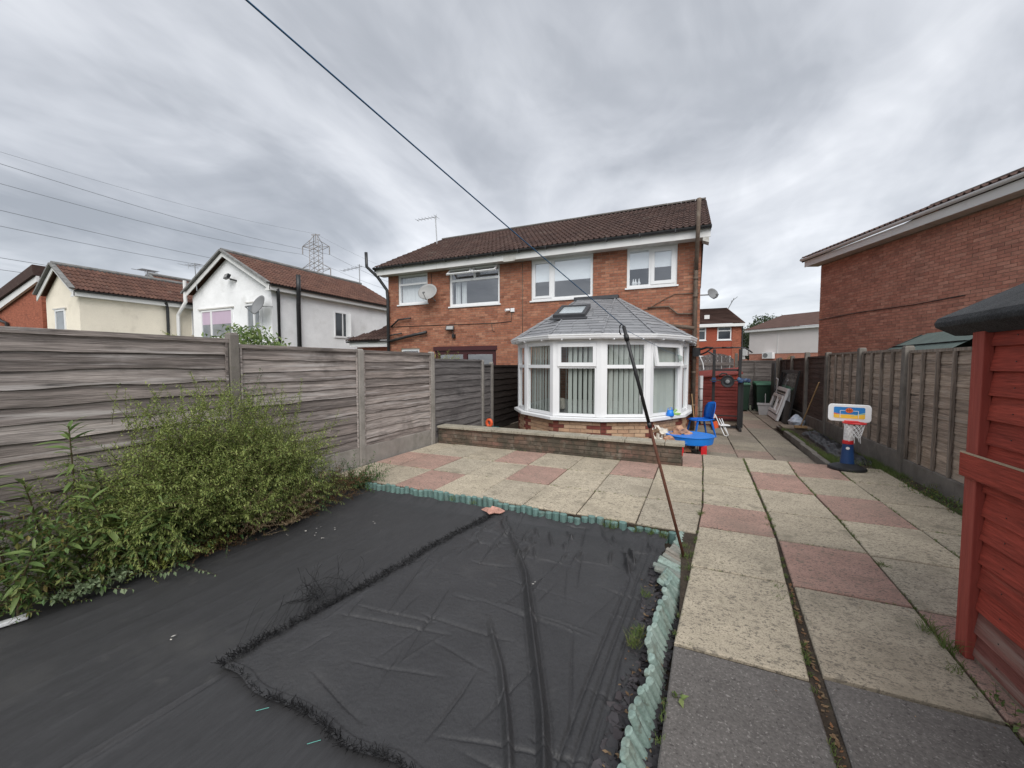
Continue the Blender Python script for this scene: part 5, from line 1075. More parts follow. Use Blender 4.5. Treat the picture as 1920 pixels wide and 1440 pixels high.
# ================================================================== RED SHED beside the camera
rs_ = thing('garden_shed', 'red painted timber shed with dark felt roof beside the paved walk', 'shed', (2.0, 2.0, 0))
SX, SY1, SY0 = 1.455, 2.95, -.9
for i in range(14):     # overlapping boards, raw and worn near the ground
    z0 = .03 + i * .128; top = z0 + .150
    if .99 < z0 + .06 < 1.13: pass
    m = MB(); lo = .020
    m.add([(SX - lo, SY0, z0), (SX - lo, SY1 - .06, z0), (SX + .002, SY1 - .06, top), (SX + .002, SY0, top), (SX + .014, SY0, z0), (SX + .014, SY1 - .06, z0), (SX + .016, SY1 - .06, top), (SX + .016, SY0, top)], [(0,3,2,1),(4,5,6,7),(0,1,5,4),(1,2,6,5),(2,3,7,6),(3,0,4,7)])
    m.build('board', m_redraw if i < 2 else m_red, rs_)
m = MB(); m.box((SX - .045, SY1 - .058, .0), (SX - .003, SY1 + .02, 1.80)); m.box((SX - .042, SY1 + .021, .0), (SX + .05, SY1 + .045, 1.80)); m.build('corner_trim', m_redpost, rs_, bevel=.004)
m = MB(); m.box((SX - .062, SY0, .985), (SX - .047, SY1 + .055, 1.112)); m.build('shelf_board', m_red, rs_, bevel=.004); m = MB(); m.box((SX - .064, SY0, 1.1135), (SX - .048, SY1 + .05, 1.120)); m.build('shelf_edge', mat('bare_edge', [(.47,.37,.26)], .85, (2, .2), stretch=(10, 1, 10)), rs_)
m = MB()
for i in range(14):
    for y in (2.72, 2.1, 1.5): m.lathe([(.005, 0), (.004, .002)], (0, 0, 0), 6) if False else m.box((SX - .0215 + .006, y - .0025, .075 + i*.128), (SX - .0145 + .002, y + .0025, .080 + i*.128))
m.build('nail_heads', m_gutter, rs_, kind='stuff')
m = MB(); m.box((SX + .03, SY1 - .02, .0), (SX + 2.2, SY1 + .02, 1.82)); m.build('end_wall', m_red, rs_); m = MB(); m.box((SX + .03, SY0, .02), (SX + .05, SY1 - .03, 1.82)); m.build('lining', m_redraw, rs_); m = MB(); m.box((SX - .01, SY0, -.02), (SX + .1, SY1, .03)); m.build('base', m_rawwood, rs_)
m = MB(); prof = [(-.115, 1.845), (-.10, 1.80), (.02, 1.785), (.05, 1.80)]; 
pr = [(SX - .125, 1.838), (SX - .118, 1.815), (SX - .03, 1.765), (SX + .02, 1.765), (SX + .02, 1.83), (SX + 1.1, 2.46), (SX + 2.25, 1.838), (SX + 2.25, 1.87), (SX + 1.1, 2.51), (SX - .11, 1.868)]
m.prism([(x, SY1 + .23, z) for x, z in pr], (0, SY0 - SY1 - .4, 0)); m.build('roof', m_felt, rs_, bevel=.006)
# ================================================================== clothes prop and washing line
pp = thing('clothes_prop', 'rusty leaning clothes prop pole with black upper tube', 'pole', (.02, 3.553, 0)); P0, P1 = Vector((.025, 3.56, -.12)), Vector((-.50, 3.41, 1.92)); Pm = P0.lerp(P1, .595)
MB().tube([P0, Pm], .0125, 10).build('lower_tube', m_rust, pp, smooth=True); MB().tube([Pm, P1], .0145, 10).build('upper_tube', m_blackm, pp, smooth=True); MB().tube([Pm + (P0-Pm)*.02, Pm + (P1-Pm)*.02], .018, 10).build('collar', m_blackm, pp, smooth=True); MB().tube([P1 - (P1-P0)*.035, P1 - (P1-P0)*.06], .021, 10).build('collar', m_blackm, pp, smooth=True)
m = MB(); d = (P1-P0).normalized(); m.tube([P1, P1 + d*.02 + Vector((-.012,0,0)), P1 + Vector((-.03, 0, .0)), P1 + Vector((-.032, 0, -.05)), P1 + Vector((-.02, 0, -.07))], .006, 6); m.build('hook', m_blackm, pp, smooth=True)
m = MB(); q0 = P0.lerp(P1, .70); m.tube([q0 + Vector((-.02, -.01, .03)), q0 + Vector((-.022, -.01, -.01))], .006, 6); m.build('cleat', m_pipeg, pp)
N0 = Vector((-1.13, .76, 2.62)); dr_ = (N0 - P1); far = P1 + dr_ * 1.9
wl2 = thing('washing_line', 'dark blue washing line running overhead to the clothes prop', 'washing line', P1)
MB().tube([P1.lerp(far, i/24) - Vector((0, 0, .02 * math.sin(math.pi * i/24))) for i in range(25)], .0030, 6).build('cord', m_rope, wl2, smooth=True)
ey = Vector((-.10, 8.95, 1.74)); TL = [P1 + Vector((-.01, 0, -.02)), P1.lerp(ey, .5) - Vector((0, 0, .03)), ey]; MB().tube(TL, .0022, 5).build('tail_cord', m_rope, wl2)
m_peg = mat('grey_green_peg', [(.33,.40,.37),(.50,.55,.53),(.22,.30,.27)], .6)
for k in range(7):
    p = TL[1].lerp(ey, .70 + .042 * k); o = thing('clothes_peg', 'grey-green clothes peg hanging on the line before the ajar top light', 'peg', p, 'pegs on the washing line tail')
    for s_ in (-1, 1): MB().box((-.006, -.005, -.085), (.006, .005, .02), T(*p) @ RZ(30 + k * 40) @ RY(U(-12, 12) + s_ * 6) @ T(s_ * .008, 0, 0)).build('jaw', m_peg, o)
cp = thing('line_post', 'tall timber post holding the washing line', 'post', (far.x, far.y, -.1)); MB().tube([(far.x, far.y, -.15), (far.x, far.y, far.z + .1)], .05, 8).build('shaft', m_batten, cp)
# ================================================================== toy basketball hoop
bk = thing('toy_basketball_hoop', 'toy basketball hoop with white backboard, red rim and blue stand', 'basketball hoop', (2.24, 7.49, 0)); KX, KY = 2.24, 7.49; ya = -16
KM = T(KX, KY, 0) @ RZ(ya)
def rrect(w_, h_, r, n=5):
    p = []
    for cx, cy, a0 in ((w_/2-r, h_/2-r, 0), (-w_/2+r, h_/2-r, 90), (-w_/2+r, -h_/2+r, 180), (w_/2-r, -h_/2+r, 270)):
        for k in range(n+1): a = R(a0 + 90*k/n); p.append((cx + r*math.cos(a), cy + r*math.sin(a)))
    return p
m = MB(); prof = [(.225, 0), (.232, .02), (.225, .045), (.13, .085), (.075, .10)]; m.lathe(prof, (0, 0, 0), 24, 1.02, .85); m.build('base', m_blackp, bk, KM, smooth=False, bevel=.004)
m = MB(); m.lathe([(.088, .095), (.082, .16), (.066, .38), (.06, .40)], (0, 0, 0), 18, 1, .8); m.build('stand', m_navy, bk, KM); m = MB(); m.lathe([(.066, .395), (.068, .40), (.068, .44), (.062, .45)], (0, 0, 0), 18, 1, .85); m.build('collar', m_redp, bk, KM)
m = MB(); m.lathe([(.057, .44), (.052, .74)], (0, 0, 0), 16, 1, .8); ps = m.build('post', m_whitep, bk, KM); m = MB()
for k in range(5): m.box((-.045, -.047, .50 + k*.05), (-.01, -.0445, .503 + k*.05))
m.build('height_mark', m_dishm2, ps, KM)
m = MB(); n_ = 16; m.add([(math.cos(6.283*k/n_)*.024, -.064, .335 + math.sin(6.283*k/n_)*.022) for k in range(n_)], [tuple(range(n_))]); m.build('badge', m_whitep, bk, KM, raw=True)
m = MB(); m.prism([(x, -.04, .865 + z) for x, z in rrect(.50, .262, .05)], (0, .045, 0)); bd = m.build('backboard', m_whitep, bk, KM, bevel=.008)
def flat(name, poly, mt, y): return MB().add([(x, y, z) for x, z in poly], [tuple(range(len(poly)))]).build(name, mt, bd, KM, raw=True)
pm_blue = mat('print_blue', [(.03,.20,.52)], .5); pm_yel = mat('print_yellow', [(.78,.48,.06)], .5); pm_or = mat('print_orange', [(.72,.13,.03)], .5); pm_gr = mat('print_green', [(.35,.58,.35)], .5)
flat('printed_panel', [(x, .868 + z) for x, z in rrect(.375, .185, .02)], m_whitep, -.0415); flat('printed_sky', [(-.18, .845), (.18, .845), (.18, .945), (.165, .955), (-.165, .955), (-.18, .945)], pm_blue, -.0425); flat('printed_sand', [(-.18, .842), (-.18, .795), (-.165, .785), (.165, .785), (.18, .795), (.18, .860), (.10, .838), (.0, .846), (-.1, .838)], pm_yel, -.0435)
flat('printed_sand', [(-.18, .862), (-.12, .850), (-.07, .846), (-.18, .842)], pm_or, -.044); flat('printed_stripe', [(.02, .815), (.18, .868), (.18, .882), (.02, .822)], pm_gr, -.0445)
flat('printed_ball', [(math.cos(6.283*k/20)*.043, .905 + math.sin(6.283*k/20)*.038) for k in range(20)], pm_or, -.045)
m = MB()
for a, b in (((-.105, .79), (-.105, .90)), ((.105, .79), (.105, .90)), ((-.105, .90), (-.045, .90)), ((.045, .90), (.105, .90))): m.bar((a[0], -.0455, a[1]), (b[0], -.0455, b[1]), .006, .006)
m.build('printed_frame', m_whitep, bd, KM); m = MB()
for a, b in (((-.04, .905), (.04, .905)), ((0, .868), (0, .942))): m.bar((a[0], -.0462, a[1]), (b[0], -.0462, b[1]), .003, .003)
m.tube([(-.026, -.0462, .935), (-.014, -.0462, .905), (-.026, -.0462, .875)], .0015, 4); m.tube([(.026, -.0462, .935), (.014, -.0462, .905), (.026, -.0462, .875)], .0015, 4); m.build('printed_ball_seam', m_door, bd, KM)
m = MB(); n_ = 24; rc = (.06, -.165, .735); pts = [(rc[0] + math.cos(6.283*k/n_)*.13, rc[1] + math.sin(6.283*k/n_)*.115, rc[2]) for k in range(n_+1)]; m.tube(pts, .012, 6, cap=False); m.prism([(-.055, -.04, .755), (.10, -.04, .755), (.14, -.09, .742), (-.055, -.09, .742)], (0, 0, -.03)); m.build('rim', m_redp, bk, KM, smooth=False)
m = MB()
for k in range(12):
    for sg in (1, -1):
        pts = []
        for j in range(7):
            t_ = j/6; a = 6.283*(k/12 + sg*t_*.25); r_ = .125 - .05*t_; pts.append((rc[0] + math.cos(a)*r_, rc[1] + math.sin(a)*r_*.88, rc[2] - .21*t_ + U(-.004, .004)))
        m.tube(pts, .0035, 4, cap=False)
for k in range(8): a = k*.8; m.tube([(rc[0] + math.cos(a)*.075, rc[1] + math.sin(a)*.065, rc[2] - .2), (rc[0] + math.cos(a)*.078, rc[1] + math.sin(a)*.07, rc[2] - .25 - U(0, .05))], .003, 4)
m.build('net', m_whitep, bk, KM, raw=True)
# ================================================================== blue water table, chair, folding chair
wt = thing('water_table', 'round bright blue toy water table with red legs behind the low wall', 'toy table', (.06, 8.3, -.12)); m = MB(); m.lathe([(.39, .02), (.405, .03), (.425, .15), (.44, .165), (.44, .18), (.40, .18), (.37, .172), (.0, .17)], (.06, 8.32, .065), 36, 1, .92); m.build('tray', m_blueb, wt, bevel=.004)
m = MB(); m.tube([(-.14, 7.935, .14), (-.06, 7.915, .132), (.02, 7.92, .14)], .008, 6); m.build('handle', m_blueb, wt)
for x, y in ((-.09, 8.03), (.30, 8.08), (-.16, 8.55), (.28, 8.6)): MB().prism([(x-.05, y-.05, -.12), (x+.05, y-.05, -.12), (x+.05, y+.05, -.12), (x-.05, y+.05, -.12)], (.0, 0, .215)).build('leg', m_redp, wt, bevel=.006)
ch_ = thing('plastic_chair', 'bright blue moulded plastic chair beside the storage shed', 'chair', (.33, 10.5, -.12)); CM = T(.30, 10.42, -.12) @ RZ(-62)
def shell(name, rows, mt, parent, M, th=.012):
    m = MB(); nrow = len(rows); nc = len(rows[0]); vs = [p for r in rows for p in r]; m.add(vs, [(i*nc+j, i*nc+j+1, (i+1)*nc+j+1, (i+1)*nc+j) for i in range(nrow-1) for j in range(nc-1)]); o = m.build(name, mt, parent, M, smooth=True); s_ = o.modifiers.new('solid', 'SOLIDIFY'); s_.thickness = th; return o
# chair faces -Y in its own frame: back at +y
rows = []
for i in range(8):
    t_ = i/7; w_ = .19 + .03*math.sin(t_*3.1) - (.05*max(0, t_-.75)/.25)**1; z = .40 + .42*t_; y = .20 + .09*t_*t_; rows.append([(u*w_, y - .05*(u*u)*1.1 + .05, z + (-.02*u*u if i == 7 else 0)) for u in (-1, -.6, -.2, .2, .6, 1)])
shell('backrest', rows, m_blue, ch_, CM)
rows = []
for i in range(7):
    t_ = i/6; y = .23 - .46*t_; w_ = .20 + .02*math.sin(t_*3); z = .43 - .03*math.sin(t_*3.1) - (.03*max(0, t_-.8)/.2); rows.append([(u*w_, y, z - .015*(1-u*u)) for u in (-1, -.6, -.2, .2, .6, 1)])
shell('seat', rows, m_blue, ch_, CM)
for sx_ in (-1, 1):
    for y0_, y1_ in ((.16, .27), (-.15, -.24)): MB().tube([(sx_*.16, y0_, .42), (sx_*.20, y1_, 0)], .030, 6, .02).build('leg', m_blue, ch_, CM)
    MB().bar((sx_*.165, .17, .40), (sx_*.165, -.17, .40), .035, .04).build('side_rail', m_blue, ch_, CM)
fc_ = thing('folding_chair', 'small folded white tube chair behind the blue chair', 'chair', (.75, 10.75, -.12)); FM = T(.74, 10.72, -.12) @ RZ(25)
m = MB(); m.tube([(-.10, .06, .50), (.05, -.10, .02), (.10, -.12, .0), (.15, -.11, .02), (.06, .05, .40)], .011, 6); m.tube([(.0, .05, .40), (.11, -.12, .06)], .011, 6); m.build('frame', m_whitep, fc_, FM, smooth=True); m = MB(); m.box((-.04, -.09, .235), (.20, .10, .26)); m.build('seat', m_whitep, fc_, FM, bevel=.006)
m = MB(); m.box((-.02, -.006, 0), (.10, .006, .22), T(-.20, .02, .40) @ RY(-16)); m.build('label_card', mat('printed_card', [(.66,.52,.50)], .7, (40, .25), dirt=(14, .6, (.2, .1, .1), .6)), fc_, FM); m = MB(); m.box((0, -.006, 0), (.10, .006, .17), T(-.13, .0, .16) @ RY(-16)); m.build('label_card', m_orange, fc_, FM)
# ================================================================== maroon storage shed and power rack
ss = thing('storage_shed', 'low maroon slatted storage shed behind the power rack', 'shed', (.85, 12.6, -.12))
for i in range(15):
    z0 = -.08 + i*.088; wavy_board(.36, 1.29, z0, z0 + .096, 0, .01, m_rawwood if i < 2 else m_maroon, ss, -1, axis='x', tilt=.012, wav=.002, at=12.3)
m = MB(); m.box((.36, 12.305, -.12), (1.29, 13.3, 1.26)); m.build('carcass', m_maroon, ss); m = MB(); m.add([(.30, 12.22, 1.22), (1.36, 12.22, 1.34), (1.36, 13.4, 1.48), (.30, 13.4, 1.36), (.30, 12.22, 1.25), (1.36, 12.22, 1.37), (1.36, 13.4, 1.51), (.30, 13.4, 1.39)], [(0,3,2,1),(4,5,6,7),(0,1,5,4),(1,2,6,5),(2,3,7,6),(3,0,4,7)]); m.build('lid', m_maroon, ss)
m = MB(); m.prism([(.36, 12.277, 1.2), (1.29, 12.277, 1.2), (1.29, 12.277, 1.33)], (0, .02, 0)); m.build('front_board', m_red, ss); m = MB(); m.box((.36, 12.26, .05), (1.29, 12.285, .09)); m.build('rail', m_door, ss)
rk = thing('power_rack', 'black steel exercise rack with curved pull-up bar', 'exercise rack', (.95, 11.9, -.12)); RYk = 11.92; xl, xr = .64, 1.25
for x in (xl, xr): MB().box((x-.035, RYk-.035, -.10), (x+.035, RYk+.035, 2.0)).build('upright', m_blackm, rk, bevel=.004)
m = MB(); m.box((xr+.05, RYk+.1, -.1), (xr+.11, RYk+.16, 1.2)); m.build('rear_upright', m_blackm, rk)
for x in (xl, xr): MB().box((x-.03, RYk-.45, -.12), (x+.03, RYk+.45, -.06)).build('foot', m_blackm, rk, bevel=.004)
m = MB(); m.tube([(xl-.24, RYk-.02, 1.90), (xl-.06, RYk-.02, 2.03), (xl+.1, RYk-.02, 2.04), (xr-.1, RYk-.02, 2.04), (xr+.1, RYk-.02, 2.03), (xr+.27, RYk-.02, 1.90)], .018, 8); m.tube([(xl+.18, RYk-.02, 2.04), (xr-.18, RYk-.02, 2.04)], .024, 8); m.build('pull_up_bar', m_blackm, rk, smooth=True); m = MB(); m.box((xl, RYk+.02, 1.42), (xr, RYk+.05, 1.47)); m.box((xl, RYk+.02, -.10), (xr, RYk+.06, -.05)); m.box((xl, RYk-.02, .21), (xr, RYk+.0, .24)); m.build('crossbar', m_blackm, rk)
m = MB()
for x in (xl, xr): m.box((x-.05, RYk-.09, 1.13), (x+.05, RYk-.036, 1.24)); m.box((x-.05, RYk-.16, 1.13), (x+.05, RYk-.091, 1.15))
m.build('bar_hook', m_navy, rk)
bbell = thing('barbell', 'barbell with one black weight plate resting in the rack', 'barbell', (.95, 11.8, 1.17)); MB().tube([(xl-.1, RYk-.12, 1.17), (xr+.15, RYk-.12, 1.17)], .016, 8).build('bar', m_blackm, bbell)
m = MB(); c_ = (.955, RYk-.16, 1.15); pts = [(.155, 0), (.16, .01), (.16, .04), (.15, .05), (.10, .04), (.055, .05), (.05, .05)]; m.lathe(pts, (0, 0, 0), 24); m.build('weight_plate', m_blackp, bbell, T(*c_) @ RX(90)); m = MB(); m.lathe([(.05, .05), (.03, .056), (.018, .058)], (0, 0, 0), 16); m.build('hub', m_dishm2, bbell, T(*c_) @ RX(90))
m = MB(); m.tube([(xl+.12, RYk-.02, 1.30), (xl+.2, RYk, 1.36), (xl+.3, RYk, 1.35), (xl+.34, RYk, 1.28)], .02, 6); m.build('strap', m_blackp, rk)
cl = thing('blue_cloth', 'dark and pale blue cloth bunched on the rack upright', 'cloth', (1.35, 11.8, 1.2)); m = MB()
for k in range(5): m.lathe([(.01, -.06), (.05, -.02), (.045, .03), (.01, .055)], (1.22 + k*.055, 11.80 + U(-.03, .03), 1.19 + U(-.02, .03)), 8)
m.build('cloth_bunch', mat('blue_cloth', [(.02,.03,.07),(.10,.17,.28)], .9, (9, .3)), cl)
dp = thing('grey_downpipe', 'pale grey drain pipe tied to the house corner', 'pipe', (.31, 11.35, -.1)); m = MB(); m.tube([(.325, 11.42, .1), (.325, 11.42, 1.30)], .045, 10); m.build('tube', m_pipeg, dp, smooth=True); m = MB()
for z in (.35, .65, .95): m.tube([(.325, 11.42, z), (.325, 11.42, z+.02)], .049, 10)
m.build('clip', m_blackp, dp); MB().tube([(.17, 11.0, .2), (.10, 11.05, .85)], .012, 6).build('cane', m_broom, dp)
# ================================================================== bins, tub, leaning frames
def bin_(x, y, rz, label, lid, body):
    t_ = thing('wheelie_bin', label, 'wheelie bin', (x, y, -.12), 'wheelie bins'); M = T(x, y, -.12) @ RZ(rz); m = MB()
    a, b = .24, .29; m.add([(-a,-.27,.04),(a,-.27,.04),(a,.27,.04),(-a,.27,.04),(-b,-.34,.98),(b,-.34,.98),(b,.34,.98),(-b,.34,.98)], [(0,3,2,1),(0,1,5,4),(1,2,6,5),(2,3,7,6),(3,0,4,7),(4,5,6,7)]); m.build('body', body, t_, M, bevel=.02)
    m = MB(); m.box((-b-.012, -.352, .93), (b+.012, .352, .985)); m.build('rim', body, t_, M, bevel=.008); m = MB(); m.add([(-b-.02,-.37,.987),(b+.02,-.37,.987),(b+.02,.36,.987),(-b-.02,.36,.987),(-b,-.33,1.03),(b,-.33,1.03),(b,.34,1.10),(-b,.34,1.10)], [(0,3,2,1),(4,5,6,7),(0,1,5,4),(1,2,6,5),(2,3,7,6),(3,0,4,7)]); m.build('lid', lid, t_, M, bevel=.012)
    for s_ in (-1, 1): MB().tube([(s_*.25, .28, .1), (s_*.31, .28, .1)], .1, 14).build('wheel', m_blackp, t_, M)
    MB().tube([(-b, .40, 1.0), (b, .40, 1.0)], .018, 8).build('handle', body, t_, M)
bin_(2.52, 16.75, 3, 'dark green wheelie bin with paler lid, right one by the fence', m_binlid, m_bin); bin_(1.80, 16.8, -4, 'green wheelie bin half hidden behind the power rack', m_binlid, m_bin)
tb = thing('mop_bucket', 'pale rectangular mop bucket in front of the wheelie bins', 'bucket', (2.45, 15.6, -.12)); TM = T(2.43, 15.75, -.12) @ RZ(-8); m = MB(); a, b = .17, .22; m.add([(-a,-.13,0),(a,-.13,0),(a,.13,0),(-a,.13,0),(-b,-.17,.36),(b,-.17,.36),(b,.17,.36),(-b,.17,.36)], [(0,3,2,1),(0,1,5,4),(1,2,6,5),(2,3,7,6),(3,0,4,7)]); o = m.build('tub', m_pipeg, tb, TM); o.modifiers.new('s', 'SOLIDIFY').thickness = .012; m = MB()
for a_, b_ in (((-.235,-.19,.345),(.235,-.172,.385)), ((-.235,.172,.345),(.235,.19,.385)), ((-.235,-.171,.345),(-.217,.171,.385)), ((.217,-.171,.345),(.235,.171,.385))): m.box(a_, b_)
m.build('rim', m_pipeg, tb, TM); MB().tube([(0, 0, .05), (.0, .03, .72)], .012, 6).build('mop_stick', m_pipeg, tb, TM)
# white upvc window frame leaning on the fence: plane from foot line to head line
def lean(a, b, c):   # origin a, b along foot, c up
    a, b, c = Vector(a), Vector(b), Vector(c); x = (b-a).normalized(); y = c-a; y = (y - x*y.dot(x)); hL = y.length; y.normalize(); z = x.cross(y); return Matrix(((x.x,y.x,z.x,a.x),(x.y,y.y,z.y,a.y),(x.z,y.z,z.z,a.z),(0,0,0,1))), (b-a).length, hL
wf = thing('window_frame', 'spare white upvc window frame leaning by the fence', 'window frame', (2.5, 15, -.12)); LM, fl, fh = lean((2.55, 15.95, -.11), (2.50, 13.95, -.11), (2.82, 15.6, .86))
m = MB(); ffx = lambda u, d, z: Vector((u, z, d)); wall_cells(m, ffx, 0, fl, 0, fh, [(.16, fl-.16, .14, fh-.2)], .07, .07); m.build('outer_frame', m_white, wf, LM, bevel=.004); m = MB(); wall_cells(m, ffx, .2, fl*.55, .18, fh-.24, [(.28, fl*.55-.08, .27, fh-.33)], .06, .09); wall_cells(m, ffx, fl*.55+.03, fl-.2, .18, fh-.24, [(fl*.55+.1, fl-.27, .27, fh-.33)], .06, .09); m.build('sash', m_white, wf, LM, bevel=.004)
m = MB(); m.add([ffx(.26, .05, .25), ffx(fl*.55-.06, .05, .25), ffx(fl*.55-.06, .05, fh-.31), ffx(.26, .05, fh-.31)], [(0,1,2,3)]); m.build('pane', m_glassd, wf, LM, raw=True); m = MB(); m.box((fl*.55+.08, .25, .04), (fl-.25, fh-.31, .055)); m.build('panel', m_white, wf, LM); m = MB(); m.box((.1, fh-.17, .072), (fl-.1, fh-.11, .08)); m.box((fl-.5, .5, .092), (fl-.4, .62, .1)); m.build('gasket', m_blackp, wf, LM)
df = thing('door_frame', 'black glazed door frame leaning behind the white window frame', 'door frame', (2.75, 14.4, -.12)); DM, dl, dh = lean((2.62, 15.55, -.12), (2.58, 13.15, -.12), (2.86, 15.55, 1.42)); m = MB(); wall_cells(m, ffx, 0, dl, 0, dh, [(.09, dl-.09, .65, dh-.09)], .05, .03); m.build('frame', m_blackm, df, DM, bevel=.003); m = MB(); m.add([ffx(.09, .0, .65), ffx(dl-.09, .0, .65), ffx(dl-.09, .0, dh-.09), ffx(.09, .0, dh-.09)], [(0,1,2,3)]); m.build('pane', glass('plain_glass', .05, (.75, .75, .75)), df, DM, raw=True)
ps_ = thing('tall_panel', 'narrow dark sheet leaning upright in the fence corner', 'panel', (2.7, 16, -.12)); MB().box((2.66, 15.7, -.12), (2.70, 16.25, 1.65), T(.0, 0, 0)).build('sheet', m_lead, ps_, bevel=.004); MB().tube([(2.62, 15.45, -.1), (2.68, 15.2, 1.12), (2.64, 15.25, 1.15)], .02, 6).build('white_strip', m_pipeg, ps_)
bm2 = thing('garden_broom', 'wooden handled broom propped against the dark fence', 'broom', (2.65, 12.1, 0)); MB().tube([(2.63, 12.0, .03), (2.80, 11.3, 1.18)], .014, 8).build('handle', m_broom, bm2); MB().box((2.5, 11.95, -.005), (2.76, 12.05, .045)).build('head', m_broom, bm2)
pk_ = thing('timber_board', 'weathered board lying on bricks at the end of the side bed', 'board', (2.6, 12.3, -.1)); MB().box((2.26, 12.0, -.045), (2.90, 12.55, -.008)).build('plank', m_rawwood, pk_, bevel=.004); MB().box((2.2, 12.1, -.13), (2.36, 12.5, -.047)).build('support', m_conc2, pk_)
cb = thing('carrier_bag', 'crumpled blue and white carrier bag by the broom', 'bag', (2.75, 12.75, -.1)); m = MB(); vs = []; n_ = 14
for i in range(9):
    t_ = i/8; rr = .21*math.sin(math.pi*(t_*.86+.1))*(1-.25*t_)
    for k in range(n_): a = 6.283*k/n_; j = 1 + .28*nz(math.cos(a)*2.2, math.sin(a)*2.2, t_*5); vs.append((2.72 + math.cos(a)*rr*j, 12.85 + math.sin(a)*rr*j*1.3, -.12 + .36*t_*(1+.12*nz(a, t_*3))))
m.add(vs, [(i*n_+k, i*n_+(k+1) % n_, (i+1)*n_+(k+1) % n_, (i+1)*n_+k) for i in range(8) for k in range(n_)]); m.build('bag_body', m_paperbag, cb)
bs_ = thing('black_plastic_sheet', 'crumpled black plastic sheet lying in the grassy side bed', 'plastic sheet', (2.55, 9.6, -.04)); m = MB(); vs = []; a_, b_ = 26, 70
for j in range(b_+1):
    for i in range(a_+1):
        u, v = i/a_, j/b_; y = 8.15 + 3.1*v; x = 2.36 + .12*v + (.46 - .1*v)*u + .03*nz(v*6, 3); z = -.03 + .085*abs(nz(x*7, y*2.2, 1)) + .05*abs(nz(x*15, y*4, 4)) + .05*math.sin(math.pi*u)
        if u in (0, 1) or v in (0, 1): z = -.04
        vs.append((x, y, z))
m.add(vs, [(j*(a_+1)+i, j*(a_+1)+i+1, (j+1)*(a_+1)+i+1, (j+1)*(a_+1)+i) for j in range(b_) for i in range(a_)]); m.build('sheet', m_blacksheet, bs_, raw=True, smooth=True)
# ================================================================== small things on and by the conservatory
fq5, L5 = facet(5)
wc = thing('watering_can', 'small blue toy watering can on the conservatory sill', 'watering can', fq5(.62, .06, ZS + .012)); c_ = fq5(.60, .065, ZS + .012); m = MB(); m.lathe([(.072, 0), (.078, .02), (.06, .10), (.04, .125), (.0, .13)], c_, 16); m.build('body', m_blueb, wc, smooth=True); m = MB(); m.tube([c_ + Vector((-.05, 0, .08)), c_ + Vector((-.04, 0, .16)), c_ + Vector((.02, 0, .175)), c_ + Vector((.055, 0, .10))], .010, 6); m.build('handle', m_blueb, wc, smooth=True)
m = MB(); m.tube([c_ + Vector((.05, .02, .06)), c_ + Vector((.12, .03, .14))], .016, 8, .026); m.build('spout', m_lime, wc)
sc_ = thing('toy_scoop', 'lime green toy scoop lying on the conservatory sill', 'toy', fq5(.83, .06, ZS + .01)); c_ = fq5(.86, .05, ZS + .012); m = MB(); m.lathe([(.02, 0), (.065, .012), (.075, .045), (.06, .045), (.02, .02)], c_, 14, 1.1, .8); m.build('bowl', m_lime, sc_); MB().tube([c_ + Vector((-.05, 0, .03)), c_ + Vector((-.16, -.02, .02))], .014, 6).build('handle', m_lime, sc_)
def rock(name, c, s_, mt, parent, seed, sub=2):
    bm = bmesh.new(); bmesh.ops.create_icosphere(bm, subdivisions=sub, radius=1)
    for v in bm.verts:
        k = 1 + .55*noise.noise(v.co*1.6 + Vector((seed, 0, 0))) + .25*noise.noise(v.co*4 + Vector((0, seed, 0))); v.co = Vector((v.co.x*s_[0]*k, v.co.y*s_[1]*k, v.co.z*s_[2]*k)) + Vector(c)
    me = bpy.data.meshes.new(name); bm.to_mesh(me); bm.free(); return link(name, me, mt, parent)
rb = thing('rubble_sack', 'torn white sack of orange rubble beside the conservatory corner', 'rubble', (-.2, 8.2, -.12))
for k, (c_, r_) in enumerate([((-.40, 8.0, .06), .12), ((-.30, 8.03, .17), .09), ((-.12, 8.38, .30), .11), ((-.02, 8.42, .22), .10), ((-.2, 8.3, .16), .13), ((-.1, 8.25, .02), .16), ((-.42, 8.05, -.04), .13)]): rock('rubble_lump', c_, (r_*1.15, r_, r_*.8), m_stone, rb, 3 + k * 2.7)
m = MB(); vs = []; a_ = 22
for j in range(11):
    for i in range(a_+1):
        t_ = i/a_; v = j/10; x = -.62 + .62*t_ + .05*nz(v*5, t_*4); z = -.12 + .54*v*(1 - .45*t_) + .10*nz(t_*7, v*3, 2); y = 7.98 + .3*v + .10*nz(t_*6, v*6, 5) + .12*t_; vs.append((x, y, z))
m.add(vs, [(j*(a_+1)+i, j*(a_+1)+i+1, (j+1)*(a_+1)+i+1, (j+1)*(a_+1)+i) for j in range(10) for i in range(a_) if nz(i*.45, j*.5, 3) > -.08]); m.build('sack', m_plaster, rb, raw=True)
rp_ = thing('brick_pile', 'short pile of old bricks beside the rubble sack', 'bricks', (.0, 8.7, -.12))
for k in range(6): MB().box((-.108, -.05, 0), (.108, .05, .065), T(.0 + .06*(k % 2), 8.95 - .11*(k % 2), -.12 + .066*(k//2) + .12*(k > 3)) @ RZ(U(-12, 12))).build('brick', m_gbrick, rp_)
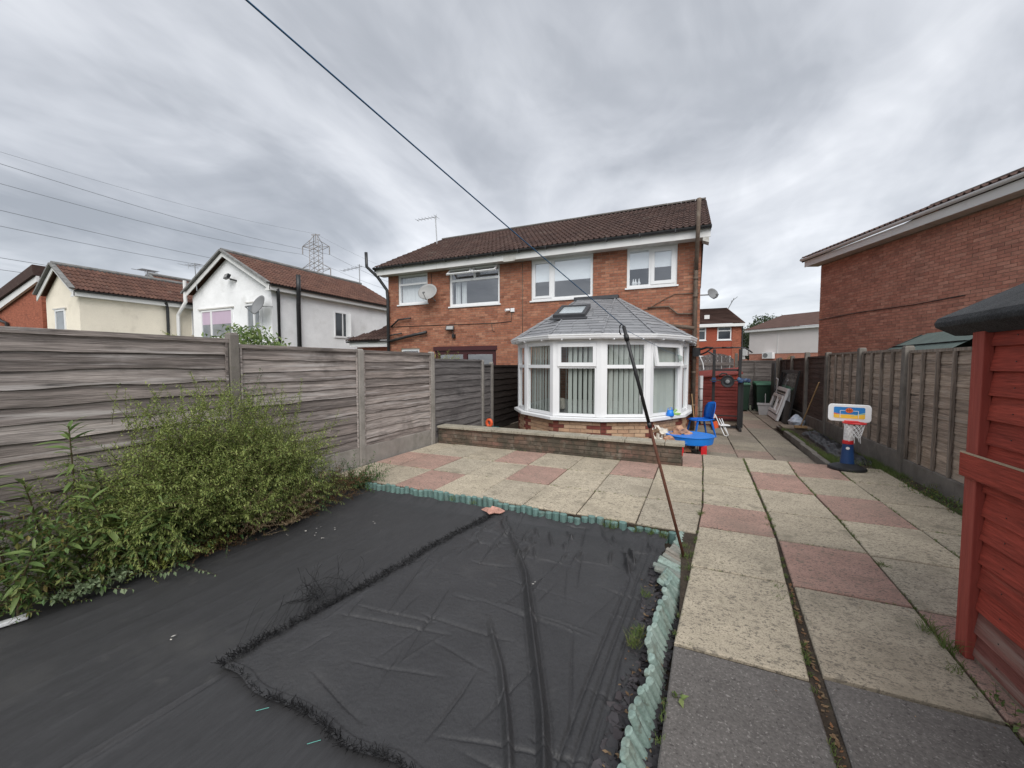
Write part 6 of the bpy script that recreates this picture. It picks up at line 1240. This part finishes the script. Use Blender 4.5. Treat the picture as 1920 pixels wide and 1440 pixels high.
ot = thing('orange_toy', 'round orange toy ring between fence and conservatory', 'toy', (-4.2, 7.9, -.1)); m = MB(); n_ = 20; m.tube([(-4.12 + .06*math.cos(6.283*k/n_), 7.95, .26 + .075*math.sin(6.283*k/n_)) for k in range(n_+1)], .036, 8, cap=False); m.build('ring', m_orange, ot, smooth=True); m = MB(); m.box((-4.25, 7.9, -.12), (-3.95, 8.15, .16)); m.build('stand', mat('teal_plastic', [(.03,.10,.10)], .5), ot, bevel=.02)
tc_ = thing('terracotta_shard', 'crumpled pinkish clay shard weighing down the membrane corner', 'stone', (-1.99, 3.9, -.06)); m = MB(); vs = [(0, 0, .035)]; n_ = 12
for k in range(n_): a = 6.283*k/n_; r_ = .105*(1 + .35*math.sin(k*2.3) + .2*nz(k, 2)); vs.append((math.cos(a)*r_*1.1, math.sin(a)*r_*.75, .02 + .03*nz(k*.9, 5)))
for k in range(n_): a = 6.283*k/n_; r_ = .07*(1 + .3*math.sin(k*2.3)); vs.append((math.cos(a)*r_, math.sin(a)*r_*.7, .05 + .03*nz(k*1.3, 9)))
m.add([(x - 1.97, y + 3.89, z - .07) for x, y, z in vs], [(0, 13 + k, 13 + (k+1) % n_) for k in range(n_)] + [(1 + k, 1 + (k+1) % n_, 13 + (k+1) % n_, 13 + k) for k in range(n_)]); o = m.build('shard', mat('clay', [(.45,.25,.20)], .9, (14, .3), bump=.004, bscale=60, dirt=[(10, .55, (.17, .10, .07), .75)]), tc_); o.modifiers.new('s', 'SOLIDIFY').thickness = .012
sw = thing('white_scrap', 'white plastic scrap under the shrubs at the picture edge', 'scrap', (-4.0, .98, -.1)); MB().box((-.09, -.025, 0), (.09, .025, .03), T(-4.04, .93, -.105) @ RZ(75)).build('strip', m_whitep, sw, bevel=.008)
vs_ = thing('garden_ornament', 'small mauve chimney pot standing beyond the fence', 'ornament', (-21.9, 8.9, 1.8)); MB().lathe([(.16, -2.2), (.16, .15), (.13, .22), (.0, .24)], (-21.4, 8.75, 2.05), 10).build('pot', mat('mauve', [(.27,.24,.32)], .8), vs_)
# ================================================================== PYLON AND POWER LINES
PY = Vector((-95.7, 79.8, 0)); pyl = thing('pylon', 'lattice electricity pylon rising behind the white house roof', 'pylon', (PY.x, PY.y, -.4))
wdir = Vector((-8, 58, 0)).normalized(); adir = Vector((wdir.y, -wdir.x, 0)) ; adir = Vector((.91, .41, 0)); ldir = Vector((-.41, .91, 0))
m = MB(); lev = [-.4, 6, 12, 17, 21, 24.5, 27.5, 30.3, 33, 35.4]; hw_ = lambda z: 1.25 + max(0, (22 - z)) * .11
for sa_ in (-1, 1):
    for sb in (-1, 1):
        m.tube([PY + adir*sa_*hw_(z) + ldir*sb*hw_(z) + Vector((0,0,z)) for z in lev], .10, 4)
for z0, z1 in zip(lev, lev[1:]):
    k = 2 if z0 > 20 else 1
    for q in range(k):
        za, zb = z0 + (z1-z0)*q/k, z0 + (z1-z0)*(q+1)/k
        for s_ in (-1, 1):
            m.tube([PY + adir*-hw_(za) + ldir*s_*hw_(za) + Vector((0,0,za)), PY + adir*hw_(zb) + ldir*s_*hw_(zb) + Vector((0,0,zb))], .06, 4); m.tube([PY + adir*hw_(za) + ldir*s_*hw_(za) + Vector((0,0,za)), PY + adir*-hw_(zb) + ldir*s_*hw_(zb) + Vector((0,0,zb))], .06, 4)
            m.tube([PY + ldir*-hw_(za) + adir*s_*hw_(za) + Vector((0,0,za)), PY + ldir*hw_(zb) + adir*s_*hw_(zb) + Vector((0,0,zb))], .06, 4)
m.build('lattice', m_steel, pyl); tips = []
for zc, L in ((33.0, 3.75), (26.9, 3.95), (20.5, 3.8)):
    for s_ in (-1, 1):
        tip = PY + adir*s_*L + Vector((0,0,zc + 1.5)); m = MB()
        for sb in (-1, 1):
            m.tube([PY + adir*s_*hw_(zc) + ldir*sb*hw_(zc) + Vector((0,0,zc+1.0)), tip], .08, 4); m.tube([PY + adir*s_*hw_(zc)*.6 + ldir*sb*.9 + Vector((0,0,zc+3.3)), tip], .08, 4)
        m.build('cross_arm', m_steel, pyl); ins = tip - Vector((0,0,2.2)); MB().tube([tip, ins], .14, 6).build('insulator', m_steel, pyl); tips.append(ins)
m = MB(); top = PY + Vector((0,0,38.0)); m.tube([PY + Vector((0,0,35.4)), top], .12, 5); 
for sa_ in (-1, 1):
    for sb in (-1, 1): m.tube([PY + adir*sa_*1.25 + ldir*sb*1.25 + Vector((0,0,35.4)), PY + adir*sa_*.5 + Vector((0,0,37.6))], .09, 4)
m.tube([PY + adir*-1.2 + Vector((0,0,37.7)), PY + adir*1.2 + Vector((0,0,37.7))], .12, 4); m.build('peak', m_steel, pyl)
ends = [((-1.61,.41,.51), tips[1], 52), ((-1.61,.40,.46), tips[0], 56), ((-1.60,.40,.39), tips[3], 52), ((-1.60,.40,.35), tips[2], 56), ((-1.60,.40,.27), tips[5], 52), ((-1.60,.39,.24), tips[4], 56), ((-1.61,.41,.54), top, 54)]
nm_ = ['upper', 'second', 'third', 'fourth', 'fifth', 'lowest', 'topmost thin']
for i, (r_, tp, t0) in enumerate(ends):
    a = Vector((r_[0]*t0, r_[1]*t0, 1.6 + r_[2]*t0)); b = Vector(tp); ext = a + (a - b)*.5 + Vector((0,0,2.5)); pts = [ext]
    for k in range(15): q = k/14; pts.append(a.lerp(b, q) - Vector((0, 0, 1.1*math.sin(math.pi*q))))
    c = b + Vector((6, 26, -5.5)); 
    for k in range(1, 7): pts.append(b.lerp(c, k/6) - Vector((0, 0, .6*math.sin(math.pi*k/6))))
    o = MB().tube(pts, 0.034 if i < 6 else .02, 5).build('power_cable', m_wire, smooth=True); tag(o, f'{nm_[i]} power cable crossing the sky to the pylon', 'power cable', 'power cables to the pylon')
# ================================================================== PLANTS
def leaf(m, p, d, up, L, w_, fold=.25, droop=0.):
    """folded pointed leaf: five points"""
    d = d.normalized(); s_ = d.cross(up)
    if s_.length < 1e-4: s_ = d.cross(Vector((1, .2, .1)))
    s_.normalize(); n_ = s_.cross(d)
    a = p; b = p + d*L*.45 + s_*w_/2 + n_*fold*w_; c = p + d*L*.45 - s_*w_/2 + n_*fold*w_; mid = p + d*L*.5 - n_*droop*L*.2; t_ = p + d*L - n_*droop*L
    m.add([a, b, t_, c, mid], [(0, 4, 1), (1, 4, 2), (0, 3, 4), (3, 2, 4)])
def rv(s_=1.): return Vector((U(-s_, s_), U(-s_, s_), U(-s_, s_)))
def shrub(name, label, cat, base, branches, lmat, smat, group=None, parts=('foliage', 'branch')):
    """branches: list of (start, direction, length, leaf length, leaf width, leaf spacing, curve)"""
    t_ = thing(name, label, cat, base, group); fm, sm = MB(), MB()
    for (p, d, L, ll, lw, sp_, cv_) in branches:
        p = Vector(p); d = Vector(d).normalized(); n_ = max(3, int(L/.07)); pts = [p.copy()]; ph = U(0, 6)
        for i in range(n_):
            d = (d + Vector((0, 0, -cv_*L/n_)) + rv(.10)).normalized(); p = p + d*L/n_; pts.append(p.copy())
        sm.tube(pts, .0022 if L > .3 else .0014, 3, .0008, cap=False)
        s_ = .12*L; 
        while s_ < L:
            k = s_/L*n_; i = min(int(k), n_-1); q = pts[i].lerp(pts[i+1], k-i); ax = (pts[i+1]-pts[i]).normalized(); ph += 2.4
            side = ax.cross(Vector((math.cos(ph), math.sin(ph), .3))).normalized(); sc_ = U(.7, 1.2)*(1 - .35*s_/L)
            leaf(fm, q, (ax*.75 + side + rv(.25)).normalized(), Vector((0,0,1)) + rv(.5), ll*sc_, lw*sc_, .2, U(0, .3)); s_ += sp_*U(.7, 1.3)
    sm.build(parts[1], smat, t_, raw=True); fm.build(parts[0], lmat, t_, raw=True, kind='stuff'); return t_
random.seed(21)
# -- the big feathery shrub: many arching sprays, each spray with side twigs
def feathery(cx, cy, rx, ry, h, n_, z0=-.1):
    br = []
    for k in range(n_):
        a = U(0, 6.283); rr = math.sqrt(U(0, 1)); bx, by = cx + math.cos(a)*rx*.35*rr, cy + math.sin(a)*ry*.35*rr; d = Vector((math.cos(a)*rr*rx*1.0, math.sin(a)*rr*ry*1.0, h*U(.45, 1.05)*(1.1 - .45*rr)))
        if cx + d.x < -4.64 + .1 and random.random() < .8: d.x = -(d.x)*.3
        L = d.length*U(.75, 1.05); d0 = d.normalized(); 
        # leafy twigs along the outer two thirds
        for q in range(11):
            s_ = U(.25, 1.0); p = Vector((bx, by, z0)) + d0*L*s_ + Vector((0, 0, -.18*L*s_*s_)) + rv(.05)
            if p.x < -4.62: p.x = -4.62 + U(0, .05)
            tw = (d0*.6 + rv(.8) + Vector((0, 0, .25))).normalized(); br.append((p, tw, U(.16, .36), U(.030, .048), U(.011, .016), .0115, U(.2, 1.6)))
    return br
br = feathery(-4.15, 2.45, .60, .85, 1.78, 185) + feathery(-4.22, 1.95, .50, .6, 1.50, 115) + feathery(-4.15, 2.85, .42, .45, 1.30, 45)
for k in range(300): br.append(((U(-4.5, -3.75), U(1.6, 2.95), U(.45, 1.12)), (U(-.3, .6), U(-.6, .6), 1), U(.18, .40), .040, .014, .0095, .9))
for k in range(150):      # low sprays sprawling over the edge of the membrane and along the fence
    y = U(1.5, 3.45); br.append(((U(-4.15, -3.9), y, U(.0, .35)), (1, U(-.7, .7), U(-.1, .5)), U(.2, .42), U(.03, .045), U(.011, .015), .011, U(.4, 1.4)))
sh = shrub('feathery_shrub', 'large feathery yellow-green shrub against the grey fence', 'shrub', (-4.1, 2.9, -.1), br, m_lf_bush, m_stem)
m = MB()
for k in range(26): a = U(0, 6.283); m.tube([(-4.15 + U(-.15, .15), 2.45 + U(-.5, .5), -.12), (-4.15 + U(-.3, .3), 2.45 + U(-.7, .7), .4), (-4.15 + U(-.35, .4), 2.45 + U(-.8, .8), .75)], .010, 5, .003)
m.build('main_stem', m_stem, sh, raw=True)
# darker undergrowth of the same bed
br = []
for k in range(420):
    y = U(1.6, 3.3); br.append(((U(-4.5, -3.8), y, U(-.1, .45)), (U(-.4, 1), U(-.8, .8), U(-.1, .9)), U(.15, .32), U(.028, .042), U(.010, .015), .016, U(.3, 1.8)))
shrub('undergrowth_shrub', 'dense dark green undergrowth below the feathery shrub', 'shrub', (-4.0, 2.6, -.1), br, m_lf_deep, m_stem)
# -- leafy upright stems with whorls of lance leaves: the leaves are pieces of their own
lance = MB(); 
def lance_mesh(L, w_, droop):
    m = MB(); n_ = 5; vs = []
    for i in range(n_+1):
        t_ = i/n_; ww = w_*math.sin(math.pi*(t_*.9+.06))**.8*.5; z = -droop*L*t_*t_; vs += [(-ww, L*t_, z + ww*.35), (0, L*t_, z), (ww, L*t_, z + ww*.35)]
    m.add(vs, [f_ for i in range(n_) for f_ in ((i*3, i*3+1, i*3+4, i*3+3), (i*3+1, i*3+2, i*3+5, i*3+4))]); me = m.raw('leaf', True); return me
LMESH = [lance_mesh(.16, .032, .25), lance_mesh(.13, .030, .45), lance_mesh(.19, .038, .35)]
for me in LMESH: me.materials.append(m_lf_lance)
stems = [(-4.25, 1.00, 1.02), (-4.4, 1.22, .85), (-4.35, 1.38, 1.25), (-4.42, .85, 1.15), (-4.05, 1.62, .55), (-4.08, 1.50, .72), (-3.98, 1.72, .62), (-4.25, .72, .75), (-3.93, 1.82, .42), (-4.15, 1.22, .50), (-4.05, .98, .5), (-4.4, 1.6, .85)]
lbl = ['tall lance-leaved stem at the fence, second from the picture edge', 'short lance-leaved stem close to the fence', 'tallest lance-leaved stem standing clear of the fence boards', 'lance-leaved stem cut by the picture edge', 'low lance-leaved stem in the shade of the shrub', 'lance-leaved stem with a full rosette before the dark hollow', 'lance-leaved stem leaning on the feathery shrub', 'outermost lance-leaved stem at the corner of the bed', 'small lance-leaved rosette at the membrane edge', 'mid-height lance-leaved stem among the broad leaves', 'lance-leaved stem rising from the broad-leaved clump', 'lance-leaved stem half hidden behind the shrub']
for (x, y, h), lb in zip(stems, lbl):
    t_ = thing('lance_leaved_plant', lb, 'plant', (x, y, -.12), 'lance-leaved stems at the fence'); lx, ly = U(-.05, .22), U(-.15, .15); pts = [(x + lx*(q/6)**2, y + ly*(q/6)**2, -.12 + h*q/6) for q in range(7)]; MB().tube(pts, .008, 6, .004).build('stem', m_stem, t_)
    nl = int(18 + h*22); ph = U(0, 6)
    for i in range(nl):
        t2 = .35 + .65*(i/(nl-1))**.8; q = t2*6; k = min(int(q), 5); p = Vector(pts[k]).lerp(Vector(pts[k+1]), q-k); ph += 2.4; el = -25 + 75*t2**3 + U(-12, 12)
        link('leaf', LMESH[i % 3], None, t_, T(*p) @ RZ(math.degrees(ph)) @ RX(el) @ RY(U(-25, 25)) @ Matrix.Scale(U(.7, 1.1)*(.75 if t2 > .95 else 1), 4))
# -- broad-leaved clump in the corner
br = []
for k in range(430):
    y = U(.55, 1.75); br.append(((U(-4.45, -3.98), y, U(-.08, .42)*(1.1 if y < 1.3 else .6)), (U(-.2, .9), U(-.7, .7), U(-.1, .8)), U(.12, .26), U(.05, .08), U(.020, .032), .030, U(.5, 2.0)))
shrub('broad_leaved_clump', 'broad deep green leaf clump at the corner of the membrane', 'plant', (-4.2, 1.1, -.1), br, m_lf_low, m_stem)
# -- low edge plants creeping over the fabric
br = []
for k in range(330):
    y = U(.7, 2.3); br.append(((-4.1 + U(-.28, .16) + .03*nz(y*3, 1), y, U(-.1, .08)), (U(-.3, 1), U(-.8, .8), U(0, .5)), U(.06, .20), U(.022, .045), U(.012, .022), .020, U(.4, 1.5)))
shrub('creeping_weeds', 'low mixed green weeds creeping over the membrane edge', 'weeds', (-4.05, 1.5, -.1), br, m_lf_low, m_stem)
br = []
for y, L in ((1.78, .50), (1.55, .34), (1.32, .26)):
    br.append(((-4.05, y, -.06), (1, .22, .10), L + .12, .060, .030, .030, .12))
br += [((-3.98, 1.25 + U(-.15, .25), -.05), (U(.2, 1), U(-.6, .6), .5), U(.1, .18), .05, .03, .02, .6) for k in range(34)]
shrub('trailing_plant', 'pale sage trailing stem reaching out over the black membrane', 'plant', (-3.9, 1.7, -.1), br, m_lf_sage, m_stem)
br = [((-3.98 + U(-.1, .1), 1.95 + U(-.28, .2), -.08), (U(-.4, .8), U(-.8, .8), U(.3, 1)), U(.08, .2), .03, .014, .012, 1.2) for k in range(90)]
shrub('lime_fern', 'lime green ferny tuft at the foot of the shrub', 'fern', (-3.95, 1.95, -.1), br, m_lf_yel, m_stem)
br = [((U(-4.5, -3.85) , U(2.9, 4.0), U(-.12, .13)), (U(-.5, 1), U(-.8, .8), U(0, .8)), U(.06, .24), U(.014, .026), U(.007, .012), .010, U(.3, 1.5)) for k in range(620)] + [((U(-4.15, -3.88), U(1.9, 3.2), U(-.12, -.02)), (U(-.2, .8), U(-.8, .8), U(0, .5)), U(.06, .18), .024, .012, .011, 1) for k in range(330)] + [((U(-4.6, -4.3), U(1.0, 1.7), U(.2, .55)), rv(1), U(.08, .2), .02, .01, .012, .6) for k in range(60)]
shrub('rust_groundcover', 'rust brown dying groundcover under the shrub', 'groundcover', (-4.0, 3.5, -.1), br, m_lf_red, m_stem)
br = [((U(-4.0, -3.75), U(2.3, 3.1), U(-.1, .30)), (U(0, 1), U(-.8, .8), U(.1, .9)), U(.10, .26), U(.018, .034), U(.005, .010), .008, U(.3, 1.5)) for k in range(170)] + [((-3.86, 2.75, -.08), (.8, U(-.3, .3), .5), .2, .03, .012, .01, 1) for k in range(14)]
shrub('dry_grass_tuft', 'straw coloured dried tuft drooping onto the membrane', 'dried plant', (-3.9, 2.7, -.1), br, m_lf_dry, m_lf_dry)
br = [((-4.2 + U(-.12, .12), 4.0 + U(-.15, .1), -.1), (U(0, 1), U(-.35, .5), U(.5, 1)), U(.28, .55), U(.06, .085), U(.014, .020), .018, U(.6, 1.3)) for k in range(44)] + [((-4.3 + U(-.2, .2), 3.75 + U(-.2, .2), -.05), (U(-.3, .8), U(-.6, .6), U(.5, 1)), U(.2, .4), .06, .016, .024, .8) for k in range(22)]
shrub('spiky_leaved_plant', 'narrow dark leaved sprig leaning over the patio corner', 'plant', (-4.2, 4.0, -.1), br, m_lf_deep, m_stem)
br = [((-4.6 + U(-.02, .1), 2.9 + U(-.1, .12), .9 + U(0, .1)), (U(0, .2), U(-.3, .3), 1), U(.35, .62), .05, .018, .035, .4) for k in range(7)]
shrub('rose_shoot', 'thin rose shoot with reddish tip against the fence post', 'plant', (-4.6, 2.9, .5), br, m_lf_deep, m_stem)
# -- shrubs beyond the fences
def dome(cx, cy, cz, rx, ry, rz, n_, ll, lw, L=.3):
    br = []
    for k in range(n_):
        v = rv(1)
        while v.length > 1: v = rv(1)
        v.z = abs(v.z); p = Vector((cx + v.x*rx*.8, cy + v.y*ry*.8, cz + v.z*rz*.8)); br.append((p, Vector((v.x/rx, v.y/ry, v.z/rz + .35)) + rv(.3), L*U(.6, 1.2), ll*U(.7, 1.2), lw*U(.7, 1.2), ll*.35, U(.3, 1.4)))
    return br
shrub('laurel_bush', 'big leaved green bush showing above the fence before the white house', 'bush', (-6.6, 4.4, -.2), dome(-6.95, 4.35, 1.22, .9, .8, 1.1, 680, .15, .062, .25), m_lf_lance, m_stem)
shrub('garden_bush', 'pale green bush above the lower fence panel', 'bush', (-5.6, 8.1, -.2), dome(-5.5, 8.2, 1.0, .5, .75, 1.0, 260, .07, .022, .26), m_lf_yel, m_stem)
shrub('golden_bush', 'yellow green bush above the dark fence near the bins', 'bush', (5.0, 19.5, -.2), dome(3.75, 19.3, .6, .85, .6, 1.45, 300, .06, .03, .25), m_lf_yel, m_stem)
shrub('climber', 'thin pale shoots by the neighbour black drain pipe', 'plant', (-8.9, 9.9, 0), dome(-8.55, 10.3, 1.4, .22, .2, .75, 46, .05, .02, .3), m_lf_yel, m_stem)
shrub('small_climber', 'yellowish weed tip peeping over the fence before the cream house', 'plant', (-5.5, 1.9, 0), dome(-13.6, 6.35, 2.0, .13, .13, .62, 30, .07, .03, .2), m_lf_yel, m_stem)
# -- distant trees between the houses
def tree(name, label, base, h, rx, n_, ll, lmat, seed, tw=.25):
    random.seed(seed); b = Vector(base); t_ = thing(name, label, 'tree', b, 'distant trees'); m = MB(); m.tube([b, b + Vector((.1, 0, h*.35)), b + Vector((.2, 0, h*.7)), b + Vector((.1, 0, h*.95))], tw, 7, .03); c = MB()
    for k in range(34):
        s_ = U(.25, .95); a = U(0, 6.283); p = b + Vector((.15, 0, h*s_)); q = p + Vector((math.cos(a), math.sin(a), U(.2, .9)))*rx*U(.4, 1)*(1.15 - .6*s_); m.tube([p, p.lerp(q, .5) + rv(.15), q], .05, 4, .01)
        for i in range(n_//34): o_ = rv(1)*rx*.42; c_ = q + Vector((o_.x, o_.y, o_.z*.7)); leaf(c, c_, rv(1).normalized(), Vector((0,0,1)) + rv(.6), ll*U(.6, 1.3), ll*.55, .2)
    m.build('trunk', m_twig, t_, raw=True); c.build('crown', lmat, t_, raw=True, kind='stuff')
tree('far_tree', 'dark tree filling the gap between red brick and pale houses', (7.0, 56, -.4), 6.4, 2.0, 5200, .30, m_lf_far, 5); tree('far_tree', 'grey-green tree behind the pale house roof', (10.4, 62, -.4), 7.6, 2.6, 5200, .34, m_lf_far, 8)
random.seed(33)
# -- grass and weeds in the joints
m = MB()
def tuft(x, y, z, n_, h, sp_=.03):
    for k in range(n_):
        p = Vector((x + U(-sp_, sp_), y + U(-sp_, sp_), z)); d = Vector((U(-.6, .6), U(-.6, .6), 1)).normalized(); L = h*U(.4, 1.1); s_ = d.cross(rv(1)).normalized()*.0018; mid = p + d*L*.55; tip = p + d*L*.9 + Vector((U(-1, 1), U(-1, 1), -.1))*L*.35; m.add([p - s_, p + s_, mid + s_*.8, tip, mid - s_*.8], [(0, 1, 2, 4), (4, 2, 3)])
for y0_ in range(0, 260):
    y = 1.6 + y0_*.0235
    for f_, pr_ in ((LA, .30), (LB, .55), (LC, .55), (LD, .5), (LE, .7)):
        if random.random() < pr_*max(0, .4 + nz(y*2.1, f_(3)*9)): tuft(f_(y), y, -.015, 14, .04 if f_ is not LE else .06, .014)
for yl, x0_, x1_ in ((4.2, .1, 2.6), (5.01, .2, 2.6), (5.87, .85, 2.6), (6.76, .25, 2.6), (3.37, .05, 1.4), (4.92, -4.4, .1), (5.77, -4.4, .1), (6.68, -4.4, -.1)):
    for k in range(int((x1_-x0_)*18)):
        x = U(x0_, x1_)
        if random.random() < .5 + nz(x*2, yl): tuft(x, yl + U(-.008, .008), -.012, 9, .028, .013)
for x, y, n_, h in ((1.35, 3.1, 60, .14), (1.38, 2.95, 70, .16), (1.30, 2.75, 40, .09), (.78, 4.55, 60, .06), (.8, 4.75, 60, .06), (1.44, 4.0, 90, .06), (.16, 4.6, 50, .09), (-.65, 3.99, 80, .13), (-.72, 4.0, 60, .12), (-.30, 4.0, 110, .09), (-.18, 3.98, 90, .08), (-.42, 4.0, 60, .08), (.0, 3.75, 90, .10), (.02, 3.55, 90, .12), (.0, 3.35, 60, .08), (-.24, 2.9, 40, .07), (-.26, 2.35, 90, .10), (-.25, 2.45, 70, .09), (.62, 3.3, 40, .06), (.61, 3.15, 40, .05), (-2.6, 4.03, 30, .09), (-2.3, 4.03, 30, .08)): tuft(x, y, -.06 if x < .1 else -.02, n_, h, .035)
tag(m.build('joint_grass', m_grass, raw=True), 'grass and moss growing in the paving joints', 'grass', kind='stuff')
m = MB()
for k in range(2400): y = U(7.75, 11.9); x = U(2.2, 2.9); 
for k in range(620):
    y = random.choice((U(7.3, 8.7), U(8, 11.9))); x = random.choice((U(2.2, 2.36), U(2.2, 2.9) if y < 8.6 else U(2.19, 2.33), U(2.76, 2.9))); tuft(x, y, -.05, 10, .12 if y < 8.6 else .08, .035)
for k in range(70): tuft(U(2.62, 2.9), U(4.5, 7.6), -.03, 9, .08, .04)
tag(m.build('bed_grass', m_grass, raw=True), 'long grass along the side bed behind the toy hoop', 'grass', kind='stuff')
br = [((U(2.66, 2.88), U(5.0, 6.9), -.02), (U(-1, .1), U(-.7, .7), U(.2, 1)), U(.06, .18), U(.03, .05), U(.012, .022), .018, U(.4, 1.2)) for k in range(110)]
shrub('fence_weeds', 'yellowing weeds at the foot of the slatted fence', 'weeds', (2.8, 6, -.02), br, m_lf_low, m_stem)
br = [((1.36 + U(-.03, .04), U(2.3, 2.7), -.02), (U(-1, .3), U(-.7, .7), .6), U(.04, .09), .04, .02, .02, .6) for k in range(12)] + [((-.06, 2.02, -.05), (.6, -.5, .8), .12, .055, .035, .03, .8) for k in range(3)]
shrub('broadleaf_weed', 'small broad-leaved weeds beside the red shed foot', 'weeds', (1.36, 2.5, -.02), br, m_lf_lance, m_stem)
# dead leaves and moss crumbs on joints and slate
m = MB()
for k in range(420):
    if k < 120: x, y = U(-.30, -.08), U(1.3, 3.2); z = -.085
    elif k < 300: y = U(1.3, 3.4); x = U(LB(y) + .01, LB2(y) - .01); z = -.018
    else: x, y = U(.0, 2.6), U(2.2, 7.2); z = .004
    s_ = U(.006, .018) if k < 300 else U(.003, .008); c_ = Vector((x, y, z + U(0, .008))); a = U(0, 6); dx = Vector((math.cos(a), math.sin(a), U(-.3, .3)))*s_; dy = Vector((-math.sin(a), math.cos(a), U(-.3, .3)))*s_*.5
    m.add([c_ - dx, c_ + dy, c_ + dx, c_ - dy], [(0, 1, 2, 3)])
tag(m.build('leaf_litter', leafm('litter', [(.20,.10,.05),(.13,.085,.05),(.25,.17,.10),(.09,.07,.045)], .9), raw=True), 'brown leaf litter in the joints and chippings', 'leaf litter', kind='stuff')
